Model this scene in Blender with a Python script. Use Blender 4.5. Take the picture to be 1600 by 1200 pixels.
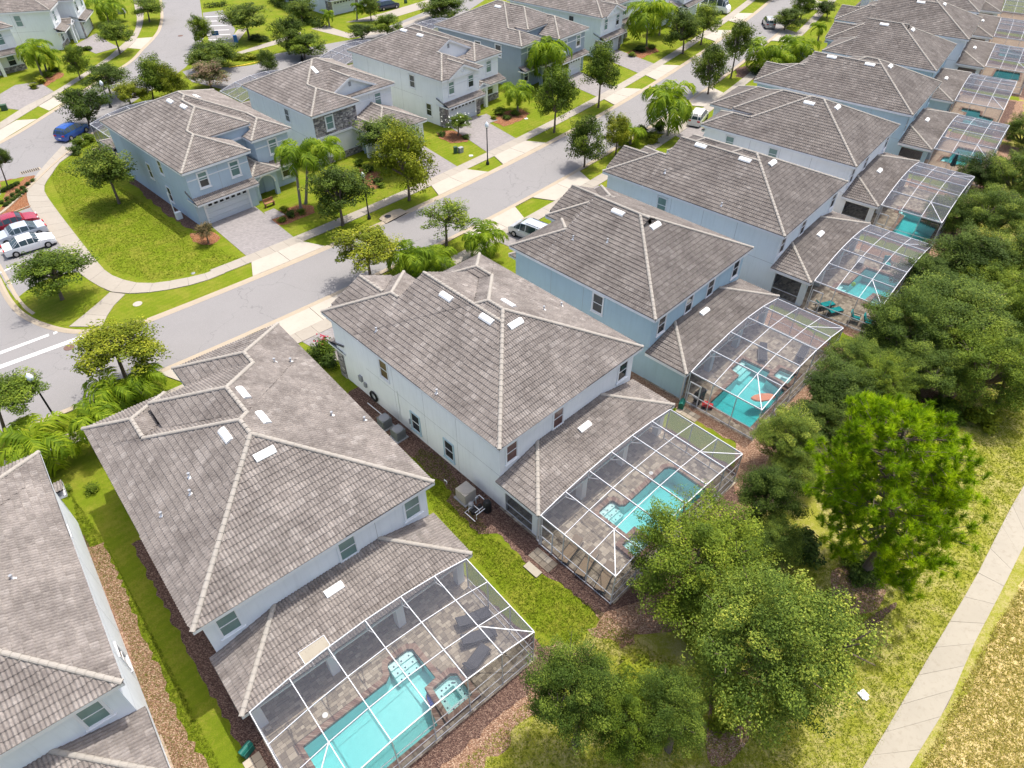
import bpy, math, random
import numpy as np
from mathutils import Vector, Matrix
from mathutils.geometry import delaunay_2d_cdt
random.seed(7); rng = np.random.default_rng(7)
scene = bpy.context.scene
for o in list(bpy.data.objects): bpy.data.objects.remove(o, do_unlink=True)
COL = scene.collection
PI = math.pi

# ------------------------------------------------------------------ camera, sky, sun, exposure
cam = bpy.data.cameras.new('camera'); cam.sensor_width = 36.0; cam.lens = 23.985
cam.clip_start = 0.5; cam.clip_end = 2500
camo = bpy.data.objects.new('camera', cam); COL.objects.link(camo)
camo.location = (0, 0, 36.0); camo.rotation_euler = (math.radians(90 - 42.39), 0, 0)
scene.camera = camo
SUN_EL, SUN_AZ = math.radians(71.0), math.radians(50.0)      # azimuth counter-clockwise from +X
world = bpy.data.worlds.new('World'); scene.world = world; world.use_nodes = True
wn = world.node_tree; bg = wn.nodes['Background']
sky = wn.nodes.new('ShaderNodeTexSky'); sky.sky_type = 'NISHITA'; sky.sun_disc = False
sky.sun_elevation = SUN_EL; sky.sun_rotation = PI / 2 - SUN_AZ
sky.air_density = 1.0; sky.dust_density = 5.0; sky.ozone_density = 1.0
wn.links.new(sky.outputs[0], bg.inputs[0]); bg.inputs[1].default_value = 0.15
sl = bpy.data.lights.new('sun', 'SUN'); sl.energy = 2.6; sl.angle = math.radians(0.55); sl.color = (1.0, 0.96, 0.885)
so = bpy.data.objects.new('sun', sl); COL.objects.link(so)
sd = Vector((math.cos(SUN_EL) * math.cos(SUN_AZ), math.cos(SUN_EL) * math.sin(SUN_AZ), math.sin(SUN_EL)))
so.rotation_euler = sd.to_track_quat('Z', 'Y').to_euler(); so.location = (0, 0, 80)
vs = scene.view_settings; vs.view_transform = 'Standard'; vs.look = 'None'; vs.gamma = 1.0
vs.use_curve_mapping = False; vs.exposure = 0.7
scene.cycles.max_bounces = 7; scene.cycles.transparent_max_bounces = 24
scene.cycles.diffuse_bounces = 3; scene.cycles.glossy_bounces = 3; scene.cycles.transmission_bounces = 4
scene.cycles.use_denoising = True

# ------------------------------------------------------------------ materials
def new_mat(name):
    m = bpy.data.materials.new(name); m.use_nodes = True
    nt = m.node_tree; nt.nodes.clear()
    out = nt.nodes.new('ShaderNodeOutputMaterial')
    return m, nt, out
def nd(nt, t, **kw):
    n = nt.nodes.new(t)
    for k, v in kw.items(): setattr(n, k, v)
    return n
def setin(n, **kw):
    for k, v in kw.items(): n.inputs[k.replace('_', ' ')].default_value = v
def pos(nt): return nd(nt, 'ShaderNodeNewGeometry').outputs['Position']
def mapping(nt, src, scale=(1, 1, 1), rot=(0, 0, 0)):
    m = nd(nt, 'ShaderNodeMapping'); nt.links.new(src, m.inputs[0])
    m.inputs['Scale'].default_value = scale; m.inputs['Rotation'].default_value = rot
    return m.outputs[0]
def noise(nt, vec, scale, detail=4, rough=0.6):
    n = nd(nt, 'ShaderNodeTexNoise'); n.inputs['Scale'].default_value = scale
    n.inputs['Detail'].default_value = detail; n.inputs['Roughness'].default_value = rough
    nt.links.new(vec, n.inputs['Vector']); return n.outputs['Fac']
def ramp(nt, fac, stops):
    r = nd(nt, 'ShaderNodeValToRGB'); nt.links.new(fac, r.inputs[0])
    e = r.color_ramp.elements
    e[0].position, e[0].color = stops[0][0], (*stops[0][1], 1)
    e[1].position, e[1].color = stops[-1][0], (*stops[-1][1], 1)
    for p, c in stops[1:-1]:
        x = e.new(p); x.color = (*c, 1)
    return r.outputs[0]
def mixc(nt, fac, a, b, blend='MIX'):
    m = nd(nt, 'ShaderNodeMix', data_type='RGBA', blend_type=blend)
    for s, i in ((fac, 0), (a, 6), (b, 7)):
        if hasattr(s, 'default_value') or hasattr(s, 'links'): nt.links.new(s, m.inputs[i])
        else: m.inputs[i].default_value = s if i == 0 else (*s, 1)
    return m.outputs[2]
def mth(nt, op, a, b=0.0, clamp=False):
    m = nd(nt, 'ShaderNodeMath', operation=op); m.use_clamp = clamp
    for s, i in ((a, 0), (b, 1)):
        if hasattr(s, 'links'): nt.links.new(s, m.inputs[i])
        else: m.inputs[i].default_value = s
    return m.outputs[0]
def bump(nt, h, strength=0.4, dist=0.05):
    b = nd(nt, 'ShaderNodeBump'); b.inputs['Strength'].default_value = strength
    b.inputs['Distance'].default_value = dist; nt.links.new(h, b.inputs['Height']); return b.outputs[0]
def bsdf(nt, out, color, rough=0.8, spec=0.3, metal=0.0, normal=None, coat=0.0):
    p = nd(nt, 'ShaderNodeBsdfPrincipled')
    if hasattr(color, 'links'): nt.links.new(color, p.inputs['Base Color'])
    else: p.inputs['Base Color'].default_value = (*color, 1)
    p.inputs['Roughness'].default_value = rough; p.inputs['Metallic'].default_value = metal
    p.inputs['Specular IOR Level'].default_value = spec; p.inputs['Coat Weight'].default_value = coat
    if normal is not None: nt.links.new(normal, p.inputs['Normal'])
    nt.links.new(p.outputs[0], out.inputs[0]); return p
def attr(nt, name='tone'):
    a = nd(nt, 'ShaderNodeAttribute'); a.attribute_name = name; return a.outputs['Fac']

def m_plain(name, c, rough=0.6, spec=0.3, metal=0.0, coat=0.0, var=0.06, scale=6.0):
    m, nt, out = new_mat(name)
    f = noise(nt, pos(nt), scale, 3)
    col = mixc(nt, f, tuple(x * (1 - var) for x in c), tuple(min(1, x * (1 + var)) for x in c))
    bsdf(nt, out, col, rough, spec, metal, None, coat); return m
def m_stucco(name, c):
    m, nt, out = new_mat(name); P = pos(nt)
    f = noise(nt, P, 0.7, 5); g = noise(nt, mapping(nt, P, (3, 3, .25)), 1.6, 4)
    col = mixc(nt, f, tuple(x * .9 for x in c), tuple(min(1, x * 1.06) for x in c))
    col = mixc(nt, mth(nt, 'MULTIPLY', ramp(nt, g, [(.5, (0, 0, 0)), (.8, (1, 1, 1))]), .34), col, tuple(x * .74 for x in c))
    h = noise(nt, P, 38, 3)
    bsdf(nt, out, col, .9, .15, 0, bump(nt, h, .25, .01)); return m
def m_tile(name='concrete_roof_tile', k=1.0, w=.4):
    m, nt, out = new_mat(name); P = pos(nt)
    big = noise(nt, P, .45, 5, .65); mid = noise(nt, P, 2.2, 5, .7); fine = noise(nt, P, 30, 3)
    t = attr(nt)
    base = ramp(nt, t, [(0, (.215, .197, .184)), (.5, (.243, .223, .209)), (.9, (.272, .251, .236)), (1, (.33, .31, .294))])
    dark = ramp(nt, mth(nt, 'ADD', mth(nt, 'MULTIPLY', big, .62), mth(nt, 'MULTIPLY', mid, .38)), [(.36, (.66, .645, .64)), (.5, (1.0, .995, .99)), (.64, (1.36, 1.36, 1.35))])
    col = mixc(nt, 1.0, base, dark, 'MULTIPLY')
    st = ramp(nt, noise(nt, P, 4.5, 6, .85), [(.52, (0, 0, 0)), (.66, (1, 1, 1))])
    dk = ramp(nt, noise(nt, P, 6.5, 5, .8), [(.36, (1, 1, 1)), (.5, (0, 0, 0))])
    col = mixc(nt, mth(nt, 'MULTIPLY', st, w), col, (.51, .475, .435))
    col = mixc(nt, mth(nt, 'MULTIPLY', dk, .42), col, (.115, .1, .095))
    col = mixc(nt, 1.0, col, (k, k * .975, k * .95), 'MULTIPLY')
    col = mixc(nt, mth(nt, 'MULTIPLY', fine, .35), col, tuple([.12, .11, .11]))
    bsdf(nt, out, col, .92, .12, 0, bump(nt, fine, .3, .01)); return m
def m_asphalt():
    m, nt, out = new_mat('asphalt'); P = pos(nt)
    f = noise(nt, P, 60, 3, .7); g = noise(nt, P, .35, 5); h = noise(nt, mapping(nt, P, (1, 1, 1), (0, 0, .8)), 5, 4)
    col = ramp(nt, f, [(.2, (.11, .106, .104)), (.5, (.225, .217, .213)), (.8, (.4, .388, .38))])
    col = mixc(nt, mth(nt, 'MULTIPLY', g, .5), col, (.29, .28, .276)); col = mixc(nt, mth(nt, 'MULTIPLY', h, .25), col, (.21, .2, .205))
    cr = nd(nt, 'ShaderNodeTexVoronoi', feature='DISTANCE_TO_EDGE'); cr.inputs['Scale'].default_value = .16
    wv = mixc(nt, .5, P, P)
    nz = nd(nt, 'ShaderNodeTexNoise'); nz.inputs['Scale'].default_value = .9; nz.inputs['Detail'].default_value = 6
    nt.links.new(P, nz.inputs['Vector'])
    ad = nd(nt, 'ShaderNodeVectorMath', operation='MULTIPLY_ADD'); nt.links.new(nz.outputs['Color'], ad.inputs[0])
    ad.inputs[1].default_value = (2.2, 2.2, 0); nt.links.new(P, ad.inputs[2]); nt.links.new(ad.outputs[0], cr.inputs['Vector'])
    crk = ramp(nt, cr.outputs['Distance'], [(.0, (1, 1, 1)), (.006, (0, 0, 0))])
    col = mixc(nt, mth(nt, 'MULTIPLY', crk, .45), col, (.1, .1, .1))
    bsdf(nt, out, col, .9, .2, 0, bump(nt, f, .5, .01)); return m
def m_concrete(name, c, stain=.35):
    m, nt, out = new_mat(name); P = pos(nt)
    f = noise(nt, P, .8, 6, .65); g = noise(nt, P, 45, 3); k = noise(nt, P, 3.3, 6, .75)
    col = mixc(nt, f, tuple(x * .86 for x in c), tuple(min(.9, x * 1.1) for x in c))
    col = mixc(nt, mth(nt, 'MULTIPLY', ramp(nt, k, [(.52, (0, 0, 0)), (.75, (1, 1, 1))]), stain), col, tuple(x * y for x, y in zip(c, (.62, .58, .52))))
    col = mixc(nt, mth(nt, 'MULTIPLY', attr(nt), .16), col, tuple(x * y for x, y in zip(c, (.6, .58, .54))))
    col = mixc(nt, mth(nt, 'MULTIPLY', g, .16), col, tuple(x * .6 for x in c))
    bsdf(nt, out, col, .88, .2, 0, bump(nt, g, .25, .008)); return m
def m_grass(name, stops, dry, dryamt, dryscale):
    m, nt, out = new_mat(name); P = pos(nt)
    f = noise(nt, P, 26, 4, .8); g = noise(nt, P, .5, 6, .7); h = noise(nt, P, 4.2, 5, .75)
    k = noise(nt, P, 9, 3, .7)
    col = ramp(nt, f, stops)
    col = mixc(nt, mth(nt, 'MULTIPLY', g, .55), col, stops[-1][1])
    md = ramp(nt, mth(nt, 'ADD', mth(nt, 'MULTIPLY', noise(nt, P, dryscale, 7, .75), .65), mth(nt, 'MULTIPLY', k, .35)), [(.47, (0, 0, 0)), (.58, (1, 1, 1))])
    col = mixc(nt, mth(nt, 'MULTIPLY', md, dryamt), col, dry)
    col = mixc(nt, mth(nt, 'MULTIPLY', ramp(nt, h, [(.5, (0, 0, 0)), (.72, (1, 1, 1))]), .3), col, stops[0][1])
    if name == 'lush_grass':
        wv = nd(nt, 'ShaderNodeTexWave'); wv.inputs['Scale'].default_value = .55; wv.inputs['Distortion'].default_value = 1.2; nt.links.new(mapping(nt, P, (1, 1, 1), (0, 0, .75)), wv.inputs['Vector'])
        col = mixc(nt, mth(nt, 'MULTIPLY', wv.outputs['Fac'], .16), col, stops[0][1])
    bsdf(nt, out, col, .95, .1, 0, bump(nt, f, .9, .05)); return m
def m_chips(name, cs, scale=16):
    m, nt, out = new_mat(name); P = pos(nt)
    v = nd(nt, 'ShaderNodeTexVoronoi'); v.inputs['Scale'].default_value = scale
    nt.links.new(mapping(nt, P, (1, 1.8, 1), (0, 0, .6)), v.inputs['Vector'])
    sep = nd(nt, 'ShaderNodeSeparateColor'); nt.links.new(v.outputs['Color'], sep.inputs[0])
    col = ramp(nt, sep.outputs[0], cs)
    f = noise(nt, P, .8, 5); col = mixc(nt, mth(nt, 'MULTIPLY', f, .45), col, cs[1][1])
    bsdf(nt, out, col, .95, .1, 0, bump(nt, v.outputs['Distance'], .9, .05)); return m
def m_pavertex(name, a, b, w=.24, h=.13):
    m, nt, out = new_mat(name)
    tc = nd(nt, 'ShaderNodeTexCoord').outputs['Object']
    br = nd(nt, 'ShaderNodeTexBrick'); nt.links.new(tc, br.inputs['Vector'])
    br.inputs['Scale'].default_value = 1; br.inputs['Brick Width'].default_value = w; br.inputs['Row Height'].default_value = h
    br.inputs['Mortar Size'].default_value = .008; br.inputs['Color1'].default_value = (*a, 1); br.inputs['Color2'].default_value = (*b, 1)
    br.inputs['Mortar'].default_value = (.16, .14, .13, 1)
    f = noise(nt, tc, 1.3, 6, .7); col = mixc(nt, mth(nt, 'MULTIPLY', f, .55), br.outputs[0], tuple(x * 1.15 for x in b))
    bsdf(nt, out, col, .9, .2); return m
def m_paver(name, cs):
    m, nt, out = new_mat(name); P = pos(nt)
    col = ramp(nt, attr(nt), cs); f = noise(nt, P, 5, 5, .7)
    col = mixc(nt, mth(nt, 'MULTIPLY', f, .35), col, tuple(x * .6 for x in cs[1][1]))
    bsdf(nt, out, col, .9, .2); return m
def m_screen():
    m, nt, out = new_mat('insect_screen')
    t = nd(nt, 'ShaderNodeBsdfTransparent'); d = nd(nt, 'ShaderNodeBsdfDiffuse'); d.inputs[0].default_value = (.13, .135, .16, 1)
    mx = nd(nt, 'ShaderNodeMixShader')
    lw = nd(nt, 'ShaderNodeLayerWeight'); lw.inputs[0].default_value = .3      # a woven mesh closes up at a grazing angle
    fac = mth(nt, 'ADD', mth(nt, 'MULTIPLY', lw.outputs['Facing'], .5), .27, True)
    nt.links.new(fac, mx.inputs[0]); nt.links.new(t.outputs[0], mx.inputs[1]); nt.links.new(d.outputs[0], mx.inputs[2])
    nt.links.new(mx.outputs[0], out.inputs[0]); return m
def m_glass(name, c, rough=.08):
    m, nt, out = new_mat(name); P = pos(nt)
    f = noise(nt, P, .9, 3); col = mixc(nt, f, tuple(x * .6 for x in c), tuple(x * 1.3 for x in c))
    bsdf(nt, out, col, rough, .6); return m
def m_water(name, dens):
    m, nt, out = new_mat(name); P = pos(nt)
    t = nd(nt, 'ShaderNodeBsdfTransparent'); g = nd(nt, 'ShaderNodeBsdfGlossy'); g.inputs['Roughness'].default_value = .06
    nb = bump(nt, noise(nt, P, 5, 3), .35, .06); nt.links.new(nb, g.inputs['Normal'])
    fr = nd(nt, 'ShaderNodeFresnel'); fr.inputs[0].default_value = 1.33
    mx = nd(nt, 'ShaderNodeMixShader'); nt.links.new(fr.outputs[0], mx.inputs[0])
    nt.links.new(t.outputs[0], mx.inputs[1]); nt.links.new(g.outputs[0], mx.inputs[2]); nt.links.new(mx.outputs[0], out.inputs[0])
    va = nd(nt, 'ShaderNodeVolumeAbsorption'); va.inputs[0].default_value = (.0, .80, .815, 1); va.inputs[1].default_value = dens
    nt.links.new(va.outputs[0], out.inputs[1]); return m
def m_plaster():
    m, nt, out = new_mat('pool_plaster'); P = pos(nt)
    f = noise(nt, P, 2.5, 5); col = mixc(nt, f, (.58, .80, .80), (.74, .90, .89))
    v = nd(nt, 'ShaderNodeTexVoronoi', feature='DISTANCE_TO_EDGE'); v.inputs['Scale'].default_value = 2.6; nt.links.new(P, v.inputs[0])
    bsdf(nt, out, col, .8, .2); return m
def m_leaf(name, stops, transl=.2):
    m, nt, out = new_mat(name)
    oi = nd(nt, 'ShaderNodeObjectInfo')
    t = mth(nt, 'ADD', attr(nt), mth(nt, 'MULTIPLY', mth(nt, 'SUBTRACT', oi.outputs['Random'], .5), .22), True)
    col = ramp(nt, t, stops)
    d = nd(nt, 'ShaderNodeBsdfPrincipled'); nt.links.new(col, d.inputs['Base Color']); d.inputs['Roughness'].default_value = .6
    d.inputs['Specular IOR Level'].default_value = .12
    tr = nd(nt, 'ShaderNodeBsdfTranslucent')
    tc = mixc(nt, 1.0, col, (1.3, 1.3, .4), 'MULTIPLY'); nt.links.new(tc, tr.inputs[0])
    mx = nd(nt, 'ShaderNodeMixShader'); mx.inputs[0].default_value = transl
    nt.links.new(d.outputs[0], mx.inputs[1]); nt.links.new(tr.outputs[0], mx.inputs[2]); nt.links.new(mx.outputs[0], out.inputs[0]); return m
def m_stone():
    m, nt, out = new_mat('stone_veneer')
    P = nd(nt, 'ShaderNodeTexCoord').outputs['Object']
    v = nd(nt, 'ShaderNodeTexVoronoi'); v.inputs['Scale'].default_value = 3.2; vm = mapping(nt, P, (1, 1, 1.7)); nt.links.new(vm, v.inputs[0])
    e = nd(nt, 'ShaderNodeTexVoronoi', feature='DISTANCE_TO_EDGE'); e.inputs['Scale'].default_value = 3.2; nt.links.new(vm, e.inputs[0])
    sep = nd(nt, 'ShaderNodeSeparateColor'); nt.links.new(v.outputs['Color'], sep.inputs[0])
    col = ramp(nt, sep.outputs[0], [(0, (.12, .11, .12)), (.4, (.27, .25, .26)), (.7, (.42, .38, .37)), (1, (.62, .58, .56))])
    ed = ramp(nt, e.outputs['Distance'], [(.02, (0, 0, 0)), (.07, (1, 1, 1))])
    col = mixc(nt, ed, (.3, .28, .27), col)
    bsdf(nt, out, col, .9, .2, 0, bump(nt, ed, 1, .06)); return m

M = dict(
    tile=m_tile(), tileb=m_tile('weathered_roof_tile', .78, .5), ridge=m_concrete('ridge_tile_mortar', (.37, .342, .305), .5), underlay=m_plain('roof_underlay', (.06, .055, .055)),
    trim=m_plain('white_trim', (.76, .77, .79), .5), alu=m_plain('white_aluminium', (.6, .61, .64), .4, .4), screen=m_screen(),
    asphalt=m_asphalt(), walk=m_concrete('sidewalk_concrete', (.37, .335, .285)), apron=m_concrete('apron_concrete', (.45, .41, .35), .3),
    kerb=m_concrete('kerb_concrete', (.41, .345, .262)), path=m_concrete('path_concrete', (.375, .34, .275), .6), paint=m_plain('road_paint', (.6, .6, .585)),
    yellow=m_plain('yellow_kerb_paint', (.75, .55, .06)),
    grass=m_grass('lush_grass', [(.2, (.06, .1, .004)), (.5, (.128, .182, .008)), (.8, (.2, .245, .016))], (.29, .25, .045), .5, .45),
    dry=m_grass('sunburnt_grass', [(.2, (.12, .14, .01)), (.5, (.23, .245, .024)), (.8, (.34, .33, .055))], (.44, .37, .16), .75, .7),
    field=m_grass('sandy_field', [(.2, (.26, .2, .06)), (.5, (.46, .36, .15)), (.8, (.62, .5, .24))], (.7, .56, .3), .8, 1.6),
    mulch=m_chips('dark_bark_mulch', [(0, (.05, .03, .028)), (.4, (.115, .068, .055)), (.75, (.2, .125, .095)), (1, (.36, .25, .19))]),
    litter=m_chips('tan_leaf_litter', [(0, (.13, .07, .045)), (.4, (.26, .15, .098)), (.75, (.39, .25, .165)), (1, (.6, .46, .34))]),
    redmulch=m_chips('red_bark_mulch', [(0, (.12, .05, .025)), (.4, (.25, .105, .05)), (.75, (.36, .17, .08)), (1, (.48, .3, .2))]),
    drive=m_pavertex('driveway_pavers', (.19, .178, .178), (.285, .265, .26)), decktex=m_pavertex('deck_pavers_far', (.3, .225, .17), (.42, .33, .25), .4, .3),
    paver=m_paver('deck_pavers', [(0, (.2, .165, .13)), (.35, (.31, .262, .2)), (.7, (.41, .352, .27)), (1, (.53, .465, .37))]),
    lanai=m_plain('lanai_floor', (.3, .26, .23)), joint=m_plain('joint_sand', (.12, .095, .08)),
    coping=m_paver('brick_coping', [(0, (.19, .115, .09)), (.4, (.27, .175, .135)), (.7, (.35, .245, .19)), (1, (.42, .33, .26))]),
    plaster=m_plaster(), waterline=m_plain('waterline_tile', (.06, .2, .3), .25), bluetile=m_plain('blue_spa_tile', (.03, .07, .3), .2), dot=m_plain('step_tile_dot', (.03, .06, .12)),
    water=m_water('pool_water', 1.0), waterpale=m_water('pool_water_pale', .42),
    gl_dark=m_glass('window_glass_dark', (.035, .04, .045)), gl_green=m_glass('window_glass_blinds', (.16, .26, .24), .15), gl_brown=m_glass('window_glass_curtain', (.13, .065, .06), .2),
    dark=m_plain('dark_opening', (.018, .018, .02)), black=m_plain('black_plastic', (.02, .02, .022), .5), grey=m_plain('grey_metal', (.16, .17, .18), .45, .5),
    tan=m_plain('tan_metal', (.45, .41, .36), .5), midgrey=m_plain('mid_grey', (.3, .31, .33), .5), vent=m_plain('vent_cap', (.82, .83, .82), .5), pvc=m_plain('white_pvc', (.75, .76, .78), .4),
    bark=m_plain('tree_bark', (.16, .125, .1), .95, .1, var=.35, scale=9), palmbark=m_plain('palm_bark', (.27, .235, .2), .95, .1, var=.3, scale=5),
    leaf_oak=m_leaf('oak_leaves', [(0, (0.0247, 0.0426, 0.008)), (0.45, (0.0736, 0.1172, 0.0157)), (0.8, (0.1655, 0.2231, 0.025)), (1, (0.3186, 0.3447, 0.0511))]),
    leaf_mid=m_leaf('green_leaves', [(0, (0.0336, 0.0607, 0.0074)), (0.45, (0.1005, 0.1574, 0.0147)), (0.8, (0.2197, 0.2859, 0.0262)), (1, (0.3837, 0.4065, 0.0477))]),
    leaf_yel=m_leaf('yellow_green_leaves', [(0, (0.0526, 0.0765, 0.0061)), (0.45, (0.1578, 0.1959, 0.0121)), (0.8, (0.3155, 0.3304, 0.024)), (1, (0.4916, 0.4588, 0.046))]),
    leaf_hedge=m_leaf('back_trees_leaves', [(0, (0.0296, 0.0548, 0.0094)), (0.4, (0.0823, 0.133, 0.0195)), (0.75, (0.1985, 0.2616, 0.035)), (1, (0.4431, 0.4694, 0.0733))]),
    leaf_dark=m_leaf('dark_leaves', [(0, (0.018, 0.0342, 0.0067)), (0.5, (0.0519, 0.0901, 0.0132)), (1, (0.1541, 0.2109, 0.0321))]),
    palm=m_leaf('palm_fronds', [(0, (0.044, 0.0832, 0.0062)), (0.4, (0.1195, 0.2012, 0.0121)), (0.8, (0.2921, 0.3842, 0.0221)), (1, (0.503, 0.503, 0.047))], .4),
    pine=m_leaf('pine_needles', [(0, (0.0655, 0.1335, 0.0039)), (0.4, (0.1826, 0.3121, 0.0075)), (0.8, (0.4034, 0.5436, 0.0122)), (1, (0.6369, 0.7283, 0.0299))], .4),
    pinkl=m_leaf('crepe_myrtle_leaves', [(0, (.06, .08, .03)), (.4, (.13, .14, .04)), (.7, (.33, .2, .16)), (1, (.55, .36, .33))]),
    redl=m_leaf('reddish_leaves', [(0, (.06, .06, .03)), (.5, (.17, .13, .06)), (.8, (.26, .19, .09)), (1, (.5, .06, .08))]),
    straw=m_leaf('dry_grass_blades', [(0, (0.195, 0.195, 0.0225)), (0.5, (0.42, 0.375, 0.075)), (1, (0.75, 0.63, 0.285))], .2),
    blade=m_leaf('grass_blades', [(0, (0.135, 0.195, 0.012)), (0.5, (0.27, 0.315, 0.0225)), (1, (0.45, 0.435, 0.09))], .3),
    lushblade=m_leaf('lush_grass_blades', [(0, (.05, .085, .004)), (.5, (.125, .18, .008)), (1, (.24, .265, .03))], .25),
    stone=m_stone(), rubber=m_plain('tyre_rubber', (.02, .02, .02), .9, .1), rim=m_plain('wheel_rim', (.4, .41, .42), .3, .5, .8),
    teal=m_plain('teal_cushion', (.0, .3, .31), .85), sling=m_plain('dark_sling', (.06, .062, .07), .8), brownsling=m_plain('tan_sling', (.33, .25, .17), .8),
    red=m_plain('red_plastic', (.6, .03, .03), .5), orange=m_plain('orange_float', (.62, .22, .1), .5), lime=m_plain('lime_ball', (.3, .62, .05), .4), navy=m_plain('navy_fabric', (.015, .035, .05), .8),
    signblue=m_plain('sign_blue', (.02, .1, .3), .4), green=m_plain('green_plastic', (.01, .13, .1), .5), boxgreen=m_plain('utility_green', (.05, .1, .06), .6),
    paint_red=m_plain('red_car_paint', (.33, .012, .03), .25, .5, .0, .8, .03), paint_silver=m_plain('silver_car_paint', (.55, .6, .66), .3, .5, .3, .6, .03),
    paint_white=m_plain('white_car_paint', (.8, .81, .82), .3, .5, 0, .6, .02), paint_blue=m_plain('blue_car_paint', (.01, .08, .38), .25, .5, .1, .8, .03),
    paint_navy=m_plain('navy_car_paint', (.01, .02, .07), .25, .5, .1, .8, .03), paint_gold=m_plain('pewter_car_paint', (.42, .42, .4), .3, .5, .3, .6, .03),
    carglass=m_plain('car_glass', (.03, .05, .06), .06, .7, var=.3, scale=2), lamp_red=m_plain('tail_light', (.5, .01, .01), .3), lamp_clear=m_plain('head_light', (.7, .72, .74), .15, .6),
    globe=m_plain('lamp_globe', (.75, .8, .82), .3), iron=m_plain('black_iron', (.025, .025, .03), .5), rust=m_plain('cast_iron_cover', (.16, .1, .08), .8), wood=m_plain('bench_wood', (.3, .15, .08), .7),
    st_pale=m_stucco('pale_blue_stucco', (.79, .83, .86)), st_white=m_stucco('white_stucco', (.85, .87, .885)), st_blue=m_stucco('blue_stucco', (.43, .575, .655)),
    st_steel=m_stucco('steel_blue_stucco', (.46, .56, .65)), st_slate=m_stucco('slate_blue_stucco', (.3, .36, .425)), st_cream=m_stucco('cream_stucco', (.76, .78, .79)), st_ice=m_stucco('ice_blue_stucco', (.76, .82, .85)),
    garage=m_plain('garage_door_paint', (.62, .66, .7), .6), flower=m_plain('red_flowers', (.36, .02, .05), .7), whitefl=m_plain('white_flowers', (.8, .8, .7), .7),
)

# ------------------------------------------------------------------ mesh helpers
class MB:
    def __init__(s): s.V = []; s.F = []; s.MI = []; s.T = []; s.n = 0; s.chunks = []
    def add(s, vs, fs, mi=0, tone=.5):
        b = s.n; s.V.extend(vs); s.n += len(vs)
        for f in fs: s.F.append([i + b for i in f]); s.MI.append(mi); s.T.append(tone)
    def quad(s, a, b, c, d, mi=0, tone=.5): s.add([a, b, c, d], [(0, 1, 2, 3)], mi, tone)
    def box(s, x0, x1, y0, y1, z0, z1, mi=0, tone=.5, bottom=False):
        v = [(x0, y0, z0), (x1, y0, z0), (x1, y1, z0), (x0, y1, z0), (x0, y0, z1), (x1, y0, z1), (x1, y1, z1), (x0, y1, z1)]
        f = [(4, 5, 6, 7), (0, 1, 5, 4), (1, 2, 6, 5), (2, 3, 7, 6), (3, 0, 4, 7)]
        if bottom: f.append((3, 2, 1, 0))
        s.add(v, f, mi, tone)
    def bar(s, p, q, w=.06, h=.06, mi=0, tone=.5):
        p, q = Vector(p), Vector(q); d = (q - p).normalized()
        a = d.cross(Vector((0, 0, 1)));
        if a.length < 1e-4: a = Vector((1, 0, 0))
        a.normalize(); b = a.cross(d).normalized(); a = a * w / 2; b = b * h / 2
        v = [p - a - b, p + a - b, p + a + b, p - a + b, q - a - b, q + a - b, q + a + b, q - a + b]
        s.add([tuple(x) for x in v], [(0, 1, 2, 3), (7, 6, 5, 4), (0, 4, 5, 1), (1, 5, 6, 2), (2, 6, 7, 3), (3, 7, 4, 0)], mi, tone)
    def tube(s, pts, rads, n=8, mi=0, tone=.5, cap=True):
        pts = [Vector(p) for p in pts]; b = s.n; vs = []
        for i, p in enumerate(pts):
            d = (pts[min(i + 1, len(pts) - 1)] - pts[max(i - 1, 0)])
            if d.length < 1e-6: d = Vector((0, 0, 1))
            d.normalize(); a = d.orthogonal().normalized() if abs(d.z) < .9 else Vector((1, 0, 0)) - d * d.x
            a.normalize(); c = d.cross(a)
            for k in range(n):
                t = 2 * PI * k / n; vs.append(tuple(p + (a * math.cos(t) + c * math.sin(t)) * rads[i]))
        fs = [(i * n + k, i * n + (k + 1) % n, (i + 1) * n + (k + 1) % n, (i + 1) * n + k) for i in range(len(pts) - 1) for k in range(n)]
        if cap: fs += [tuple(range((len(pts) - 1) * n, len(pts) * n)), tuple(reversed(range(n)))]
        s.add(vs, fs, mi, tone)
    def lathe(s, c, prof, n=12, mi=0, tone=.5, cap=True):
        s.tube([(c[0], c[1], c[2] + z) for r, z in prof], [r for r, z in prof], n, mi, tone, cap)
    def poly(s, pts, z, mi=0, tone=.5): s.add([(x, y, z) for x, y in pts], [tuple(range(len(pts)))], mi, tone)
    def arrays(s, V, Q, T): s.chunks.append((np.asarray(V, float), np.asarray(Q, int), np.asarray(T, float)))
    def mesh(s, name, mats):
        mats = mats if isinstance(mats, (list, tuple)) else [mats]
        if not s.chunks:
            me = bpy.data.meshes.new(name); me.from_pydata(s.V, [], s.F)
            if s.F:
                me.polygons.foreach_set('material_index', s.MI)
                a = me.attributes.new('tone', 'FLOAT', 'FACE'); a.data.foreach_set('value', s.T)
        else:
            Vs, Qs, Ts, off = [], [], [], 0
            for V, Q, T in s.chunks: Vs.append(V); Qs.append(Q + off); Ts.append(T); off += len(V)
            me = mesh_quads(name, np.concatenate(Vs), np.concatenate(Qs), np.concatenate(Ts))
        for m in mats: me.materials.append(m)
        me.update(); return me
    def build(s, name, mats, parent=None, **tags): return link(name, s.mesh(name, mats), parent, **tags)
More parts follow.
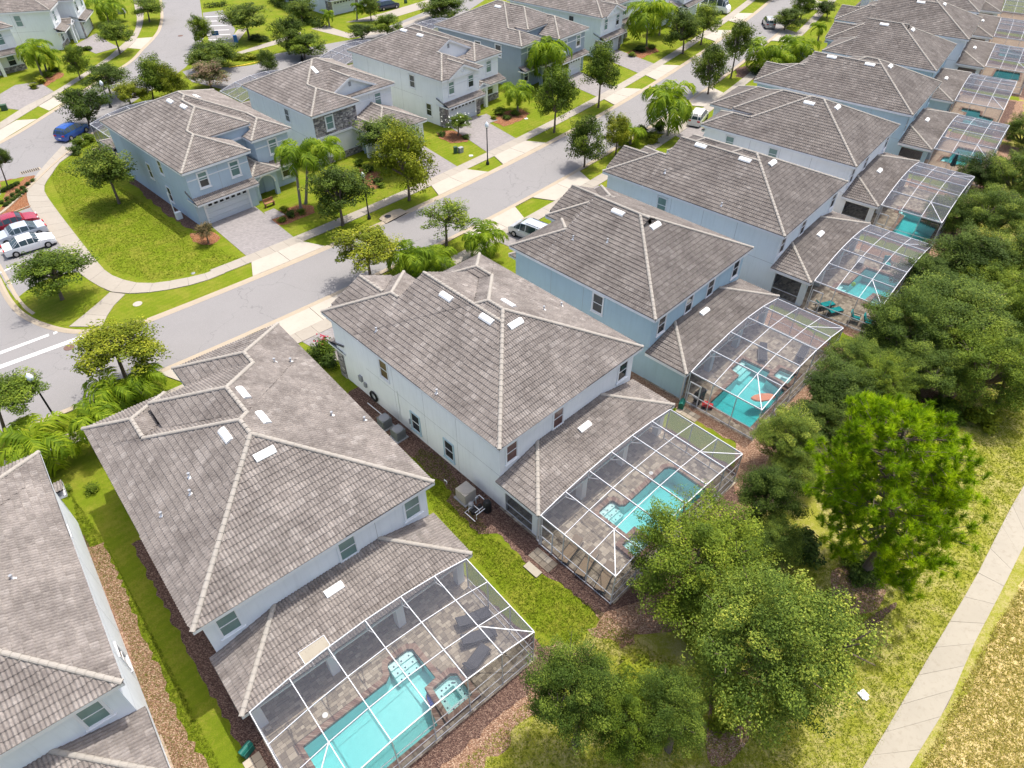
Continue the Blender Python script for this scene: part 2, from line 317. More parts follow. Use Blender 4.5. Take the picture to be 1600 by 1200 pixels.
def mesh_quads(name, V, Q, T):
    me = bpy.data.meshes.new(name); k = Q.shape[1]
    me.vertices.add(len(V)); me.vertices.foreach_set('co', V.astype(np.float32).ravel())
    me.loops.add(Q.size); me.loops.foreach_set('vertex_index', Q.astype(np.int32).ravel())
    me.polygons.add(len(Q)); me.polygons.foreach_set('loop_start', np.arange(0, Q.size, k, dtype=np.int32))
    me.polygons.foreach_set('loop_total', np.full(len(Q), k, dtype=np.int32))
    me.polygons.foreach_set('use_smooth', np.zeros(len(Q), dtype=bool)); me.update(calc_edges=True)
    a = me.attributes.new('tone', 'FLOAT', 'FACE'); a.data.foreach_set('value', T.astype(np.float32)); return me
def link(name, data, parent=None, loc=None, rz=None, **tags):
    o = bpy.data.objects.new(name, data); COL.objects.link(o)
    if parent is not None: o.parent = parent
    if loc is not None: o.location = loc
    if rz is not None: o.rotation_euler = (0, 0, rz)
    for k, v in tags.items(): o[k] = v
    return o
def thing(name, label, cat, loc=(0, 0, 0), rz=0.0, group=None, data=None):
    o = link(name, data, None, loc, rz, label=label, category=cat)
    if group: o['group'] = group
    return o
def copy_tree(src, loc, rz, label, group=None, scale=None):
    def cp(o, par):
        c = o.copy(); COL.objects.link(c)
        if par is not None: c.parent = par
        for ch in KIDS.get(o.name, []): cp(ch, c)
        return c
    r = cp(src, None); r.location = loc; r.rotation_euler = (0, 0, rz); r['label'] = label
    if group: r['group'] = group
    if scale: r.scale = scale if isinstance(scale, tuple) else (scale,) * 3
    return r
KIDS = {}
def remember(root):
    def rec(o):
        KIDS[o.name] = [c for c in COL.objects if c.parent == o]
        for c in KIDS[o.name]: rec(c)
    rec(root)
def smooth(me):
    me.polygons.foreach_set('use_smooth', [True] * len(me.polygons)); return me
# ------------------------------------------------------------------ the street curve (metres): far kerb line in a frame turned by 47 degrees
CU = (-3.23031711e-06, 2.01085582e-03, -1.61695643e-01, 5.77054218e+01)  # curve and most coordinates below: image pixels projected to metres, baked in
C47, S47 = math.cos(math.radians(47)), math.sin(math.radians(47))
def street(u, d):
    uu = min(max(u, 4), 185)
    v = ((CU[0] * uu + CU[1]) * uu + CU[2]) * uu + CU[3]; sl = (3 * CU[0] * uu + 2 * CU[1]) * uu + CU[2]
    v += sl * (u - uu); L = math.hypot(1, sl); x, y = u - sl / L * d, v + d / L
    return (x * C47 - y * S47, x * S47 + y * C47)
def strip(us, d0, d1): return [street(u, d0) for u in us] + [street(u, d1) for u in reversed(us)]
def span(a, b, st=2.0):
    n = max(1, int(math.ceil((b - a) / st))); return [a + (b - a) * i / n for i in range(n + 1)]
def frame_pt(fr, x, y):
    (ox, oy), a = fr; c, s = math.cos(math.radians(a)), math.sin(math.radians(a)); return (ox + c * x - s * y, oy + s * x + c * y)

# house frames of the near row: rear-left eave corner projected from image pixels, heading of the street side
ROWA = dict(H0=((-27.97, 4.79), 38.1), H1=((-14.86, 15.63), 40.5), H2=((-.75, 27.0), 44.2), H3=((10.39, 39.58), 45.9), H4=((23.22, 51.32), 48.5), H5=((34.35, 64.82), 50.6),
            H6=((45.82, 78.30), 52.6), H7=((55.43, 93.33), 54.6), H8=((66.40, 106.89), 56.2), H9=((75.31, 121.57), 57.6), H10=((84.6, 136.6), 58.8))
POOLS = dict(
    H1=[(1.6, -5.05), (6.5, -4.98), (6.85, -4.75), (6.95, -4.4), (7.1, -4.2), (8.35, -4.2), (8.62, -4.4), (8.65, -6.55), (8.15, -6.6), (7.65, -7.05), (7.5, -7.6), (7.3, -8.6), (1.6, -8.6)],
    H2=[(4.55, -4.45), (4.75, -4.3), (5.9, -4.3), (6.05, -4.45), (6.08, -4.95), (6.35, -5.18), (10.8, -5.1), (11.1, -5.25), (11.3, -5.6), (11.2, -8.3), (5.4, -8.3), (5.3, -7.2), (4.55, -6.7)],
    H3=[(1.4, -4.9), (5.9, -4.85), (6.1, -4.0), (8.0, -3.98), (8.1, -6.45), (7.2, -6.6), (7.0, -7.4), (6.8, -8.4), (1.3, -8.45)],
    H4=[(5.0, -4.1), (6.6, -4.2), (6.9, -4.85), (10.8, -5.0), (11.0, -8.3), (6.9, -8.4), (6.7, -7.1), (5.1, -6.9)],
    H5=[(1.4, -5.15), (5.9, -5.1), (6.2, -4.3), (7.6, -4.3), (7.6, -6.6), (6.0, -6.75), (5.5, -8.5), (1.2, -8.6)])
POOLS['H6'] = POOLS['H4']; POOLS['H7'] = POOLS['H5']; POOLS['H8'] = POOLS['H4']; POOLS['H9'] = POOLS['H5']
SPAS = dict(H1=[(8.1, -6.95), (9.3, -6.9), (9.6, -7.15), (9.55, -8.6), (7.95, -8.6)], H2=[(3.6, -7.05), (5.0, -7.05), (5.0, -8.25), (3.55, -8.25)], H3=[(7.5, -6.85), (8.85, -6.85), (9.0, -8.2), (7.4, -8.2)],
            H4=[(4.5, -7.4), (6.3, -7.4), (6.4, -8.6), (4.4, -8.6)], H5=[(6.4, -7.0), (8.2, -7.0), (8.3, -8.35), (6.5, -8.35)])
def hole_sheet(outer, holes, z, jitter=0):
    vs = []; ed = []
    for loop in [outer] + holes:
        b = len(vs); vs += [Vector(p) for p in loop]; ed += [(b + i, b + (i + 1) % len(loop)) for i in range(len(loop))]
    r = delaunay_2d_cdt(vs, ed, [], 0, 1e-5)
    def inside(p, poly):
        c = False; j = len(poly) - 1
        for i in range(len(poly)):
            (xi, yi), (xj, yj) = poly[i], poly[j]
            if (yi > p[1]) != (yj > p[1]) and p[0] < (xj - xi) * (p[1] - yi) / (yj - yi) + xi: c = not c
            j = i
        return c
    mb = MB(); mb.add([(v.x, v.y, z) for v in r[0]], [], 0); k = 0
    for f in r[2]:
        c = sum((r[0][i] for i in f), Vector((0, 0))) / len(f)
        if inside(c, outer) and not any(inside(c, h) for h in holes): mb.F.append(list(f)); mb.MI.append(0); mb.T.append(.5)
    return mb
def ragged(pts, step=.5, amp=.12, seed=0, closed=True):
    r = random.Random(seed); out = []; n = len(pts)
    for i in range(n if closed else n - 1):
        a, b = Vector(pts[i]), Vector(pts[(i + 1) % n]); L = (b - a).length; k = max(1, int(L / step)); nm = Vector((-(b - a).y, (b - a).x)) / max(L, 1e-6)
        for j in range(k): out.append(tuple(a.lerp(b, j / k) + nm * (r.uniform(-amp, amp) if j else r.uniform(-amp, amp) * .3)))
    return out
def structure(name, mb, mat, parent=None): return mb.build(name, mat, parent, kind='structure')
def sheet(name, pts, z, mat, parent=None):
    mb = MB(); mb.poly(pts, z); return structure(name, mb, mat, parent)
def densify(pts, st=1.2):
    out = []
    for a, b in zip(pts[:-1], pts[1:]):
        a, b = Vector(a), Vector(b); k = max(1, int((b - a).length / st))
        out += [tuple(a.lerp(b, i / k)) for i in range(k)]
    return out + [pts[-1]]
def curve(pts, n=6):                                                # Catmull-Rom through the points
    P = [Vector(p) for p in pts]; P = [2 * P[0] - P[1]] + P + [2 * P[-1] - P[-2]]; out = []
    for i in range(1, len(P) - 2):
        for j in range(n):
            t = j / n; a, b, c, d = P[i - 1:i + 3]
            out.append(tuple(.5 * ((2 * b) + (c - a) * t + (2 * a - 5 * b + 4 * c - d) * t * t + (3 * b - a - 3 * c + d) * t ** 3)))
    return out + [tuple(P[-2])]
def offset_line(pts, d):
    out = []
    for i, p in enumerate(pts):
        a, b = Vector(pts[max(0, i - 1)]), Vector(pts[min(len(pts) - 1, i + 1)]); t = (b - a).normalized(); out.append((p[0] - t.y * d, p[1] + t.x * d))
    return out

pool_holes = [[frame_pt(ROWA[h], x, y) for x, y in P] for h, P in POOLS.items()] + [[frame_pt(ROWA[h], x, y) for x, y in P] for h, P in SPAS.items()]
structure('ground', hole_sheet([(-420, -60), (420, -60), (420, 700), (-420, 700)], pool_holes, 0.0), M['grass'])
# sunburnt grass behind the pool cages, as far as the path, and the sandy field beyond it
LP = [frame_pt(ROWA[h], 6.5, -9.9) for h in ('H0', 'H1', 'H2', 'H3', 'H4', 'H5', 'H6', 'H7', 'H8', 'H9', 'H10')]
pathL = [(13.68, 8.69), (16.98, 11.86), (19.12, 13.91), (23.02, 17.75), (27.57, 22.18), (32.22, 27.11), (36.96, 31.80), (44.13, 38.70)]; pathR = [(15.46, 8.45), (19.21, 11.86), (22.52, 14.87), (25.36, 18.01), (28.78, 21.44), (31.83, 24.57), (36.41, 28.96), (43.38, 35.57)]
gapdry = [(-1.15, 22.40), (1.12, 21.13), (4.67, 18.94), (4.15, 24.19), (2.81, 25.13)]
sheet('back_lawn', [(-60, -10)] + [(-20, 5)] + LP + [(130, 190), (160, 150)] + list(reversed(pathL)) , 0.004, M['dry'])
fl = [tuple(Vector(p) + (Vector(p) - Vector(q)) * .05) for p, q in zip(pathR, pathL)]
sheet('field', pathR + [(150, 60), (90, -30), (20, -30)], 0.004, M['field'])
fr_o = [tuple(Vector(p) + (Vector(p) - Vector(q)).normalized() * .9) for p, q in zip(pathR, pathL)]
sheet('field_edge', pathR + ragged(list(reversed(fr_o)), .8, .22, 3, False), 0.008, M['dry'])
def slab_run(name, left, right, length, mat, top=.06, gap=.018, kind='structure', parts=True):
    base = MB(); n = len(left)
    base.add([(*p, .01) for p in left] + [(*p, .01) for p in right], [(i, i + 1, n + i + 1, n + i) for i in range(n - 1)])
    root = structure(name, base, M['joint'])
    cl = [0]
    for i in range(n - 1): cl.append(cl[-1] + ((Vector(left[i]) + Vector(right[i]) - Vector(left[i + 1]) - Vector(right[i + 1])) / 2).length)
    def at(s):
        s = min(max(s, 0), cl[-1]); i = max(0, min(n - 2, next((k for k in range(n - 1) if cl[k + 1] >= s), n - 2))); t = (s - cl[i]) / max(1e-6, cl[i + 1] - cl[i])
        return Vector(left[i]).lerp(Vector(left[i + 1]), t), Vector(right[i]).lerp(Vector(right[i + 1]), t)
    N = max(1, int(cl[-1] / length)); L = cl[-1] / N
    for k in range(N):
        A, B = at(k * L + gap / 2); C, D = at((k + 1) * L - gap / 2); m = MB(); tz = top + random.uniform(-.006, .006)
        v = [(*A, 0), (*B, 0), (*D, 0), (*C, 0), (*A, tz), (*B, tz), (*D, tz), (*C, tz)]
        m.add(v, [(4, 5, 6, 7), (0, 1, 5, 4), (1, 2, 6, 5), (2, 3, 7, 6), (3, 0, 4, 7)], 0, random.random()); m.build('slab', mat, root)
    return root
slab_run('path', pathL, pathR, 1.86, M['path'], .05)

# roads
US = span(-60, 190, 4)
sheet('road', strip(US, -.45, -7.55), .008, M['asphalt'])
corner = curve([(-57.97, 64.44), (-51.70, 58.14), (-48.44, 54.53), (-45.43, 50.99), (-42.92, 48.65), (-40.15, 47.08), (-37.28, 46.27), (-34.70, 46.63), (-32.27, 47.72)], 5)
sheet('side_road', corner + [street(13, -.5), street(9, -7), street(-60, -7), (-140, 40), (-120, 80), (-90, 90)], .004, M['asphalt'])
def kerb(name, line, w, h, side=1, mat=None, colour=None):
    o1 = offset_line(line, side * w); o0 = offset_line(line, side * w * .45); mb = MB(); n = len(line)
    V = [(*p, h) for p in line] + [(*p, h) for p in o0] + [(*p, .016) for p in o1] + [(*p, 0) for p in line]
    F = []
    for i in range(n - 1):
        for r in (0, 1): F.append((r * n + i, r * n + i + 1, (r + 1) * n + i + 1, (r + 1) * n + i))
        F.append((3 * n + i, 3 * n + i + 1, i + 1, i))
    mb.add(V, F); return structure(name, mb, mat or M['kerb'])
kerb('kerb', [street(u, 0) for u in span(12.5, 185, 2)], .6, .1, -1)
kerb('kerb', [street(u, -8.05) for u in span(-40, 185, 2)], .6, .1, 1)
kerb('kerb', corner, .5, .1, -1)
kerb('kerb', offset_line(corner[:22], .55), .3, .03, -1)
# crosswalk lines and the parking bay on the left
sheet('road_marking', [(-43.69, 42.22), (-39.45, 45.78), (-39.24, 45.48), (-43.46, 41.82)], .014, M['paint']); sheet('road_marking', [(-39.13, 45.92), (-38.94, 46.18), (-38.75, 45.92), (-38.95, 45.65)], .014, M['paint'])
sheet('road_marking', [(-42.74, 40.57), (-36.39, 45.65), (-36.05, 45.26), (-42.47, 40.11)], .014, M['paint'])
bay = [(-57.07, 61.82), (-54.53, 65.53), (-52.59, 68.21), (-49.62, 64.71), (-45.83, 60.56), (-41.18, 55.07), (-44.66, 52.41), (-44.75, 50.59), (-46.67, 52.62), (-48.68, 54.96), (-54.15, 56.98)]
sheet('parking_bay', bay, .012, M['asphalt'])
for P in ([(-48.86, 55.29), (-47.68, 56.87), (-47.56, 56.64), (-48.71, 55.02)], [(-47.07, 53.14), (-46.20, 54.42), (-46.09, 54.20), (-46.93, 52.88)], [(-53.87, 60.81), (-52.62, 62.07), (-52.48, 61.82), (-53.65, 60.44)], [(-52.20, 57.91), (-50.72, 59.58), (-50.53, 59.22), (-52.00, 57.56)]): sheet('road_marking', P, .018, M['paint'])
kerb('kerb', [(-57.69, 62.85), (-54.61, 65.66), (-52.67, 68.36)], .22, .1, 1)
island = curve([(-44.76, 50.49), (-44.82, 51.59), (-44.20, 53.35), (-43.09, 54.74), (-41.24, 55.18), (-39.21, 53.67), (-37.07, 51.79), (-37.40, 50.19), (-37.95, 48.65), (-38.24, 46.90), (-40.43, 47.63), (-42.84, 49.03), (-44.76, 50.49)], 3)
sheet('verge', island, .02, M['grass'])
# walks on the far side of the street
wl = [street(u, 2.45) for u in span(20.6, 172, 1)]; wr = [street(u, 3.85) for u in span(20.6, 172, 1)]
slab_run('sidewalk', wl, wr, 1.55, M['walk'])
slab_run('sidewalk', [street(u, -10.4) for u in span(-30, 172, 1)], [street(u, -11.8) for u in span(-30, 172, 1)], 1.55, M['walk'])
inner = curve([(-54.40, 82.27), (-54.88, 79.33), (-54.35, 76.54), (-53.50, 72.76), (-50.93, 69.24), (-44.67, 61.95), (-39.66, 56.30), (-37.83, 54.64), (-35.43, 53.51), (-33.45, 53.35), (-31.29, 53.99), (-29.21, 54.96), (-28.06, 55.96)], 5)
outer = curve([(-56.93, 84.19), (-56.41, 78.98), (-55.74, 74.70), (-55.06, 71.98), (-53.63, 69.54), (-52.15, 67.49), (-46.08, 60.81), (-41.24, 55.18), (-38.94, 53.35), (-36.92, 52.00), (-34.80, 51.69), (-32.90, 51.95), (-30.54, 52.72), (-28.55, 53.88), (-27.29, 55.07)], 5)
def resample(P, n):
    cl = [0.0]
    for a, b in zip(P[:-1], P[1:]): cl.append(cl[-1] + math.dist(a, b))
    return [tuple(np.interp(cl[-1] * i / (n - 1), cl, [p[k] for p in P]) for k in (0, 1)) for i in range(n)]
slab_run('footpath', resample(inner, 70), resample(outer, 70), 1.6, M['walk'])
slab_run('footpath', [(-36.88, 51.89), (-37.30, 49.71), (-38.15, 46.72)], [(-35.34, 51.59), (-35.72, 49.22), (-35.29, 46.72)], 1.6, M['walk'])
def apron(name, ua, ub, far=True, mat='apron'):
    w = ub - ua; a, c, b = (3.85, 2.45, .02) if far else (-11.8, -10.4, -8.07); n = max(2, int(round(w / 2.9)))
    base = MB(); base.poly([street(ua, c), street(ua - 1.1, b), street(ub + 1.1, b), street(ub, c)], .012); root = structure(name, base, M['joint'])
    for i in range(n):
        t0, t1 = i / n, (i + 1) / n; g = .02
        A, B = street(ua + w * t0 + g, c), street(ua + w * t1 - g, c); C, D = street(ua - 1.1 + (w + 2.2) * t1 - g, b), street(ua - 1.1 + (w + 2.2) * t0 + g, b); m = MB()
        v = [(*A, 0), (*B, 0), (*C, 0), (*D, 0), (*A, .066), (*B, .066), (*C, .105), (*D, .105)]
        m.add(v, [(4, 5, 6, 7), (0, 1, 5, 4), (1, 2, 6, 5), (2, 3, 7, 6), (3, 0, 4, 7)], 0, random.random()); m.build('slab', M[mat], root)
FAR_AP = [(24.2, 29.9), (47.2, 53.0), (57.9, 64.0), (82.6, 88.3), (95.2, 101.2), (118.5, 124), (131, 137), (153, 159)]
NEAR_AP = [(-22, -16.5), (12.6, 17.4), (21.2, 27.6), (43.4, 48.8), (53.8, 60.2), (77, 82.5), (88.5, 95), (112, 118), (124, 130), (147, 153)]
for a, b in FAR_AP: apron('driveway_apron', a, b, True)
for a, b in NEAR_AP: apron('driveway_apron', a, b, False)
# the street behind the far row, its kerbs, walk, bays and lawns
back_l = curve([(-69.20, 75.70), (-65.53, 85.37), (-64.21, 95.51), (-63.82, 99.86), (-63.23, 107.55), (-62.09, 116.49), (-62.68, 123.11), (-63.19, 128.85), (-64.32, 135.02), (-67.06, 143.44), (-71.04, 153.23), (-77.58, 169.27)], 4)
back_r = curve([(-56.04, 61.19), (-54.99, 66.36), (-54.86, 68.65), (-55.25, 80.42), (-54.71, 86.77), (-54.35, 97.89), (-52.00, 114.30), (-53.56, 121.74), (-54.25, 129.59), (-56.88, 137.46), (-62.79, 153.23), (-68.76, 169.27)], 4)
sheet('back_road', back_l + list(reversed(back_r)), .006, M['asphalt'])
kerb('kerb', back_l, .5, .1, -1); kerb('kerb', back_r[:18], .5, .1, 1)
sheet('back_road', [(-51.75, 112.18), (-48.64, 107.55), (-42.75, 104.26), (-36.97, 107.55), (-31.76, 110.41), (-35.66, 123.11), (-39.46, 121.06), (-41.39, 116.49), (-44.96, 114.61), (-50.07, 114.61)], .010, M['asphalt'])
sheet('back_road', [(-32.76, 110.41), (-24.99, 117.45), (-18.22, 131.49), (-11.86, 138.29), (-5.25, 156.74), (0.00, 172.21), (-9.95, 172.21), (-14.07, 151.76), (-19.45, 142.56), (-27.01, 129.59), (-35.82, 123.81)], .010, M['asphalt'])
sheet('parking_lot', [(-59.90, 146.13), (-56.63, 147.97), (-50.25, 135.02), (-48.63, 126.65), (-51.71, 125.93), (-55.83, 135.02)], .012, M['asphalt'])
sheet('road_marking', [(-58.51, 143.44), (-54.93, 144.10), (-54.82, 143.75), (-58.39, 143.08)], .016, M['paint'])
sheet('road_marking', [(-57.38, 140.31), (-53.71, 140.95), (-53.60, 140.61), (-57.26, 139.97)], .016, M['paint'])
sheet('road_marking', [(-56.28, 137.30), (-52.53, 137.92), (-52.43, 137.58), (-56.17, 136.97)], .016, M['paint'])
sheet('road_marking', [(-55.23, 134.38), (-51.40, 134.98), (-51.30, 134.66), (-55.12, 134.07)], .016, M['paint'])
sheet('road_marking', [(-54.21, 131.57), (-50.30, 132.15), (-50.21, 131.84), (-54.10, 131.26)], .016, M['paint'])
sheet('road_marking', [(-53.22, 128.85), (-49.24, 129.41), (-49.15, 129.11), (-53.12, 128.55)], .016, M['paint'])
il = curve([(-52.82, 118.42), (-53.43, 121.06), (-53.21, 124.51), (-49.39, 123.81), (-46.05, 122.42), (-42.45, 121.06), (-40.74, 117.13), (-41.86, 115.23), (-44.66, 114.30), (-47.82, 113.99), (-50.27, 114.61), (-52.82, 118.42)], 3)
sheet('verge', il, .016, M['grass']); kerb('kerb', il[:12], .3, .1, -1)
kerb('yellow_kerb', [(-44.97, 113.99), (-43.00, 114.92), (-40.75, 116.81)], .45, .12, 1, M['yellow'])
bwl = curve([(-69.01, 91.64), (-68.61, 98.13), (-67.50, 103.20), (-66.51, 117.13), (-66.86, 123.81), (-67.57, 131.88), (-70.52, 140.82), (-73.29, 147.04), (-79.75, 160.92)], 4); bwr = curve([(-67.69, 89.27), (-66.91, 97.65), (-66.37, 103.20), (-65.47, 117.13), (-65.27, 124.16), (-65.96, 129.59), (-68.42, 138.29), (-71.80, 147.04), (-78.00, 160.92)], 4)
slab_run('sidewalk', resample(bwl, 60), resample(bwr, 60), 1.6, M['walk'])
for P in ([(-66.91, 97.65), (-66.24, 102.94), (-63.97, 100.37), (-64.54, 95.98)], [(-65.27, 124.16), (-65.96, 129.59), (-63.32, 130.35), (-62.60, 123.46)], [(-67.95, 88.22), (-67.24, 92.53), (-64.69, 92.98), (-65.64, 85.57)]): sheet('driveway_apron', P, .02, M['apron'])
for P in ([(-49.78, 135.02), (-48.15, 135.83), (-47.53, 125.21), (-49.29, 125.93)], [(-46.06, 121.74), (-42.19, 127.37), (-38.02, 133.43), (-37.67, 131.88), (-40.71, 125.93), (-45.45, 120.39)]): sheet('footpath', P, .02, M['walk'])
sheet('footpath', [(-36.61, 135.42), (-34.46, 137.46), (-29.24, 132.65), (-23.26, 135.02), (-13.78, 147.97), (-13.64, 146.13), (-22.93, 132.65), (-28.70, 129.59), (-33.99, 133.43)], .02, M['walk'])
sheet('footpath', [(-31.06, 139.55), (-24.80, 146.13), (-13.43, 160.92), (-9.56, 164.17), (-13.00, 154.72), (-24.07, 140.82)], .018, M['walk'])
# mulch beds along the near row and behind the pool cages
for i, (h, fr) in enumerate(ROWA.items()):
    ring = [(-.85, 15.5), (-.75, -3.9), (-.75, -10.2), (14.6, -10.2), (15.2, -6.0), (15.6, -3.0), (15.7, 4), (14.6, 15.5)]
    if h == 'H0': ring = [(-.9, 15.5), (-.75, -10.2), (13.5, -10.2), (13.5, 15.5)]
    if h == 'H1': ring = [(-.85, 12.6), (-.75, -3.9), (-.75, -10.3), (14.2, -10.3), (13.5, -3.0), (13.4, 12)]
    if h == 'H2': ring = [(-1.1, 16.5), (-1.1, 3.6), (-1.9, 3.2), (-2.1, -.2), (-1.2, -1.0), (-1.5, -4.2), (-.9, -6.2), (-1.0, -9.4), (-.4, -10.4), (14.2, -10.3), (14.0, -3.0), (14.0, 15.5)]
    pts = [frame_pt(fr, x, y) for x, y in ragged(ring, .35, .13, i)]
    hl = [[frame_pt(fr, x, y) for x, y in POOLS[h]]] if h in POOLS else []
    if h in SPAS: hl.append([frame_pt(fr, x, y) for x, y in SPAS[h]])
    structure('mulch_bed', hole_sheet(pts, hl, .012), M['litter' if i in (3, 4, 5, 6) else 'mulch'])
    back = [(-2.0, -9.2), (15.0, -9.2), (15.3, -11.2), (7, -11.6), (-1.6, -11.3)]
    sheet('leaf_litter', [frame_pt(fr, x, y) for x, y in ragged(back, .4, .3, 40 + i)], .009, M['litter'])
h0s = [(13.2, 14.5), (14.3, 14.2), (14.5, 0), (14.9, -4), (15.4, -10), (13.2, -10)]
sheet('leaf_litter', [frame_pt(ROWA['H0'], x, y) for x, y in ragged(h0s, .35, .15, 77)], .017, M['litter'])
# leaf litter under the trees of the rear strip
for i, P in enumerate(([(4.75, 19.91), (7.42, 20.72), (10.68, 22.18), (11.34, 19.91), (8.22, 18.75), (5.74, 18.94)], [(19.30, 22.84), (21.39, 23.28), (22.14, 21.76), (21.00, 20.31), (19.38, 19.91), (18.56, 20.72)], [(10.54, 16.23), (12.33, 16.58), (12.24, 14.26), (10.95, 12.29), (9.54, 12.29)], [(16.05, 33.32), (18.87, 35.24), (19.99, 32.70), (19.36, 29.23), (16.62, 27.11), (14.92, 28.69)],
                       [(31.11, 45.92), (37.00, 50.59), (37.37, 44.19), (32.72, 36.58), (29.45, 37.98)], [(19.02, 18.94), (21.91, 20.55), (21.99, 20.31), (19.35, 18.38)])):
    sheet('leaf_litter', ragged(curve(P + [P[0]], 4)[:-1], .6, .25, 60 + i), .013 + .0004 * i, M['litter'] if i != 5 else M['mulch'])
# beds on the far side and around the parking bay
BED = [([(-54.99, 66.36), (-59.44, 74.37), (-57.07, 75.53), (-56.20, 75.87), (-55.64, 74.21), (-55.06, 71.98), (-53.63, 69.54), (-52.52, 68.21), (-53.92, 66.92)], 'redmulch'), ([(-33.26, 62.59), (-31.17, 62.85), (-29.77, 61.56), (-30.30, 60.19), (-31.50, 60.31), (-32.62, 61.31)], 'redmulch'), ([(-44.36, 74.37), (-43.74, 74.87), (-34.28, 66.08), (-32.90, 64.44), (-32.63, 62.85), (-34.10, 63.64), (-39.50, 68.94)], 'mulch'),
       ([(-26.18, 65.80), (-25.03, 67.49), (-23.28, 68.94), (-21.74, 68.36), (-21.29, 66.92), (-22.98, 65.25), (-24.20, 64.17), (-24.87, 64.17)], 'redmulch'), ([(-18.42, 77.92), (-15.82, 76.88), (-14.70, 73.24), (-15.66, 72.29), (-17.31, 73.89)], 'redmulch'), ([(-9.90, 88.22), (-8.45, 89.05), (-6.57, 88.63), (-5.42, 87.39), (-5.73, 85.37), (-7.76, 84.97), (-9.07, 86.17)], 'redmulch'),
       ([(-2.63, 93.89), (-0.89, 95.74), (1.35, 96.69), (2.48, 94.81), (1.30, 92.53), (-1.19, 90.34), (-2.42, 91.64)], 'redmulch'), ([(18.77, 121.06), (21.81, 124.51), (24.31, 125.21), (24.75, 122.42), (20.96, 118.42), (19.47, 119.07)], 'redmulch'), ([(-72.18, 107.55), (-71.96, 110.41), (-70.85, 112.18), (-69.48, 110.41), (-69.65, 107.55), (-70.11, 104.26)], 'redmulch'), ([(35.61, 113.99), (39.15, 115.86), (42.40, 114.61), (44.17, 110.41), (43.70, 104.26), (38.76, 106.99), (34.60, 109.82)], 'mulch')]
for i, (P, m) in enumerate(BED): sheet('mulch_bed', ragged(P, .5, .2, 90 + i), .021, M[m])
GC = [(-57.70, 72.29), (-58.23, 74.21), (-57.51, 74.37)]; sheet('verge', ragged([(-55.46, 67.20), (-59.26, 74.05), (-58.07, 74.87), (-57.07, 75.53), (-56.85, 74.54), (-57.49, 73.24), (-57.36, 71.67), (-56.15, 68.94)], .4, .15, 5), .025, M['grass'])
# ------------------------------------------------------------------ houses
EZ, PITCH = 6.05, .455
SIDES = 'LRBF'
def pc(x0, x1, y0, y1, sides='LRBF', clip=None, ez=EZ, p=PITCH, z0=None): return dict(x0=x0, x1=x1, y0=y0, y1=y1, s=sides, clip=clip or (x0, x1, y0, y1), ez=ez, p=p)
def mirror(r, W):
    q = dict(r); q['x0'], q['x1'] = W - r['x1'], W - r['x0']; c = r['clip']; q['clip'] = (W - c[1], W - c[0], c[2], c[3])
    q['s'] = r['s'].translate(str.maketrans('LR', 'RL')); return q
def side_h(r, s, X, Y): return {'L': X - r['x0'], 'R': r['x1'] - X, 'B': Y - r['y0'], 'F': r['y1'] - Y}[s] * r['p']
def piece_h(r, X, Y):
    h = np.minimum.reduce([side_h(r, s, X, Y) for s in r['s']]) + r['ez']; c = r['clip']; e = 1e-6
    ok = (X >= c[0] - e) & (X <= c[1] + e) & (Y >= c[2] - e) & (Y <= c[3] + e) & (h >= r['ez'] - 1e-6)
    return np.where(ok, h, -1e9)
def env(P, X, Y): return np.maximum.reduce([piece_h(r, X, Y) for r in P])
def side_xy(r, s, u, v):
    if s == 'L': return r['x0'] + v, u
    if s == 'R': return r['x1'] - v, u
    if s == 'B': return u, r['y0'] + v
    return u, r['y1'] - v
def intervals(mask, us):
    d = np.diff(np.concatenate([[0], mask.astype(int), [0]])); a = np.where(d == 1)[0]; b = np.where(d == -1)[0] - 1
    st = us[1] - us[0]; return [(us[i] - st / 2, us[j] + st / 2) for i, j in zip(a, b) if j - i >= 2]
TW, TL = .37, .38
FRK = np.linspace(0, 1, 9); PROF = np.array([0, .046, .07, .046, 0] + [.046, .07, .046, 0])
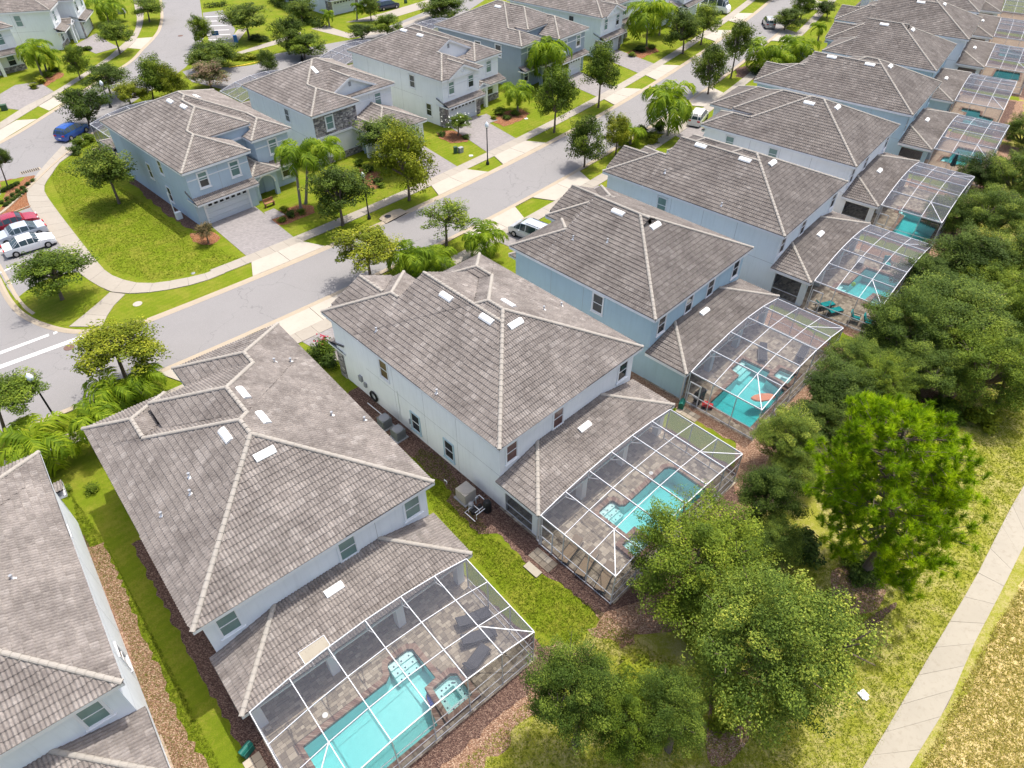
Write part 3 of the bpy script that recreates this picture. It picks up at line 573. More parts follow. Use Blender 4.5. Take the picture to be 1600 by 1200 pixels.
def tile_rows(P, r, i, s):
    """all tiles of one roof plane: list of arrays (u, v corners) clipped to the part of the plane that is the roof"""
    c = r['clip']; urange = (c[2], c[3]) if s in 'LR' else (c[0], c[1])
    vmax = (r['x1'] - r['x0']) if s in 'LR' else (r['y1'] - r['y0'])
    if {'L': 'R', 'R': 'L', 'B': 'F', 'F': 'B'}[s] in r['s']: vmax /= 2
    us = np.arange(urange[0] - .1, urange[1] + .1, .04); dv = TL * math.cos(math.atan(r['p'])); out = []
    def mask(v):
        X, Y = side_xy(r, s, us, np.full_like(us, v)); h = side_h(r, s, X, Y) + r['ez']; own = piece_h(r, X, Y)
        ok = (own > -1e8) & (np.abs(h - own) < 1e-5)
        for j, q in enumerate(P):
            if j != i: hq = piece_h(q, X, Y); ok &= (h > hq + 1e-5) if j < i else (h > hq - 1e-5)
        return ok
    for k in range(int(math.ceil(vmax / dv))):
        v0, v1 = k * dv, min((k + 1) * dv, vmax)
        I0, I1, Im = (intervals(mask(v), us) for v in (v0 + .01, v1 - .01, (v0 + v1) / 2))
        for a, b in Im:
            def match(I):
                best = [x for x in I if x[1] > a and x[0] < b]
                return (min(x[0] for x in best), max(x[1] for x in best)) if best else None
            m0 = match(I0) or (a, b); m1 = match(I1) or ((a + b) / 2 - .01, (a + b) / 2 + .01)
            off = 0.0; lo, hi = min(m0[0], m1[0]), max(m0[1], m1[1])
            j = np.arange(math.floor((lo - off) / TW), math.ceil((hi - off) / TW)); u0 = j * TW + off; u1 = u0 + TW
            cl = lambda x, m: np.clip(x, m[0], m[1])
            out.append((u0, cl(u0, m0), cl(u1, m0), cl(u0, m1), cl(u1, m1), v0, v1))
    return out
def tile_variants():
    L = []
    for k in range(8):
        mb = MB(); w = TW; top = []
        vs = [(FRK[q] * w, 0, .064 + PROF[q]) for q in range(9)] + [(FRK[q] * w, TL + .03, .014 + PROF[q]) for q in range(9)] + [(FRK[q] * w, 0, -.01) for q in range(9)]
        mb.add(vs, [(q, q + 1, 10 + q, 9 + q) for q in range(8)] + [(18 + q, 19 + q, q + 1, q) for q in range(8)], 0, (k + .5) / 8); L.append(mb.mesh('tile', M['tile']))
    return L
TILES = tile_variants()
def cap_mesh(k):
    mb = MB(); n = 6; vs = []
    for x, r in ((0, .145), (.43, .125)):
        for q in range(n + 1): t = PI * q / n; vs.append((x, r * math.cos(t), r * .85 * math.sin(t) + (0 if x else .012) - .03))
    mb.add(vs, [(q, q + 1, n + 2 + q, n + 1 + q) for q in range(n)] + [tuple(range(n + 1))], 0, k); return mb.mesh('ridge_tile', M['ridge'])
CAPS = [cap_mesh(.1), cap_mesh(.5), cap_mesh(.9)]
def cap_lines(P):
    L = []
    for i, r in enumerate(P):
        w, d = r['x1'] - r['x0'], r['y1'] - r['y0']; s = r['s']
        tm = min(w / 2 if 'L' in s and 'R' in s else w, d / 2 if 'B' in s and 'F' in s else d)
        for a, b, x, y, dx, dy in (('L', 'B', r['x0'], r['y0'], 1, 1), ('R', 'B', r['x1'], r['y0'], -1, 1), ('L', 'F', r['x0'], r['y1'], 1, -1), ('R', 'F', r['x1'], r['y1'], -1, -1)):
            if a in s and b in s: L.append((r, (x, y), (x + dx * tm, y + dy * tm)))
        if 'L' in s and 'R' in s and (d > w or not ('B' in s and 'F' in s)):
            x = (r['x0'] + r['x1']) / 2; L.append((r, (x, r['y0'] + (w / 2 if 'B' in s else 0)), (x, r['y1'] - (w / 2 if 'F' in s else 0))))
        if 'B' in s and 'F' in s and (w > d or not ('L' in s and 'R' in s)):
            y = (r['y0'] + r['y1']) / 2; L.append((r, (r['x0'] + (d / 2 if 'L' in s else 0), y), (r['x1'] - (d / 2 if 'R' in s else 0), y)))
    out = []
    for r, a, b in L:
        n = max(2, int(math.hypot(b[0] - a[0], b[1] - a[1]) / .06)); t = np.linspace(0, 1, n); X = a[0] + (b[0] - a[0]) * t; Y = a[1] + (b[1] - a[1]) * t
        h = piece_h(r, X, Y); ok = (h > -1e8) & (h > env(P, X, Y) - .02)
        L_ = math.hypot(b[0] - a[0], b[1] - a[1]); px, py = -(b[1] - a[1]) / L_ * .22, (b[0] - a[0]) / L_ * .22
        ok &= (env(P, X + px, Y + py) < h - .025) & (env(P, X - px, Y - py) < h - .025); idx = np.where(ok)[0]
        if len(idx) > 6: out.append(((X[idx[0]], Y[idx[0]], h[idx[0]]), (X[idx[-1]], Y[idx[-1]], h[idx[-1]])))
    return out
def roof(root, P, fr, near=False, name='roof', mat='tile'):
    x0 = min(r['clip'][0] for r in P); x1 = max(r['clip'][1] for r in P); y0 = min(r['clip'][2] for r in P); y1 = max(r['clip'][3] for r in P)
    # underlay just beneath the tiles
    st = .2; nx, ny = int((x1 - x0) / st) + 1, int((y1 - y0) / st) + 1; xs = np.linspace(x0, x1, nx + 1); ys = np.linspace(y0, y1, ny + 1)
    X, Y = np.meshgrid(xs, ys, indexing='ij'); Xc = np.clip(X, x0 + 1e-4, x1 - 1e-4); H = env(P, Xc, Y); Z = np.where(H > -1e8, H - .055, -1e9)
    idx = -np.ones(Z.shape, int); val = Z > -1e8; idx[val] = np.arange(val.sum())
    q = np.stack([idx[:-1, :-1], idx[1:, :-1], idx[1:, 1:], idx[:-1, 1:]], -1).reshape(-1, 4); q = q[(q >= 0).all(1)]
    zz = Z.reshape(-1); zi = np.full(len(q), True)
    V = np.stack([X[val], Y[val], Z[val]], 1); spread = V[q][:, :, 2].max(1) - V[q][:, :, 2].min(1); q = q[spread < .45]
    me = mesh_quads(name, V, q, np.full(len(q), .3)); me.materials.append(M['underlay']); R = link(name, me, root)
    # tiles
    mb = MB(); cand = []
    for i, r in enumerate(P):
        for s in r['s']:
            for (u, l0, r0, l1, r1, v0, v1) in tile_rows(P, r, i, s):
                keep = ((r0 - l0) + (r1 - l1)) > .03; u, l0, r0, l1, r1 = (a[keep] for a in (u, l0, r0, l1, r1)); n = len(u)
                if not n: continue
                full = (r0 - l0 > TW - 1e-3) & (r1 - l1 > TW - 1e-3); tone = rng.random(n)
                if near:
                    for uu in u[full]: cand.append((r, s, uu, v0))
                ub = l0[:, None] + (r0 - l0)[:, None] * FRK; ut = l1[:, None] + (r1 - l1)[:, None] * FRK
                hb = np.interp((ub - u[:, None]) / TW, FRK, PROF) + .064; ht = np.interp((ut - u[:, None]) / TW, FRK, PROF) + .014
                pts = []
                for uu, v, h in ((ub, v0, hb), (ut, v1 + .02, ht), (ub, v0, np.full_like(hb, -.01))):
                    x, y = side_xy(r, s, uu, np.full_like(uu, v)); z = r['ez'] + v * r['p'] + h; pts.append(np.stack([x, y, z], -1))
                A = np.concatenate(pts, 1).reshape(-1, 3); b = (np.arange(n) * 27)[:, None, None]
                qd = np.array([(k, k + 1, 10 + k, 9 + k) for k in range(8)] + [(18 + k, 19 + k, k + 1, k) for k in range(8)])
                if s in 'LF': qd = qd[:, ::-1]
                mb.arrays(A, (qd[None] + b).reshape(-1, 4), np.repeat(tone, 16)); mb.meta = getattr(mb, 'meta', []) + [(r, s, u, v0, full)]
    if near:
        def dist(t):
            r, s, uu, v = t; x, y = side_xy(r, s, uu, v); w = frame_pt(fr, x, y); z = r['ez'] + v * r['p']
            d = w[1] * math.cos(math.radians(42.39)) + (36 - z) * math.sin(math.radians(42.39)); px = 512 + 682 * w[0] / d; py = 384 - 682 * ((-(36 - z)) * math.cos(math.radians(42.39)) + w[1] * math.sin(math.radians(42.39))) / d
            return d + (0 if -5 < px < 1029 and -5 < py < 773 else 1000)
        cand.sort(key=dist); chosen = cand[:near]; key = {(id(r), s, round(u, 3), round(v, 3)) for r, s, u, v in chosen}
        for ci, (r, s, u, v0, full) in enumerate(mb.meta):                 # leave those tiles out of the joined mesh
            V, Q, T = mb.chunks[ci]; kp = np.array([(id(r), s, round(x, 3), round(v0, 3)) not in key for x in u]); k8 = np.repeat(kp, 16); mb.chunks[ci] = (V, Q[k8], T[k8])
        for r, s, u, v in chosen:
            ca = math.atan(r['p']); du, dvv = {'L': ((0, 1), (1, 0)), 'R': ((0, 1), (-1, 0)), 'B': ((1, 0), (0, 1)), 'F': ((1, 0), (0, -1))}[s]
            U = Vector((*du, 0)); Vv = Vector((dvv[0] * math.cos(ca), dvv[1] * math.cos(ca), math.sin(ca))); N = U.cross(Vv)
            x, y = side_xy(r, s, u, v); org = Vector((x, y, r['ez'] + v * r['p']))
            if N.z < 0: N = -N; org = org + U * TW; U = -U
            t = bpy.data.objects.new('tile', random.choice(TILES)); COL.objects.link(t); t.parent = R
            t.matrix_local = Matrix(((U.x, Vv.x, N.x, org.x), (U.y, Vv.y, N.y, org.y), (U.z, Vv.z, N.z, org.z), (0, 0, 0, 1)))
    mb.build('roof_tiles', M[mat], R, kind='stuff')
    # ridge and hip tiles
    cb = MB()
    for a, b in cap_lines(P):
        a, b = Vector(a), Vector(b)
        if b.z < a.z: a, b = b, a
        d = b - a; n = max(1, round(d.length / .39)); d.normalize(); yv = Vector((0, 0, 1)).cross(d).normalized(); zv = d.cross(yv)
        for k in range(n):
            p = a + (b - a) * (k / n); m = Matrix(((d.x, yv.x, zv.x, p.x), (d.y, yv.y, zv.y, p.y), (d.z, yv.z, zv.z, p.z + .085), (0, 0, 0, 1)))
            src = random.choice(CAPS)
            if near: t = bpy.data.objects.new('ridge_tile', src); COL.objects.link(t); t.parent = R; t.matrix_local = m
            else: cb.add([tuple(m @ v.co) for v in src.vertices], [tuple(f.vertices) for f in src.polygons], 0, random.random())
    if cb.n: cb.build('ridge_tiles', M['ridge'], R, kind='stuff')
    return R
def cells(rects, inset=0.0):
    rs = [(a + inset, b - inset, c + inset, d - inset) for a, b, c, d in rects]
    xs = sorted({v for r in rs for v in r[:2]}); ys = sorted({v for r in rs for v in r[2:]})
    ins = lambda i, j: 0 <= i < len(xs) - 1 and 0 <= j < len(ys) - 1 and any(r[0] <= (xs[i] + xs[i + 1]) / 2 <= r[1] and r[2] <= (ys[j] + ys[j + 1]) / 2 <= r[3] for r in rs)
    C, E = [], []
    for i in range(len(xs) - 1):
        for j in range(len(ys) - 1):
            if not ins(i, j): continue
            C.append((xs[i], xs[i + 1], ys[j], ys[j + 1]))
            if not ins(i - 1, j): E.append(((xs[i], ys[j + 1]), (xs[i], ys[j])))
            if not ins(i + 1, j): E.append(((xs[i + 1], ys[j]), (xs[i + 1], ys[j + 1])))
            if not ins(i, j - 1): E.append(((xs[i], ys[j]), (xs[i + 1], ys[j])))
            if not ins(i, j + 1): E.append(((xs[i + 1], ys[j + 1]), (xs[i], ys[j + 1])))
    return C, E
def eaves(root, rects, ez, drop=.2, mat='trim', name='fascia'):
    C, E = cells(rects); mb = MB()
    for a, b in E:
        d = (Vector(b) - Vector(a)).normalized(); o = Vector((d.y, -d.x)) * .02
        mb.quad((a[0] + o.x, a[1] + o.y, ez - drop), (b[0] + o.x, b[1] + o.y, ez - drop), (b[0] + o.x, b[1] + o.y, ez + .03), (a[0] + o.x, a[1] + o.y, ez + .03))
    for c in C: mb.quad((c[0], c[2], ez - drop + .01), (c[0], c[3], ez - drop + .01), (c[1], c[3], ez - drop + .01), (c[1], c[2], ez - drop + .01))
    return mb.build(name, M[mat], root)
def wmap(side, v):                                                  # wall coordinates: a along, d outward, z up
    return {'L': lambda a, d, z: (v - d, a, z), 'R': lambda a, d, z: (v + d, a, z), 'B': lambda a, d, z: (a, v - d, z), 'F': lambda a, d, z: (a, v + d, z)}[side]
def wbox(mb, f, a0, a1, d0, d1, z0, z1, mi=0, tone=.5):
    p = [f(a, d, z) for z in (z0, z1) for d in (d0, d1) for a in (a0, a1)]
    mb.add(p, [(0, 1, 3, 2), (4, 6, 7, 5), (0, 4, 5, 1), (2, 3, 7, 6), (0, 2, 6, 4), (1, 5, 7, 3)], mi, tone)
def window(root, side, v, a, z0, w=.95, h=1.6, glass='gl_dark', trim='trim', wide=.11, name='window', lower=None):
    f = wmap(side, v); mb = MB(); a0, a1, z1 = a - w / 2, a + w / 2, z0 + h
    for b in ((a0 - wide, a0, z0 - wide, z1 + wide), (a1, a1 + wide, z0 - wide, z1 + wide), (a0, a1, z1, z1 + wide), (a0, a1, z0 - wide, z0)): wbox(mb, f, b[0], b[1], 0, .06, b[2], b[3])
    wbox(mb, f, a0 - wide - .05, a1 + wide + .05, .0, .1, z0 - wide - .07, z0 - wide + .004)
    t = .045
    for b in ((a0, a0 + t, z0, z1), (a1 - t, a1, z0, z1), (a0 + t, a1 - t, z1 - t, z1), (a0 + t, a1 - t, z0, z0 + t), (a0 + t, a1 - t, (z0 + z1) / 2 - .03, (z0 + z1) / 2 + .03)): wbox(mb, f, b[0], b[1], .01, .035, b[2], b[3], 1)
    W = mb.build(name, [M[trim], M['trim']], root)
    for (za, zb, g) in ((z0 + t, (z0 + z1) / 2 - .03, lower or glass), ((z0 + z1) / 2 + .03, z1 - t, glass)):
        p = MB(); p.quad(f(a0 + t, .014, za), f(a1 - t, .014, za), f(a1 - t, .014, zb), f(a0 + t, .014, zb)); p.build('pane', M[g], W)
    return W
def roof_vent(root, P, x, y, along, box=True, size=1.0):
    z = float(env(P, np.array([x]), np.array([y]))[0]); e = .05
    gx = (float(env(P, np.array([x + e]), np.array([y]))[0]) - z) / e; gy = (float(env(P, np.array([x]), np.array([y + e]))[0]) - z) / e
    if abs(gx) > 2: gx = 0
    if abs(gy) > 2: gy = 0
    N = Vector((-gx, -gy, 1)).normalized(); mb = MB()
    if box:
        U = Vector((0, 1, gy)) if along == 'y' else Vector((1, 0, gx)); U.normalize(); Vv = N.cross(U); L, w, h = .58 * size, .24 * size, .16
        prof = [(-w, 0), (-w, h * .45), (-w * .5, h), (w * .55, h), (w, h * .5), (w, 0)]; pts = []
        for k in (-L, L): pts += [tuple(U * k + Vv * a + N * (b + .055) + Vector((x, y, z))) for a, b in prof]
        mb.add(pts, [(i, i + 1, 7 + i, 6 + i) for i in range(5)] + [(5, 4, 3, 2, 1, 0), (6, 7, 8, 9, 10, 11)]); mb.build('roof_vent', M['vent'], root)
    else:
        mb.tube([(x, y, z - .02), (x, y, z + .3)], [.05, .05], 8); mb.tube([(x, y, z + .02), (x, y, z + .1)], [.16, .07], 8, 0); mb.tube([(x, y, z + .3), (x, y, z + .36)], [.085, .085], 8, 1); mb.build('vent_pipe', [M['vent'], M['midgrey']], root)
def gable(root, r, yc, wall, below=None, emblem=None):
    """vertical end of a piece cut at y = yc: stucco triangle and white rake boards"""
    a, b = max(r['x0'], r['clip'][0]), min(r['x1'], r['clip'][1]); m = (r['x0'] + r['x1']) / 2; yw = yc - .25; zb = below if below is not None else r['ez'] - .15
    top = lambda x: r['ez'] + r['p'] * min(x - r['x0'], r['x1'] - x) if 'L' in r['s'] else r['ez'] + r['p'] * (r['x1'] - x)
    xs = sorted({a, b, min(max(m, a), b)}); mb = MB(); n = len(xs)
    mb.add([(x, yw, zb) for x in xs] + [(x, yw, max(top(x) - .06, zb)) for x in xs], [(i, i + 1, n + i + 1, n + i) for i in range(n - 1)]); mb.build('gable_wall', wall, root)
    rk = MB()
    for i in range(n - 1):
        p, q = Vector((xs[i], yc + .0, top(xs[i]) - .09)), Vector((xs[i + 1], yc + .0, top(xs[i + 1]) - .09)); rk.bar(p, q, .05, .24)
        rk.quad((xs[i], yw, p.z), (xs[i + 1], yw, q.z), (xs[i + 1], yc, q.z), (xs[i], yc, p.z))
    rk.build('rake_board', M['trim'], root)
    if emblem:
        e = MB(); z = r['ez'] + emblem; pts = [(0, .42), (.33, 0), (0, -.42), (-.33, 0)]
        for i in range(4): p, q = pts[i], pts[(i + 1) % 4]; e.bar((m + p[0], yw + .03, z + p[1]), (m + q[0], yw + .03, z + q[1]), .06, .09)
        e.build('diamond_ornament', M['trim'], root)
    if abs(zb - (r['ez'] - .15)) < .5 and emblem is None and r['p'] == PITCH and r['x1'] - r['x0'] > 8:
        e = MB(); z = r['ez'] + .5 * PITCH * (r['x1'] - r['x0']) - .75; e.box(m - .16, m + .16, yw - .01, yw + .04, z - .3, z + .2); e.build('gable_vent', M['midgrey'], root)
def arch(root, x0, x1, yc, z1, mat, pw=.42, depth=.42):
    """wall with an arched opening facing the street"""
    mb = MB(); m = (x0 + x1) / 2; r = (x1 - x0) / 2 - pw; zs = z1 - r - .35; n = 10
    for d, s in ((0, 1), (depth, -1)):
        y = yc - d
        for a, b in ((x0, x0 + pw), (x1 - pw, x1)): mb.quad((a, y, 0), (b, y, 0), (b, y, zs), (a, y, zs))
        for k in range(n):
            t0, t1 = PI - PI * k / n, PI - PI * (k + 1) / n; p, q = (m + r * math.cos(t0), zs + r * math.sin(t0)), (m + r * math.cos(t1), zs + r * math.sin(t1))
            mb.quad((p[0], y, p[1]), (q[0], y, q[1]), (q[0], y, z1), (p[0], y, z1))
        for a, b in ((x0, x0 + pw), (x1 - pw, x1)): mb.quad((a, y, zs), (b, y, zs), (b, y, z1), (a, y, z1))
    for k in range(n):
        t0, t1 = PI - PI * k / n, PI - PI * (k + 1) / n; p, q = (m + r * math.cos(t0), zs + r * math.sin(t0)), (m + r * math.cos(t1), zs + r * math.sin(t1)); mb.quad((p[0], yc, p[1]), (q[0], yc, q[1]), (q[0], yc - depth, q[1]), (p[0], yc - depth, p[1]))
    for x in (x0, x0 + pw, x1 - pw, x1): mb.quad((x, yc, 0), (x, yc - depth, 0), (x, yc - depth, zs if x in (x0 + pw, x1 - pw) else z1), (x, yc, zs if x in (x0 + pw, x1 - pw) else z1))
    A = mb.build('porch_arch', mat, root); t = MB()
    for k in range(n):
        t0, t1 = PI - PI * k / n, PI - PI * (k + 1) / n; t.bar((m + (r + .08) * math.cos(t0), yc + .03, zs + (r + .08) * math.sin(t0)), (m + (r + .08) * math.cos(t1), yc + .03, zs + (r + .08) * math.sin(t1)), .07, .17)
    t.build('arch_trim', M['trim'], A); d = MB(); d.quad((x0 + pw, yc - 1.5, 0), (x1 - pw, yc - 1.5, 0), (x1 - pw, yc - 1.5, 2.3), (x0 + pw, yc - 1.5, 2.3)); d.build('front_door', M['st_steel'], root)
def garage(root, x0, x1, v, mat='garage'):
    mb = MB(); f = wmap('F', v); n = 4
    for k in range(n): wbox(mb, f, x0, x1, .0, .05, .02 + k * .56, .02 + (k + 1) * .56 - .025)
    D = mb.build('garage_door', M[mat], root); g = MB(); m = int((x1 - x0) / .62)
    for k in range(m):
        a = x0 + .12 + k * (x1 - x0 - .2) / m; wbox(g, f, a, a + .4, .05, .062, 1.86, 2.12)
    g.build('garage_window', M['dark'], D)
    t = MB(); wbox(t, f, x0 - .2, x0, 0, .1, 0, 2.5); wbox(t, f, x1, x1 + .2, 0, .1, 0, 2.5); wbox(t, f, x0, x1, 0, .1, 2.28, 2.5); t.build('garage_trim', M['trim'], root)
def T1():
    W = 13.8
    P = [pc(0, W, 0, 15.15), pc(0, 4.93, 8, 17.2, 'LRF'), pc(1.2, W, 8, 17.9, 'LRF', (3.7, W, 8, 15.4)), pc(6.2, W, 8, 19.24, 'LRF')]
    foot = [(0, W, 0, 15.15), (0, 4.93, 0, 17.2), (6.2, W, 0, 19.24)]
    low = [[pc(6.5, 13.5, 17.6, 19.85, 'F', None, 2.75, .34)], [pc(3.2, 6.6, 14.4, 18.6, 'LRF', None, 2.95, .4)], [pc(0, 3.3, 16.6, 17.95, 'F', None, 2.75, .34)]]
    wins = [('F', 18.84, 8.2, 3.95, .95, 1.5), ('F', 18.84, 11.7, 3.95, .95, 1.5), ('F', 16.8, 2.4, 3.95, .95, 1.5), ('F', 16.8, 1.6, .9, .95, 1.5)]
    return dict(W=W, P=P, foot=foot, low=low, wins=wins, front=19.24, garage=(7.6, 12.4, 18.84), arch=(3.5, 6.3, 18.2, 2.9), gables=[], clipwall=[(3.7, 10.5, 15.4)])
def T2():
    W = 13.7
    P = [pc(0, W, 0, 15.1), pc(0, 12.3, 6, 20.6, 'LR', (0, 12.3, 6, 14.38)), pc(0, 7.6, 10, 19.05, 'LRF'), pc(8.3, W, 8, 16.85, 'LRF'), pc(1.05, 6.55, 14.6, 20, 'LR', (1.05, 6.55, 14.6, 19.3))]
    foot = [(0, W, 0, 15.1), (0, 7.6, 0, 19.05), (8.3, W, 0, 16.85)]
    low = [[pc(.3, 7.3, 17.4, 19.7, 'F', None, 2.75, .34)], [pc(7.4, 9.9, 14.0, 19, 'LR', (7.4, 9.9, 14, 18.0), 2.95, .45)], [pc(9.5, 13.6, 16.2, 17.75, 'F', None, 2.75, .34)]]
    wins = [('F', 18.65, 2.0, 3.95, .95, 1.5), ('F', 18.65, 5.6, 3.95, .95, 1.5), ('F', 16.45, 11.4, 3.95, .95, 1.5), ('F', 16.45, 11.6, .9, 1.1, 1.5)]
    return dict(W=W, P=P, foot=foot, low=low, wins=wins, front=19.05, garage=(1.4, 6.2, 18.65), arch=(7.6, 9.7, 17.8, 2.95), gables=[(1, 14.38, 6.0, None), (4, 19.3, 5.9, .62)], lowgable=[(1, 0, 18.0)], stone=True, clipwall=[])
def T3():
    W = 13.9
    P = [pc(0, W, 0, 15.0), pc(0, W, 6, 18.5, 'LR', (0, W, 6, 11.5)), pc(0, 6.6, 8, 14.8, 'LRF'), pc(5.95, W, 8, 16.1, 'LRF'), pc(6.9, 12.9, 12, 17, 'LR', (6.9, 12.9, 12, 16.4))]
    foot = [(0, W, 0, 14.2), (0, 6.6, 0, 14.8), (5.95, W, 0, 16.1)]
    low = [[pc(6.4, 13.5, 14.4, 16.8, 'F', None, 2.75, .34)], [pc(2.6, 6.2, 13.8, 17.4, 'LRF', None, 2.95, .4)]]
    wins = [('F', 15.7, 8.2, 3.95, .95, 1.5), ('F', 15.7, 11.7, 3.95, .95, 1.5)]
    P[0]['y1'] = 18.45; P[0]['clip'] = (0, W, 0, 11.55)
    return dict(W=W, P=P, foot=foot, low=low, wins=wins, front=16.1, garage=(7.6, 12.4, 15.7), arch=(2.9, 6.0, 16.6, 2.95), gables=[(1, 11.5, 6.0, None), (4, 16.4, 5.9, .6)], clipwall=[])
def T4():
    W = 13.7
    P = [pc(0, W, 0, 13.2), pc(6.9, W, 6, 15.0, 'LRF'), pc(1.6, 10.6, 6, 18, 'LR', (1.6, 10.6, 6, 12.6))]
    foot = [(0, W, 0, 13.2), (6.9, W, 0, 15.0)]
    low = [[pc(-.1, 7.5, 11.5, 18.8, 'LRF', None, 2.9, .42)], [pc(5.6, 8.2, 12.0, 18.0, 'LR', (5.6, 8.2, 12, 17.2), 3.3, .45)]]
    wins = [('F', 14.665, 11.2, 3.95, .95, 1.5), ('F', 14.665, 11.2, .9, .95, 1.5), ('F', 12.8, 2.6, 3.95, .95, 1.5)]
    return dict(W=W, P=P, foot=foot, low=low, wins=wins, front=15.0, garage=(1.0, 5.6, 18.4), arch=(5.8, 8.0, 17.0, 3.3), gables=[(2, 12.6, 6.0, None)], lowgable=[(1, 0, 17.2)], clipwall=[], stone2=True, lowwalls=[(.3, 7.1, 12.0, 18.4)])
def house(kind, fr, label, wall, near=0, mx=False, lanai=True, side_windows=(), vents=(), pipes=(), low_vents=(), sidewall=None, group=None, stone=None, trim='trim', glass='gl_dark', solid=None, tiles='tile'):
    H = kind(); W = H['W']; wm = M[wall]; fx = (lambda x: W - x) if mx else (lambda x: x); ms = (lambda s: s.translate(str.maketrans('LR', 'RL'))) if mx else (lambda s: s)
    sw = lambda a, b: (min(fx(a), fx(b)), max(fx(a), fx(b)))
    P = [mirror(r, W) for r in H['P']] if mx else H['P']; low = [[mirror(r, W) for r in g] if mx else g for g in H['low']]
    foot = [(*sw(a, b), c, d) for a, b, c, d in H['foot']]
    root = thing('house', label, 'house', (*fr[0], 0), math.radians(fr[1]), group)
    C, E = cells(foot, .4); mb = MB()
    for a, b in E: mb.quad((*a, -.05), (*b, -.05), (*b, EZ - .18), (*a, EZ - .18))
    WALL = mb.build('wall', wm, root)
    # recessed control joints of the stucco
    js = MB()
    for a, b in E:
        L = math.dist(a, b); d = Vector((b[0] - a[0], b[1] - a[1])) / max(L, 1e-6); o = Vector((d.y, -d.x)) * .004
        if L > 4:
            for k in range(1, int(L / 3.4)):
                p = Vector(a) + d * (k * 3.4) + o; js.quad((*(p - d * .012), .1), (*(p + d * .012), .1), (*(p + d * .012), EZ - .2), (*(p - d * .012), EZ - .2))
            p, q = Vector(a) + o, Vector(b) + o; js.quad((*p, 3.02), (*q, 3.02), (*q, 3.045), (*p, 3.045))
    js.build('control_joint', M['midgrey'], WALL)
    eaves(root, foot, EZ); R = roof(root, P, fr, near, 'roof', tiles)
    for gi, yc, zb, em in H['gables']: gable(R, P[gi], yc, wm, zb, em)
    for cx, cy0, cy in H['clipwall']:                               # stucco below the raised eave of the middle wing
        x = fx(cx); m2 = MB(); r = P[2]; s = -1 if mx else 1
        n = 16; ys = [cy0 - 2.5 + (cy + 2.5 - cy0) * k / n for k in range(n + 1)]; xi = x + s * .25
        tz = lambda xx, yy: float(piece_h(r, np.array([xx]), np.array([yy]))[0]) - .07
        for k in range(n): m2.quad((xi, ys[k], EZ - .1), (xi, ys[k + 1], EZ - .1), (xi, ys[k + 1], tz(xi, min(ys[k + 1], cy - .01))), (xi, ys[k], tz(xi, ys[k])))
        x2 = fx(8.5); zz = r['ez'] + r['p'] * (17.9 - cy) - .1; m2.quad((xi, cy - .25, EZ - .3), (x2, cy - .25, EZ - .3), (x2, cy - .25, zz), (xi, cy - .25, zz)); m2.build('upper_wall', wm, root)
        m3 = MB(); m3.bar((x, cy, zz), (x2, cy, zz), .06, .22); m3.bar((x, cy, zz), (x, cy0 - 1.5, zz - .0), .06, .22); m3.build('upper_fascia', M['trim'], root)
    for gi, g in enumerate(low):
        RL = roof(root, g, fr, 0, 'lower_roof', tiles)
        for r in g:
            c = r['clip']; eaves(RL, [(c[0], c[1], c[2], c[3])], r['ez'] if 'LR' not in r['s'] or 'F' in r['s'] else r['ez'], .16, name='lower_fascia')
        for (k, pi, yc) in H.get('lowgable', []):
            if k == gi: gable(RL, g[pi], yc, wm, g[pi]['ez'] - .1)
    for a, b, c, d in H.get('lowwalls', []):
        m2 = MB(); x0, x1 = sw(a, b)
        for p, q in (((x0, d), (x1, d)), ((x0, c), (x0, d)), ((x1, c), (x1, d))): m2.quad((*p, -.05), (*q, -.05), (*q, 2.8), (*p, 2.8))
        m2.build('garage_wall', wm, root)
    for k, (s, v, a, z, w, h) in enumerate(H['wins']): window(root, s, v, fx(a), z, w, h, 'gl_green', trim, .13, lower='gl_dark' if k % 2 else 'gl_green')
    ga = sw(*H['garage'][:2]); garage(root, ga[0], ga[1], H['garage'][2])
    ax = sw(*H['arch'][:2]); arch(root, ax[0], ax[1], H['arch'][2], H['arch'][3], wm)
    if H.get('stone') and stone is not False:
        def sv(g, q0, q1, d, z0, z1): m2 = MB(); wbox(m2, g, q0, q1, 0, d, z0, z1); m2.build('stone_veneer', M['stone'], root)
        for a, b in ((.42, 1.1), (6.5, 7.18)): sv(wmap('F', 18.65), *sw(a, b), .1, 0, 2.7)
        sv(wmap('F', 16.45), *sw(9.4, 13.25), .12, 0, .8); xe = fx(.4); ss = 1 if mx else -1; m2 = MB(); m2.box(min(xe, xe + ss * .09), max(xe, xe + ss * .09), 17.9, 18.65, 0, 2.7); m2.build('stone_veneer', M['stone'], root)
    if H.get('stone2'):
        x0, x1 = sw(7.3, 13.3)
        for z0, z1 in ((3.4, 5.85), (0, .8)): m2 = MB(); wbox(m2, wmap('F', 14.6), x0, x1, 0, .06, z0, z1); m2.build('stone_veneer', M['stone'], root)
        m3 = MB(); wbox(m3, wmap('F', 14.6), x0, x1, 0, .14, 3.15, 3.4); m3.build('belt_course', M['trim'], root)
    for a, b in E:                                                  # raised band under the upper windows on street faces
        if a[1] == b[1] and a[1] > 12 and abs(a[0] - b[0]) > 3: bc = MB(); bc.box(min(a[0], b[0]) + .05, max(a[0], b[0]) - .05, a[1], a[1] + .03, 4.9, 5.02); bc.build('band', M['trim'], root)
    for x in ((.75, 5.5, 12.3) if H['foot'][0][1] < 13.75 else (1.45, 8.2, 12.4)) if not side_windows or 'B' not in [w[0] for w in side_windows] else (): window(root, 'B', .4, x, 3.83, .9, 1.6, glass, wall)
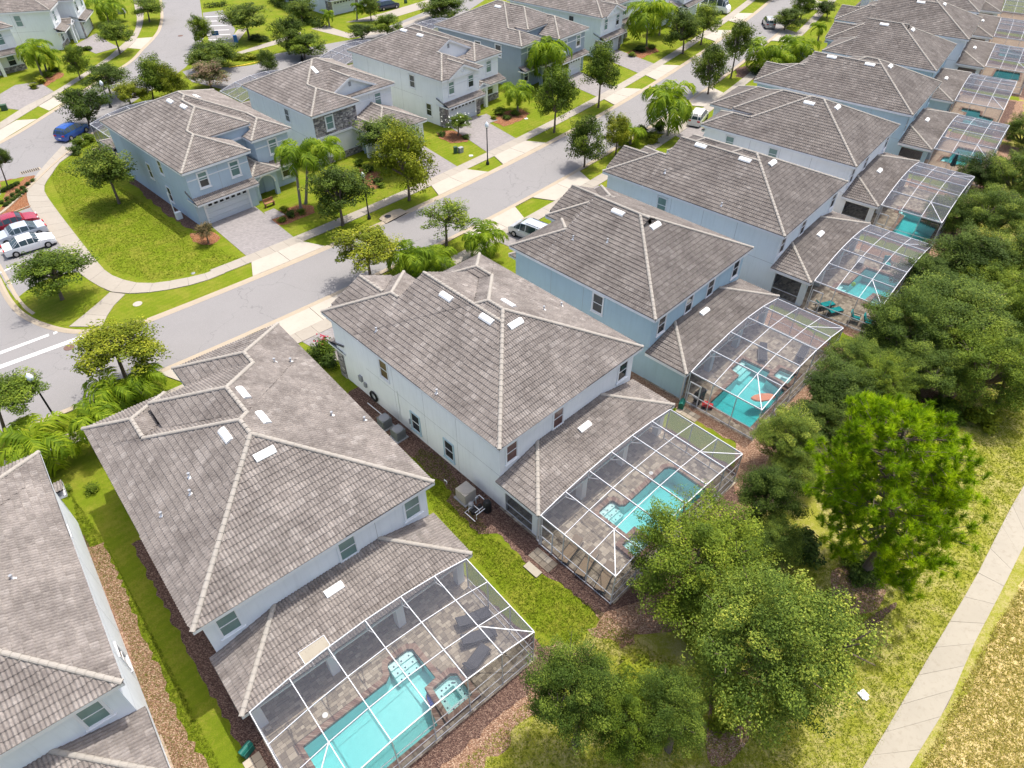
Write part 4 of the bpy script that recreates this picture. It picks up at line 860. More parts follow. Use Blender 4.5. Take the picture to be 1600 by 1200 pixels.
    for w in side_windows: window(root, w[0], .4 if w[0] in 'LB' else W - .4, w[1], w[2], w[3] if len(w) > 3 else .95, w[4] if len(w) > 4 else 1.55, w[5] if len(w) > 5 else glass, trim if len(w) < 7 else w[6], .1)
    for x, y, al in vents: roof_vent(R, P, x, y, al)
    for x, y in pipes: roof_vent(R, P, x, y, 'y', False)
    # the covered terrace at the back
    if lanai:
        LG = [pc(0, W - .05, -3.3, .4, 'LRB', None, 2.8, .25)]; RL = roof(root, LG, fr, 0, 'terrace_roof', tiles)
        m2 = MB(); ez = 2.8
        for p, q in (((0, .4), (0, -3.3)), ((0, -3.3), (W - .05, -3.3)), ((W - .05, -3.3), (W - .05, .4))):
            d = (Vector(q) - Vector(p)).normalized(); o = Vector((d.y, -d.x)) * .02; m2.quad((p[0] + o.x, p[1] + o.y, ez - .22), (q[0] + o.x, q[1] + o.y, ez - .22), (q[0] + o.x, q[1] + o.y, ez + .03), (p[0] + o.x, p[1] + o.y, ez + .03))
        m2.quad((0, -3.3, ez - .2), (W - .05, -3.3, ez - .2), (W - .05, .4, ez - .2), (0, .4, ez - .2)); m2.build('terrace_fascia', M['trim'], RL)
        for x, y, al in low_vents: roof_vent(RL, LG, x, y, al, True, .9)
        cm = M[wall]
        for x in (.62, 4.75, 8.95, W - .7):
            m2 = MB(); m2.box(x - .24, x + .24, -2.95, -2.47, -.02, 2.62); m2.build('terrace_column', cm, root)
        for xs, side in ((.4, 'L'), (W - .4, 'R')):
            m2 = MB(); f = wmap(side, xs)
            if solid and side in solid: wbox(m2, f, -2.9, .4, -.2, 0, -.02, 2.62); m2.build('terrace_wall', cm, root)
            else:
                wbox(m2, f, -.05, .4, -.2, 0, -.02, 2.62); wbox(m2, f, -2.95, .4, -.2, 0, 2.3, 2.62); m2.build('terrace_wall', cm, root)
                m3 = MB(); wbox(m3, f, -2.47, -.05, -.06, -.01, .8, .86); wbox(m3, f, -2.47, -.05, -.06, -.01, .0, .1); m3.build('screen_rail', M['alu'], root)
                m4 = MB(); m4.quad(f(-2.47, -.03, .1), f(-.05, -.03, .1), f(-.05, -.03, 2.3), f(-2.47, -.03, 2.3)); m4.build('screen_panel', M['screen'], root)
        m2 = MB(); m2.box(2.2, 6.4, .36, .4, 0, 2.3); m2.box(8.5, 11.5, .36, .4, 0, 2.3); m2.build('sliding_door', M['gl_dark'], root)
    return root
def fr_b(px_world, theta, W, D):
    """frame of a far-side house from its camera-left front eave corner and the heading of its street face"""
    a = math.radians(theta + 180); c, s = math.cos(a), math.sin(a); return ((px_world[0] - (c * W - s * D), px_world[1] - (s * W + c * D)), theta + 180)
near_g = 'houses along the near side of the street'; far_g = 'houses along the far side of the street'
RW = lambda *xs: tuple(('B', x, 3.83, .9, 1.6) for x in xs)
house(T1, ROWA['H0'], 'house cut by the lower left corner, white sunlit side wall beside a tan mulch strip', 'st_pale', 300, mx=True, side_windows=tuple(('B', x, 3.83, 1.0, 1.6, 'gl_green') for x in (1.6, 6.4, 12.1)) + (('R', 4.5, 1.0, .8, 1.4), ('R', 12.5, 3.9, .8, 1.4)), vents=((8, 7.6, 'y'), (6.9, 5.6, 'x')), pipes=((11.3, 7.6),), low_vents=((7, -.7, 'x'),), group=near_g)
house(T1, ROWA['H1'], 'large grey roofed house whose pale pool in the foreground has dark loungers beside it', 'st_pale', 300, side_windows=tuple(('B', x, 3.83, 1.0, 1.6, 'gl_green', 'st_pale') for x in (1.5, 8.2, 12.4)) + (('L', 9, 1.0), ('R', 4, 3.9), ('R', 10, 3.9)), vents=((5.92, 8.07, 'y'), (8.07, 10.78, 'y'), (8.04, 8.09, 'y'), (6.96, 5.62, 'x')), pipes=((3.38, 7.7), (3.0, 6.71), (1.33, 7), (12.28, 13.9), (11.29, 14), (13.3, 6.5), (11.74, 7.47)), low_vents=((6.56, -.64, 'x'),), group=near_g)
house(T2, ROWA['H2'], 'white house in the middle with three air conditioners along its side wall', 'st_white', 300, side_windows=tuple(('B', x, 3.83, .9, 1.6, g, 'st_white') for x, g in ((1.4, 'gl_brown'), (5.6, 'gl_brown'), (12.2, 'gl_dark'))) + (('L', 12.25, 3.65, .9, 1.6, 'gl_brown'), ('L', 9.08, .65, .9, 1.6, 'gl_dark', 'st_blue'), ('L', 5.45, .65, .9, 1.6, 'gl_dark', 'st_blue'), ('R', 1.3, 3.9)), vents=((5.59, 11.15, 'y'), (5.78, 7.24, 'y'), (8.04, 7.57, 'y'), (6.83, 5.65, 'x')), pipes=((1.18, 13.7), (.4, 6.2), (10.4, 6.4), (12.7, 6.8)), low_vents=((7.03, -.71, 'x'),), group=near_g)
house(T3, ROWA['H3'], 'blue walled house with silver minivan in its drive and orange float in its pool', 'st_blue', 0, side_windows=RW(1.7, 5.4, 8.5, 12.4) + (('L', 5.5, 3.85, .95, 1.6),), vents=((6.37, 8.65, 'y'), (7.2, 5.6, 'x')), pipes=((3.79, 7.6), (2.83, 10.3)), low_vents=((6.65, -.42, 'x'),), group=near_g, solid='L', tiles='tileb')
house(T2, ROWA['H4'], 'pale ice blue house beside the pool with four teal loungers and chairs', 'st_ice', 0, side_windows=RW(1.3, 5.5, 12.4) + (('L', 12.25, 3.9, .95, 1.5, 'gl_green'),), vents=((5.85, 12.0, 'y'), (5.83, 7.37, 'y'), (7.3, 5.37, 'x')), pipes=((2.0, 13.3), (.77, 6.5)), low_vents=((7.32, -.79, 'x'),), group=near_g, tiles='tileb')
house(T1, ROWA['H5'], 'white house fifth from the camera with two green blinds windows below its left eave', 'st_white', 0, side_windows=RW(1.3, 5.5, 12.4) + (('L', 13.65, 4.3, .95, 1.2, 'gl_green'), ('L', 8.65, 4.3, .95, 1.2, 'gl_green')), vents=((6.0, 8.0, 'y'), (7.37, 5.44, 'x')), low_vents=((6.96, -.92, 'x'),), group=near_g, tiles='tileb')
house(T2, ROWA['H6'], 'blue walled house behind a pool with two closed dark parasols', 'st_blue', 0, vents=((5.85, 12.0, 'y'), (5.83, 7.37, 'y'), (7.3, 5.37, 'x')), low_vents=((7.3, -.8, 'x'),), group=near_g, tiles='tileb')
house(T3, ROWA['H7'], 'long ridged house seventh along the near row, its blue gable end in shade', 'st_blue', 0, vents=((6.3, 9.0, 'y'), (7.37, 5.44, 'x')), low_vents=((7.0, -.9, 'x'),), group=near_g, solid='L', tiles='tileb')
house(T2, ROWA['H8'], 'pale walled house, eighth from the camera in the near row', 'st_pale', 0, vents=((5.8, 8.5, 'y'), (7.3, 5.4, 'x')), low_vents=((7, -.9, 'x'),), group=near_g, tiles='tileb')
house(T1, ROWA['H9'], 'house at the top right edge of the photo, second last of the near row', 'st_white', 0, vents=((6, 8, 'y'),), low_vents=((7, -.9, 'x'),), group=near_g, tiles='tileb')
house(T2, ROWA['H10'], 'farthest house of the near row, only its terrace roof in the photo', 'st_pale', 0, group=near_g, tiles='tileb')
B1 = fr_b((-32.45, 63.26), 46.2, 13.8, 19.24); house(T1, B1, 'steel blue corner house with white garage door beside the big lawn', 'st_steel', 0, lanai=True, side_windows=(('R', 12.9, 3.95, .8, 1.6), ('R', 12.9, .8, .8, 1.6), ('R', 9.3, 2.3, .8, 1.6), ('B', 6, 3.9)), vents=((8.0, 10.2, 'y'), (8.2, 7.4, 'y'), (5.5, 8, 'y')), group=far_g)
B2 = fr_b((-22.86, 77.73), 46.6, 13.7, 15.0); house(T4, B2, 'cream house with stone facing upstairs and a low porch roof', 'st_cream', 0, side_windows=(('R', 9, 3.9, .9, 1.5), ('B', 6, 3.9)), vents=((8.0, 8.2, 'y'), (8.0, 5.0, 'y')), group=far_g)
B3 = fr_b((-8.90, 89.47), 48.3, 13.7, 19.05); house(T2, B3, 'white house with a diamond ornament in its gable and a lamp post before it', 'st_white', 0, mx=True, side_windows=(('R', 12.9, 3.9), ('R', 15.8, .9), ('B', 6, 3.9)), vents=((8.2, 9.5, 'y'), (8.2, 6.2, 'y')), group=far_g)
B4 = fr_b((1.36, 103.58), 50.6, 13.8, 17.2); house(T1, B4, 'slate blue house behind the tall palm across the street', 'st_slate', 0, mx=True, side_windows=(('R', 12.5, 3.9, 1.1), ('R', 8.5, 4.2, 1.1, 1.0), ('B', 6, 3.9)), vents=((8, 8, 'y'),), group=far_g)
B5 = fr_b((14.22, 118.24), 52.5, 13.7, 19.05); house(T2, B5, 'pale blue white gabled house at the top beyond the slate blue one', 'st_ice', 0, mx=True, side_windows=(('R', 13, 3.9), ('B', 6, 3.9)), vents=((8, 8, 'y'),), group=far_g)
B6 = fr_b((26.2, 134.5), 54.5, 13.8, 17.2); house(T1, B6, 'white house partly hidden by palms at the top centre of the photo', 'st_white', 0, mx=True, group=far_g)
B7 = fr_b((36.5, 150.5), 56.0, 13.7, 19.05); house(T2, B7, 'white house behind the long white van at the top edge', 'st_white', 0, group=far_g)
# houses of the street behind
def fr_from(front_corner, ang, W, D): a = math.radians(ang); c, s = math.cos(a), math.sin(a); return ((front_corner[0] - (c * W - s * D), front_corner[1] - (s * W + c * D)), ang)
back_g = 'houses on the street behind'
C1 = fr_from([(-73.05, 123.49)][0], -76, 13.7, 19.05); house(T2, C1, 'white house at the top left with a plain side wall towards the camera', 'st_pale', 0, side_windows=(('R', 11.5, 3.9, 1.0, 1.6, 'gl_green'), ('B', 6, 3.9)), group=back_g)
C2 = fr_from([(-76.21, 113.68)][0], -130, 0.0, 16.85); house(T2, C2, 'white house cut by the left edge with an arched porch', 'st_white', 0, mx=True, group=back_g)
D1 = fr_b([(-35.06, 143.44)][0], 46.0, 13.7, 18.65); house(T2, D1, 'white house with stone corner cut by the top edge', 'st_pale', 0, mx=True, group=back_g)
# ------------------------------------------------------------------ pool decks, pools, screened cages
def inside_poly(p, poly):
    c = False; j = len(poly) - 1
    for i in range(len(poly)):
        (xi, yi), (xj, yj) = poly[i], poly[j]
        if (yi > p[1]) != (yj > p[1]) and p[0] < (xj - xi) * (p[1] - yi) / (yj - yi) + xi: c = not c
        j = i
    return c
def area2(P): return sum(a[0] * b[1] - b[0] * a[1] for a, b in zip(P, P[1:] + P[:1]))
def ccw(P): return P if area2(P) > 0 else list(reversed(P))
def grow(P, d):
    P = ccw(P); out = []; n = len(P)
    for i in range(n):
        a, b, c = Vector(P[i - 1]), Vector(P[i]), Vector(P[(i + 1) % n]); e1, e2 = (b - a).normalized(), (c - b).normalized()
        n1, n2 = Vector((e1.y, -e1.x)), Vector((e2.y, -e2.x)); m = (n1 + n2); m = m / max(.35, m.dot(n1)) if m.length > 1e-6 else n1; out.append(tuple(b + m * d))
    return out
def prism(mb, P, z0, z1, mi=0, top=True, bottom=True):
    P = ccw(P); n = len(P); v = [(*p, z0) for p in P] + [(*p, z1) for p in P]; f = [(i, (i + 1) % n, n + (i + 1) % n, n + i) for i in range(n)]
    if top: f.append(tuple(range(n, 2 * n)))
    if bottom: f.append(tuple(reversed(range(n))))
    mb.add(v, f, mi)
def coping(root, P, z, w=.28, raised=0.0):
    P = ccw(P); mb = MB(); Q = grow(P, w); n = len(P); k = 0
    for i in range(n):
        a, b, c, d = Vector(P[i]), Vector(P[(i + 1) % n]), Vector(Q[i]), Vector(Q[(i + 1) % n]); m = max(1, round((b - a).length / .115))
        for j in range(m):
            t0, t1 = (j + .05) / m, (j + .95) / m; A, B, C, D = a.lerp(b, t0), a.lerp(b, t1), c.lerp(d, t1), c.lerp(d, t0); zt = z + random.uniform(-.003, .003); ov = (A - D).normalized() * .03; A, B = A + ov, B + ov
            v = [(*A, -.15 if raised == 0 else -.1), (*B, -.15 if raised == 0 else -.1), (*C, 0), (*D, 0), (*A, zt), (*B, zt), (*C, zt), (*D, zt)]
            mb.add(v, [(4, 5, 6, 7), (0, 1, 5, 4), (1, 2, 6, 5), (2, 3, 7, 6), (3, 0, 4, 7)], 0, random.random())
    return mb.build('coping_bricks', M['coping'], root, kind='stuff')
def pool(fr, P, spa, steps, label, water, depth=1.25, dots=False, flip=False):
    root = thing('swimming_pool', label, 'pool', (*fr[0], 0), math.radians(fr[1])); mb = MB(); P = ccw(P)
    n = len(P); sx = sum((q[0] + q[1]) / 2 for q in steps) / len(steps); far_ = max(abs(p[0] - sx) for p in P); dz = lambda p: depth * (.78 + .5 * abs(p[0] - sx) / far_)
    mb.add([(*p, -dz(p)) for p in P] + [(*p, .03) for p in P], [(i, n + i, n + (i + 1) % n, (i + 1) % n) for i in range(n)] + [tuple(range(n))]); B = mb.build('basin', M['plaster'], root); wl_ = MB(); Pi = grow(P, -.012); wl_.add([(*p, -.22) for p in Pi] + [(*p, .02) for p in Pi], [(i, n + i, n + (i + 1) % n, (i + 1) % n) for i in range(n)]); wl_.build('waterline_tiles', M['waterline'], B)
    for (x0, x1, y0, y1, z) in steps:
        s = MB(); s.box(x0, x1, y0, y1, -depth, z); S = s.build('step', M['plaster'], root)
        if dots:
            d = MB(); k = max(2, int((x1 - x0) / .42))
            for i in range(k): x = x0 + (i + .5) * (x1 - x0) / k; d.box(x - .045, x + .045, y0 + .08, y0 + .17, z, z + .006)
            d.build('tile_dots', M['dot'], S, kind='stuff')
    w = MB(); prism(w, grow(P, .02), -depth * 1.3 - .06, -.1); w.build('water', water, root); coping(root, P, .055)
    if spa:
        s = MB(); Q = ccw(spa); n = len(Q); s.add([(*p, -.75) for p in Q] + [(*p, .22) for p in Q], [(i, n + i, n + (i + 1) % n, (i + 1) % n) for i in range(n)] + [tuple(range(n))]); SB = s.build('spa_basin', M['plaster'], root)
        bx = grow(Q, -.42); b2 = MB(); nn = len(Q)
        b2.add([(*p, -.3) for p in Q] + [(*p, -.3) for p in bx] + [(*p, -.75) for p in bx], [(i, (i + 1) % nn, nn + (i + 1) % nn, nn + i) for i in range(nn)] + [(nn + i, nn + (i + 1) % nn, 2 * nn + (i + 1) % nn, 2 * nn + i) for i in range(nn)]); b2.build('spa_bench', M['plaster'], root)
        if dots:
            d = MB()
            for i in range(nn):
                a, b = Vector(Q[i]), Vector(Q[(i + 1) % nn]); c = Vector((sum(p[0] for p in Q) / nn, sum(p[1] for p in Q) / nn))
                for t in (.2, .5, .8): p = a.lerp(b, t); p = p + (c - p).normalized() * .3; d.box(p.x - .045, p.x + .045, p.y - .045, p.y + .045, -.3, -.292)
            d.build('tile_dots', M['dot'], SB, kind='stuff')
        w = MB(); prism(w, grow(Q, .02), -.85, .14); w.build('spa_water', M['waterpale'], root)
        cw = MB(); prism(cw, grow(Q, .3), .0, .2, 0, False, False); cw.build('spa_wall', M['coping'], root); coping(root, Q, .25, .28, .2)
    return root
def deck(fr, holes, pavers, x0=.25, x1=13.5):
    y0, y1 = -9.25, .38
    mb = hole_sheet([(x0, y0), (x1, y0), (x1, y1), (x0, y1)], holes, .026); D = mb.build('pool_deck', M['joint'] if pavers else M['decktex'], None, kind='structure'); D.location = (*fr[0], 0); D.rotation_euler = (0, 0, math.radians(fr[1]))
    if pavers:
        g = [grow(h, .27) for h in holes]; p = MB(); y = y0; r = random.Random(3)
        while y < y1 - .05:
            h = r.choice((.19, .19, .3)); h = min(h, y1 - y); x = x0
            while x < x1 - .02:
                w = r.choice((.19, .3, .3, .4)); w = min(w, x1 - x); c = (x + w / 2, y + h / 2)
                if not any(inside_poly(c, q) for q in g): p.box(x + .005, x + w - .005, y + .005, y + h - .005, .02, .046 + r.uniform(-.003, .003), 0, r.random())
                x += w
            y += h
        p.build('pavers', M['paver'], D, kind='stuff')
    return D
def cage(fr, label, x0=.45, x1=13.2, y0=-3.4, y1=-9.12, nb=6, ny=3, zend=2.95, rise=.95, door=None, base=0.03, group='screened pool cages behind the houses'):
    root = thing('pool_cage', label, 'pool enclosure', (*fr[0], 0), math.radians(fr[1]), group); A = M['alu']
    xs = [x0 + (x1 - x0) * i / nb for i in range(nb + 1)]; ys = [y0 + (y1 - y0) * j / ny for j in range(ny + 1)]
    Z = lambda x: zend + rise * (1 - (2 * (x - x0) / (x1 - x0) - 1) ** 2)
    def part(name, *bars):
        mb = MB()
        for b in bars: mb.bar(*b)
        return mb.build(name, A, root)
    for i, x in enumerate(xs):
        part('beam', ((x, y0, Z(x)), (x, y1 + .03, Z(x)), .042, .11))
        part('post', ((x, y1, base), (x, y1, Z(x) - .02), .042, .06))
    for j, y in enumerate(ys):
        for i in range(nb): part('purlin', ((xs[i] + .03, y, Z(xs[i]) - .004), (xs[i + 1] - .03, y, Z(xs[i + 1]) - .004), .05 if j in (0, ny) else .036, .06))
    for z in (base + .06, .95, 2.0):
        for i in range(nb): part('rail', ((xs[i] + .03, y1, z), (xs[i + 1] - .03, y1, z), .034, .04))
    for xe in (x0, x1):
        for j in range(0, ny):
            if j > 0: part('post', ((xe, ys[j], base), (xe, ys[j], zend - .05), .055, .055))
        for z in (base + .06, .95): part('rail', ((xe, y0, z), (xe, y1 + .03, z), .04, .05))
    part('post', ((x0, y0, base), (x0, y0, zend), .06, .06)); part('post', ((x1, y0, base), (x1, y0, zend), .06, .06))
    for a, b, c in ((xs[1], xs[0], 1), (xs[-2], xs[-1], 1)): part('brace', ((a, ys[-2], Z(a) - .01), (b, y1, Z(b) - .01), .05, .06))
    for x in xs[1:-1]:
        part('strut', ((x, y0 + .02, 2.84), (x, y0 + .02, Z(x) - .06), .06, .06)); part('strut', ((x, y0 - .03, 2.86), (x, y0 - .85, Z(x) - .08), .04, .04))
    for i in (0, nb - 1): part('cable', ((xs[i], y1 - .01, .1), (xs[i + 1], y1 - .01, Z(xs[i + 1]) - .1), .012, .012), ((xs[i + 1], y1 - .02, .1), (xs[i], y1 - .02, Z(xs[i]) - .1), .012, .012))
    def panel(*q): m = MB(); m.quad(*q); return m.build('screen_panel', M['screen'], root)
    for i in range(nb):
        a, b = xs[i], xs[i + 1]
        for j in range(ny): panel((a, ys[j], Z(a)), (b, ys[j], Z(b)), (b, ys[j + 1], Z(b)), (a, ys[j + 1], Z(a)))
        panel((a, y1, base), (b, y1, base), (b, y1, Z(b) - .05), (a, y1, Z(a) - .05))
        panel((a, y0, 2.84), (b, y0, 2.84), (b, y0, Z(b) - .05), (a, y0, Z(a) - .05))
    for xe in (x0, x1):
        for j in range(ny): panel((xe, ys[j], base), (xe, ys[j + 1], base), (xe, ys[j + 1], zend - .05), (xe, ys[j], zend - .05))
    if door:
        xe = x0 if door == 'L' else x1; m = MB(); ya, yb = y0 - .15, y0 - 1.05
        for p, q in (((xe, ya, .08), (xe, ya, 2.1)), ((xe, yb, .08), (xe, yb, 2.1)), ((xe, ya, 2.1), (xe, yb, 2.1)), ((xe, ya, 1.0), (xe, yb, 1.0)), ((xe, ya, .1), (xe, yb, .1))): m.bar(p, q, .06, .08)
        m.build('screen_door', A, root)
    return root
def st(x0, x1, ytop, n, dirn=-1, d=.34, top=-.32, dz=.24):
    return [(x0, x1, min(ytop + dirn * d * k, ytop + dirn * d * (k + 1)), max(ytop + dirn * d * k, ytop + dirn * d * (k + 1)), top - dz * k) for k in range(n)]
mw = {}
for d in (.46, .62, .75): mw[d] = m_water('pool_water_%d' % int(d * 100), d)
STEPS = dict(H1=st(7.05, 8.5, -4.25, 3, d=.36, top=-.22, dz=.15), H2=st(4.65, 6.0, -4.35, 3, d=.36, top=-.22, dz=.17), H3=st(6.2, 7.95, -4.05, 3, d=.34, top=-.3, dz=.22), H4=st(5.1, 6.6, -4.2, 2), H5=st(6.3, 7.5, -4.35, 2))
STEPS['H6'] = STEPS['H4']; STEPS['H7'] = STEPS['H5']; STEPS['H8'] = STEPS['H4']; STEPS['H9'] = STEPS['H5']
SPAS.update(H6=SPAS['H4'], H7=SPAS['H5'], H8=SPAS['H4'], H9=SPAS['H5'])
PL = dict(H1='pale turquoise pool with dotted steps beside the dark loungers', H2='bright blue pool with a spa corner partly under the tree', H3='deep turquoise pool with an orange float on it', H4='turquoise pool with a lime green ball at its edge', H5='turquoise pool with a spa and grey deck chairs beside it',
          H6='turquoise pool beside two closed dark parasols', H7='small far pool with a dark beam across it', H8='narrow strip of far turquoise pool under the second last cage', H9='pool under the farthest cage at the top right corner')
CL = dict(H0='', H1='white framed cage over the pale pool in the foreground', H2='white framed cage over the bright blue pool of the middle house', H3='arched cage over the pool with the orange float', H4='arched cage with teal loungers under it',
          H5='arched cage with grey deck chairs and pool under it', H6='cage over the pool with two closed parasols', H7='cage of the seventh house, brown mulch strip behind it', H8='cage of the eighth house, near the top right', H9='cage at the top right edge', H10='farthest cage in the top right corner')
for h in ('H1', 'H2', 'H3', 'H4', 'H5', 'H6', 'H7', 'H8', 'H9'):
    fr = ROWA[h]; spa = SPAS.get(h)
    deck(fr, [POOLS[h]] + ([spa] if h in ('H1', 'H2', 'H3', 'H4', 'H5') else []), h in ('H1', 'H2', 'H3', 'H4', 'H5'))
    pool(fr, POOLS[h], spa if h in ('H1', 'H2', 'H3', 'H4', 'H5') else None, STEPS[h], PL[h], mw[.46] if h == 'H1' else mw[.62] if h == 'H2' else mw[.75], dots=h in ('H1', 'H2'))
deck(ROWA['H0'], [], False); deck(ROWA['H10'], [], False)
for h in ('H1', 'H2', 'H3', 'H4', 'H5', 'H6', 'H7', 'H8', 'H9', 'H10'): cage(ROWA[h], CL[h], x0=.1 if h == 'H2' else .4, x1=12.95 if h == 'H2' else 13.25, door='L' if h in ('H2', 'H3', 'H4', 'H5') else None, rise=.62 if h == 'H2' else .85, nb=6 if h in ('H1', 'H2') else 5)
for n_, f_ in (('steel blue corner house', B1), ('cream house', B2), ('white house with the diamond gable', B3), ('slate blue house', B4)):
    deck(f_, [], False); cage(f_, 'cage behind the %s across the street' % n_, x0=.6, x1=12.6, rise=.9, nb=5, group='screened cages behind the far houses')
# spill-over tiles of the near spa
m = MB(); a0 = (8.15, -6.62); pts = [(8.12, -6.62), (7.8, -6.85), (7.62, -7.15), (7.52, -7.6)]
for a, b in zip(pts[:-1], pts[1:]):
    for k in range(4):
        A, B = Vector(a).lerp(Vector(b), k / 4 + .02), Vector(a).lerp(Vector(b), (k + 1) / 4 - .02); nrm = Vector((-(B - A).y, (B - A).x)).normalized() * .22
        m.quad((*A, .05), (*B, .05), (*(B + nrm), .17), (*(A + nrm), .17)); m.quad((*A, -.3), (*B, -.3), (*B, .05), (*A, .05))
o = m.build('spa_spillway', M['bluetile'], None); o.location = (*ROWA['H1'][0], 0); o.rotation_euler = (0, 0, math.radians(40.5)); o['label'] = 'curved row of dark blue tiles between the pale pool and its spa'; o['category'] = 'spillway'

# ------------------------------------------------------------------ terrace furniture
def lounger(label, fr, x, y, a, cloth='sling', frame='black', back=.75, group=None):
    w = frame_pt(fr, x, y); r = thing('sun_lounger', label, 'sun lounger', (*w, .046), math.radians(fr[1] + a), group)
    m = MB(); m.box(-.3, .3, -.95, .35, .3, .38); m.build('seat', M[cloth], r)
    b = MB(); c, s = math.cos(back), math.sin(back); b.add([(-.3, .35, .3), (.3, .35, .3), (.3, .35 + .72 * c, .3 + .72 * s), (-.3, .35 + .72 * c, .3 + .72 * s), (-.3, .35 - .07 * s, .3 + .08 * c), (.3, .35 - .07 * s, .3 + .08 * c), (.3, .35 + .72 * c - .07 * s, .3 + .72 * s + .08 * c), (-.3, .35 + .72 * c - .07 * s, .3 + .72 * s + .08 * c)], [(4, 5, 6, 7), (3, 2, 1, 0), (0, 1, 5, 4), (2, 3, 7, 6), (1, 2, 6, 5), (3, 0, 4, 7)]); b.build('backrest', M[cloth], r)
    f = MB()
    for sx in (-.34, .34): f.bar((sx, -.97, .3), (sx, .95, .3), .04, .05)
    f.build('frame', M[frame], r)
    for sx in (-.34, .34):
        for sy in (-.8, .6): l = MB(); l.bar((sx, sy, 0), (sx, sy, .3), .04, .04); l.build('leg', M[frame], r)
    return r
def chair(label, fr, x, y, a, cloth='teal', frame='black', group=None):
    w = frame_pt(fr, x, y); r = thing('patio_chair', label, 'chair', (*w, .046), math.radians(fr[1] + a), group)
    m = MB(); m.box(-.3, .3, -.3, .3, .36, .48); m.build('seat', M[cloth], r); b = MB(); b.add([(-.3, .24, .48), (.3, .24, .48), (.3, .46, 1.02), (-.3, .46, 1.02), (-.3, .34, .44), (.3, .34, .44), (.3, .56, 1.0), (-.3, .56, 1.0)], [(0, 1, 2, 3), (7, 6, 5, 4), (2, 6, 7, 3), (1, 5, 6, 2), (0, 3, 7, 4)]); b.build('backrest', M[cloth], r)
    for sx in (-.34, .34):
        q = MB(); q.bar((sx, -.3, .64), (sx, .4, .64), .06, .04); q.build('armrest', M[frame], r)
        for sy in (-.28, .34): l = MB(); l.bar((sx, sy, 0), (sx, sy, .64), .045, .045); l.build('leg', M[frame], r)
    return r
F1, F2, F3, F4, F5, F6 = (ROWA[k] for k in ('H1', 'H2', 'H3', 'H4', 'H5', 'H6'))
g1 = 'dark loungers by the pale pool'
lounger('black sling lounger with raised back, nearest the spa', F1, 10.75, -7.3, 105, group=g1, back=.9); lounger('dark grey lounger with flat cushion, middle of three', F1, 11.75, -6.35, 70, group=g1, back=.35); lounger('dark grey lounger nearest the cage corner post column', F1, 12.2, -5.3, 75, group=g1, back=.35)
g2 = 'tan loungers by the cage wall of the middle house'
for i, (x, y, t) in enumerate(((1.0, -5.2, 'tan sling lounger nearest the screen door of its cage'), (1.0, -6.5, 'tan sling lounger between the two others on the deck'), (1.05, -7.9, 'tan sling lounger nearest the outer corner post'))): lounger(t, F2, x, y, -80 + i * 4, 'brownsling', 'black', .6, g2)
g4 = 'teal cushioned seats in the fourth cage'
lounger('teal cushioned lounger nearest the terrace column', F4, 1.6, -4.6, 60, 'teal', 'black', .8, g4); lounger('teal cushioned lounger nearer the screen wall', F4, 1.2, -5.5, 60, 'teal', 'black', .8, g4)
chair('teal armchair left of its twin near the outer corner', F4, 1.35, -7.5, 10, group=g4); chair('teal armchair nearest the outer corner post', F4, 1.6, -8.5, 10, group=g4)
chair('blue patio chair at the far edge of the fourth pool', F4, 11.9, -6.4, -60, 'teal'); g5 = 'grey deck chairs in the fifth cage'
chair('pale grey deck chair nearer the house', F5, 9.8, -6.6, 200, 'midgrey', 'tan', g5); chair('pale grey deck chair nearer the outer screen', F5, 10.2, -7.8, 200, 'midgrey', 'tan', g5)
lounger('dark curved lounger beside the third pool', F3, 9.3, -5.0, -60, 'sling', 'grey', .5); lounger('low grey lounger at the far end of the third deck', F3, 11.6, -7.3, 100, 'sling', 'grey', .3); lounger('grey lounger under the far end of the fourth cage', F4, 10.8, -4.3, 100, 'midgrey', 'grey', .5)
def parasol(label, fr, x, y):
    w = frame_pt(fr, x, y); r = thing('parasol', label, 'parasol', (*w, .05), 0, 'closed parasols by the far pool'); m = MB(); m.lathe((0, 0, 0), [(.02, .1), (.02, 2.5)], 8); m.build('pole', M['grey'], r)
    c = MB(); c.lathe((0, 0, .8), [(.06, 0), (.3, .08), (.24, .7), (.12, 1.4), (.02, 1.75)], 10); c.build('canopy', M['navy'], r); b = MB(); b.lathe((0, 0, 0), [(.28, 0), (.28, .08), (.05, .12)], 12); b.build('base', M['grey'], r)
parasol('closed dark parasol nearer the house on the sixth deck', F6, 2.2, -5.8); parasol('closed dark parasol nearer the outer screen of the sixth deck', F6, 2.3, -7.6)
def grill(fr, x, y):
    w = frame_pt(fr, x, y); r = thing('barbecue_grill', 'black barbecue grill inside the door of the third cage', 'grill', (*w, .046), math.radians(fr[1]))
    m = MB(); m.box(-.35, .35, -.25, .25, .1, .75); m.build('cart', M['black'], r); h = MB(); h.tube([(-.42, 0, .85), (.42, 0, .85)], [.28, .28], 14); h.build('lid', M['black'], r); s = MB(); s.box(-.75, -.43, -.22, .22, .78, .82); s.box(.43, .75, -.22, .22, .78, .82); s.build('side_shelf', M['grey'], r)
    for sx in (-.3, .3): l = MB(); l.lathe((sx, -.2, 0), [(.07, .0), (.07, .1)], 8); l.build('wheel', M['rubber'], r)
grill(F3, 1.1, -4.2)
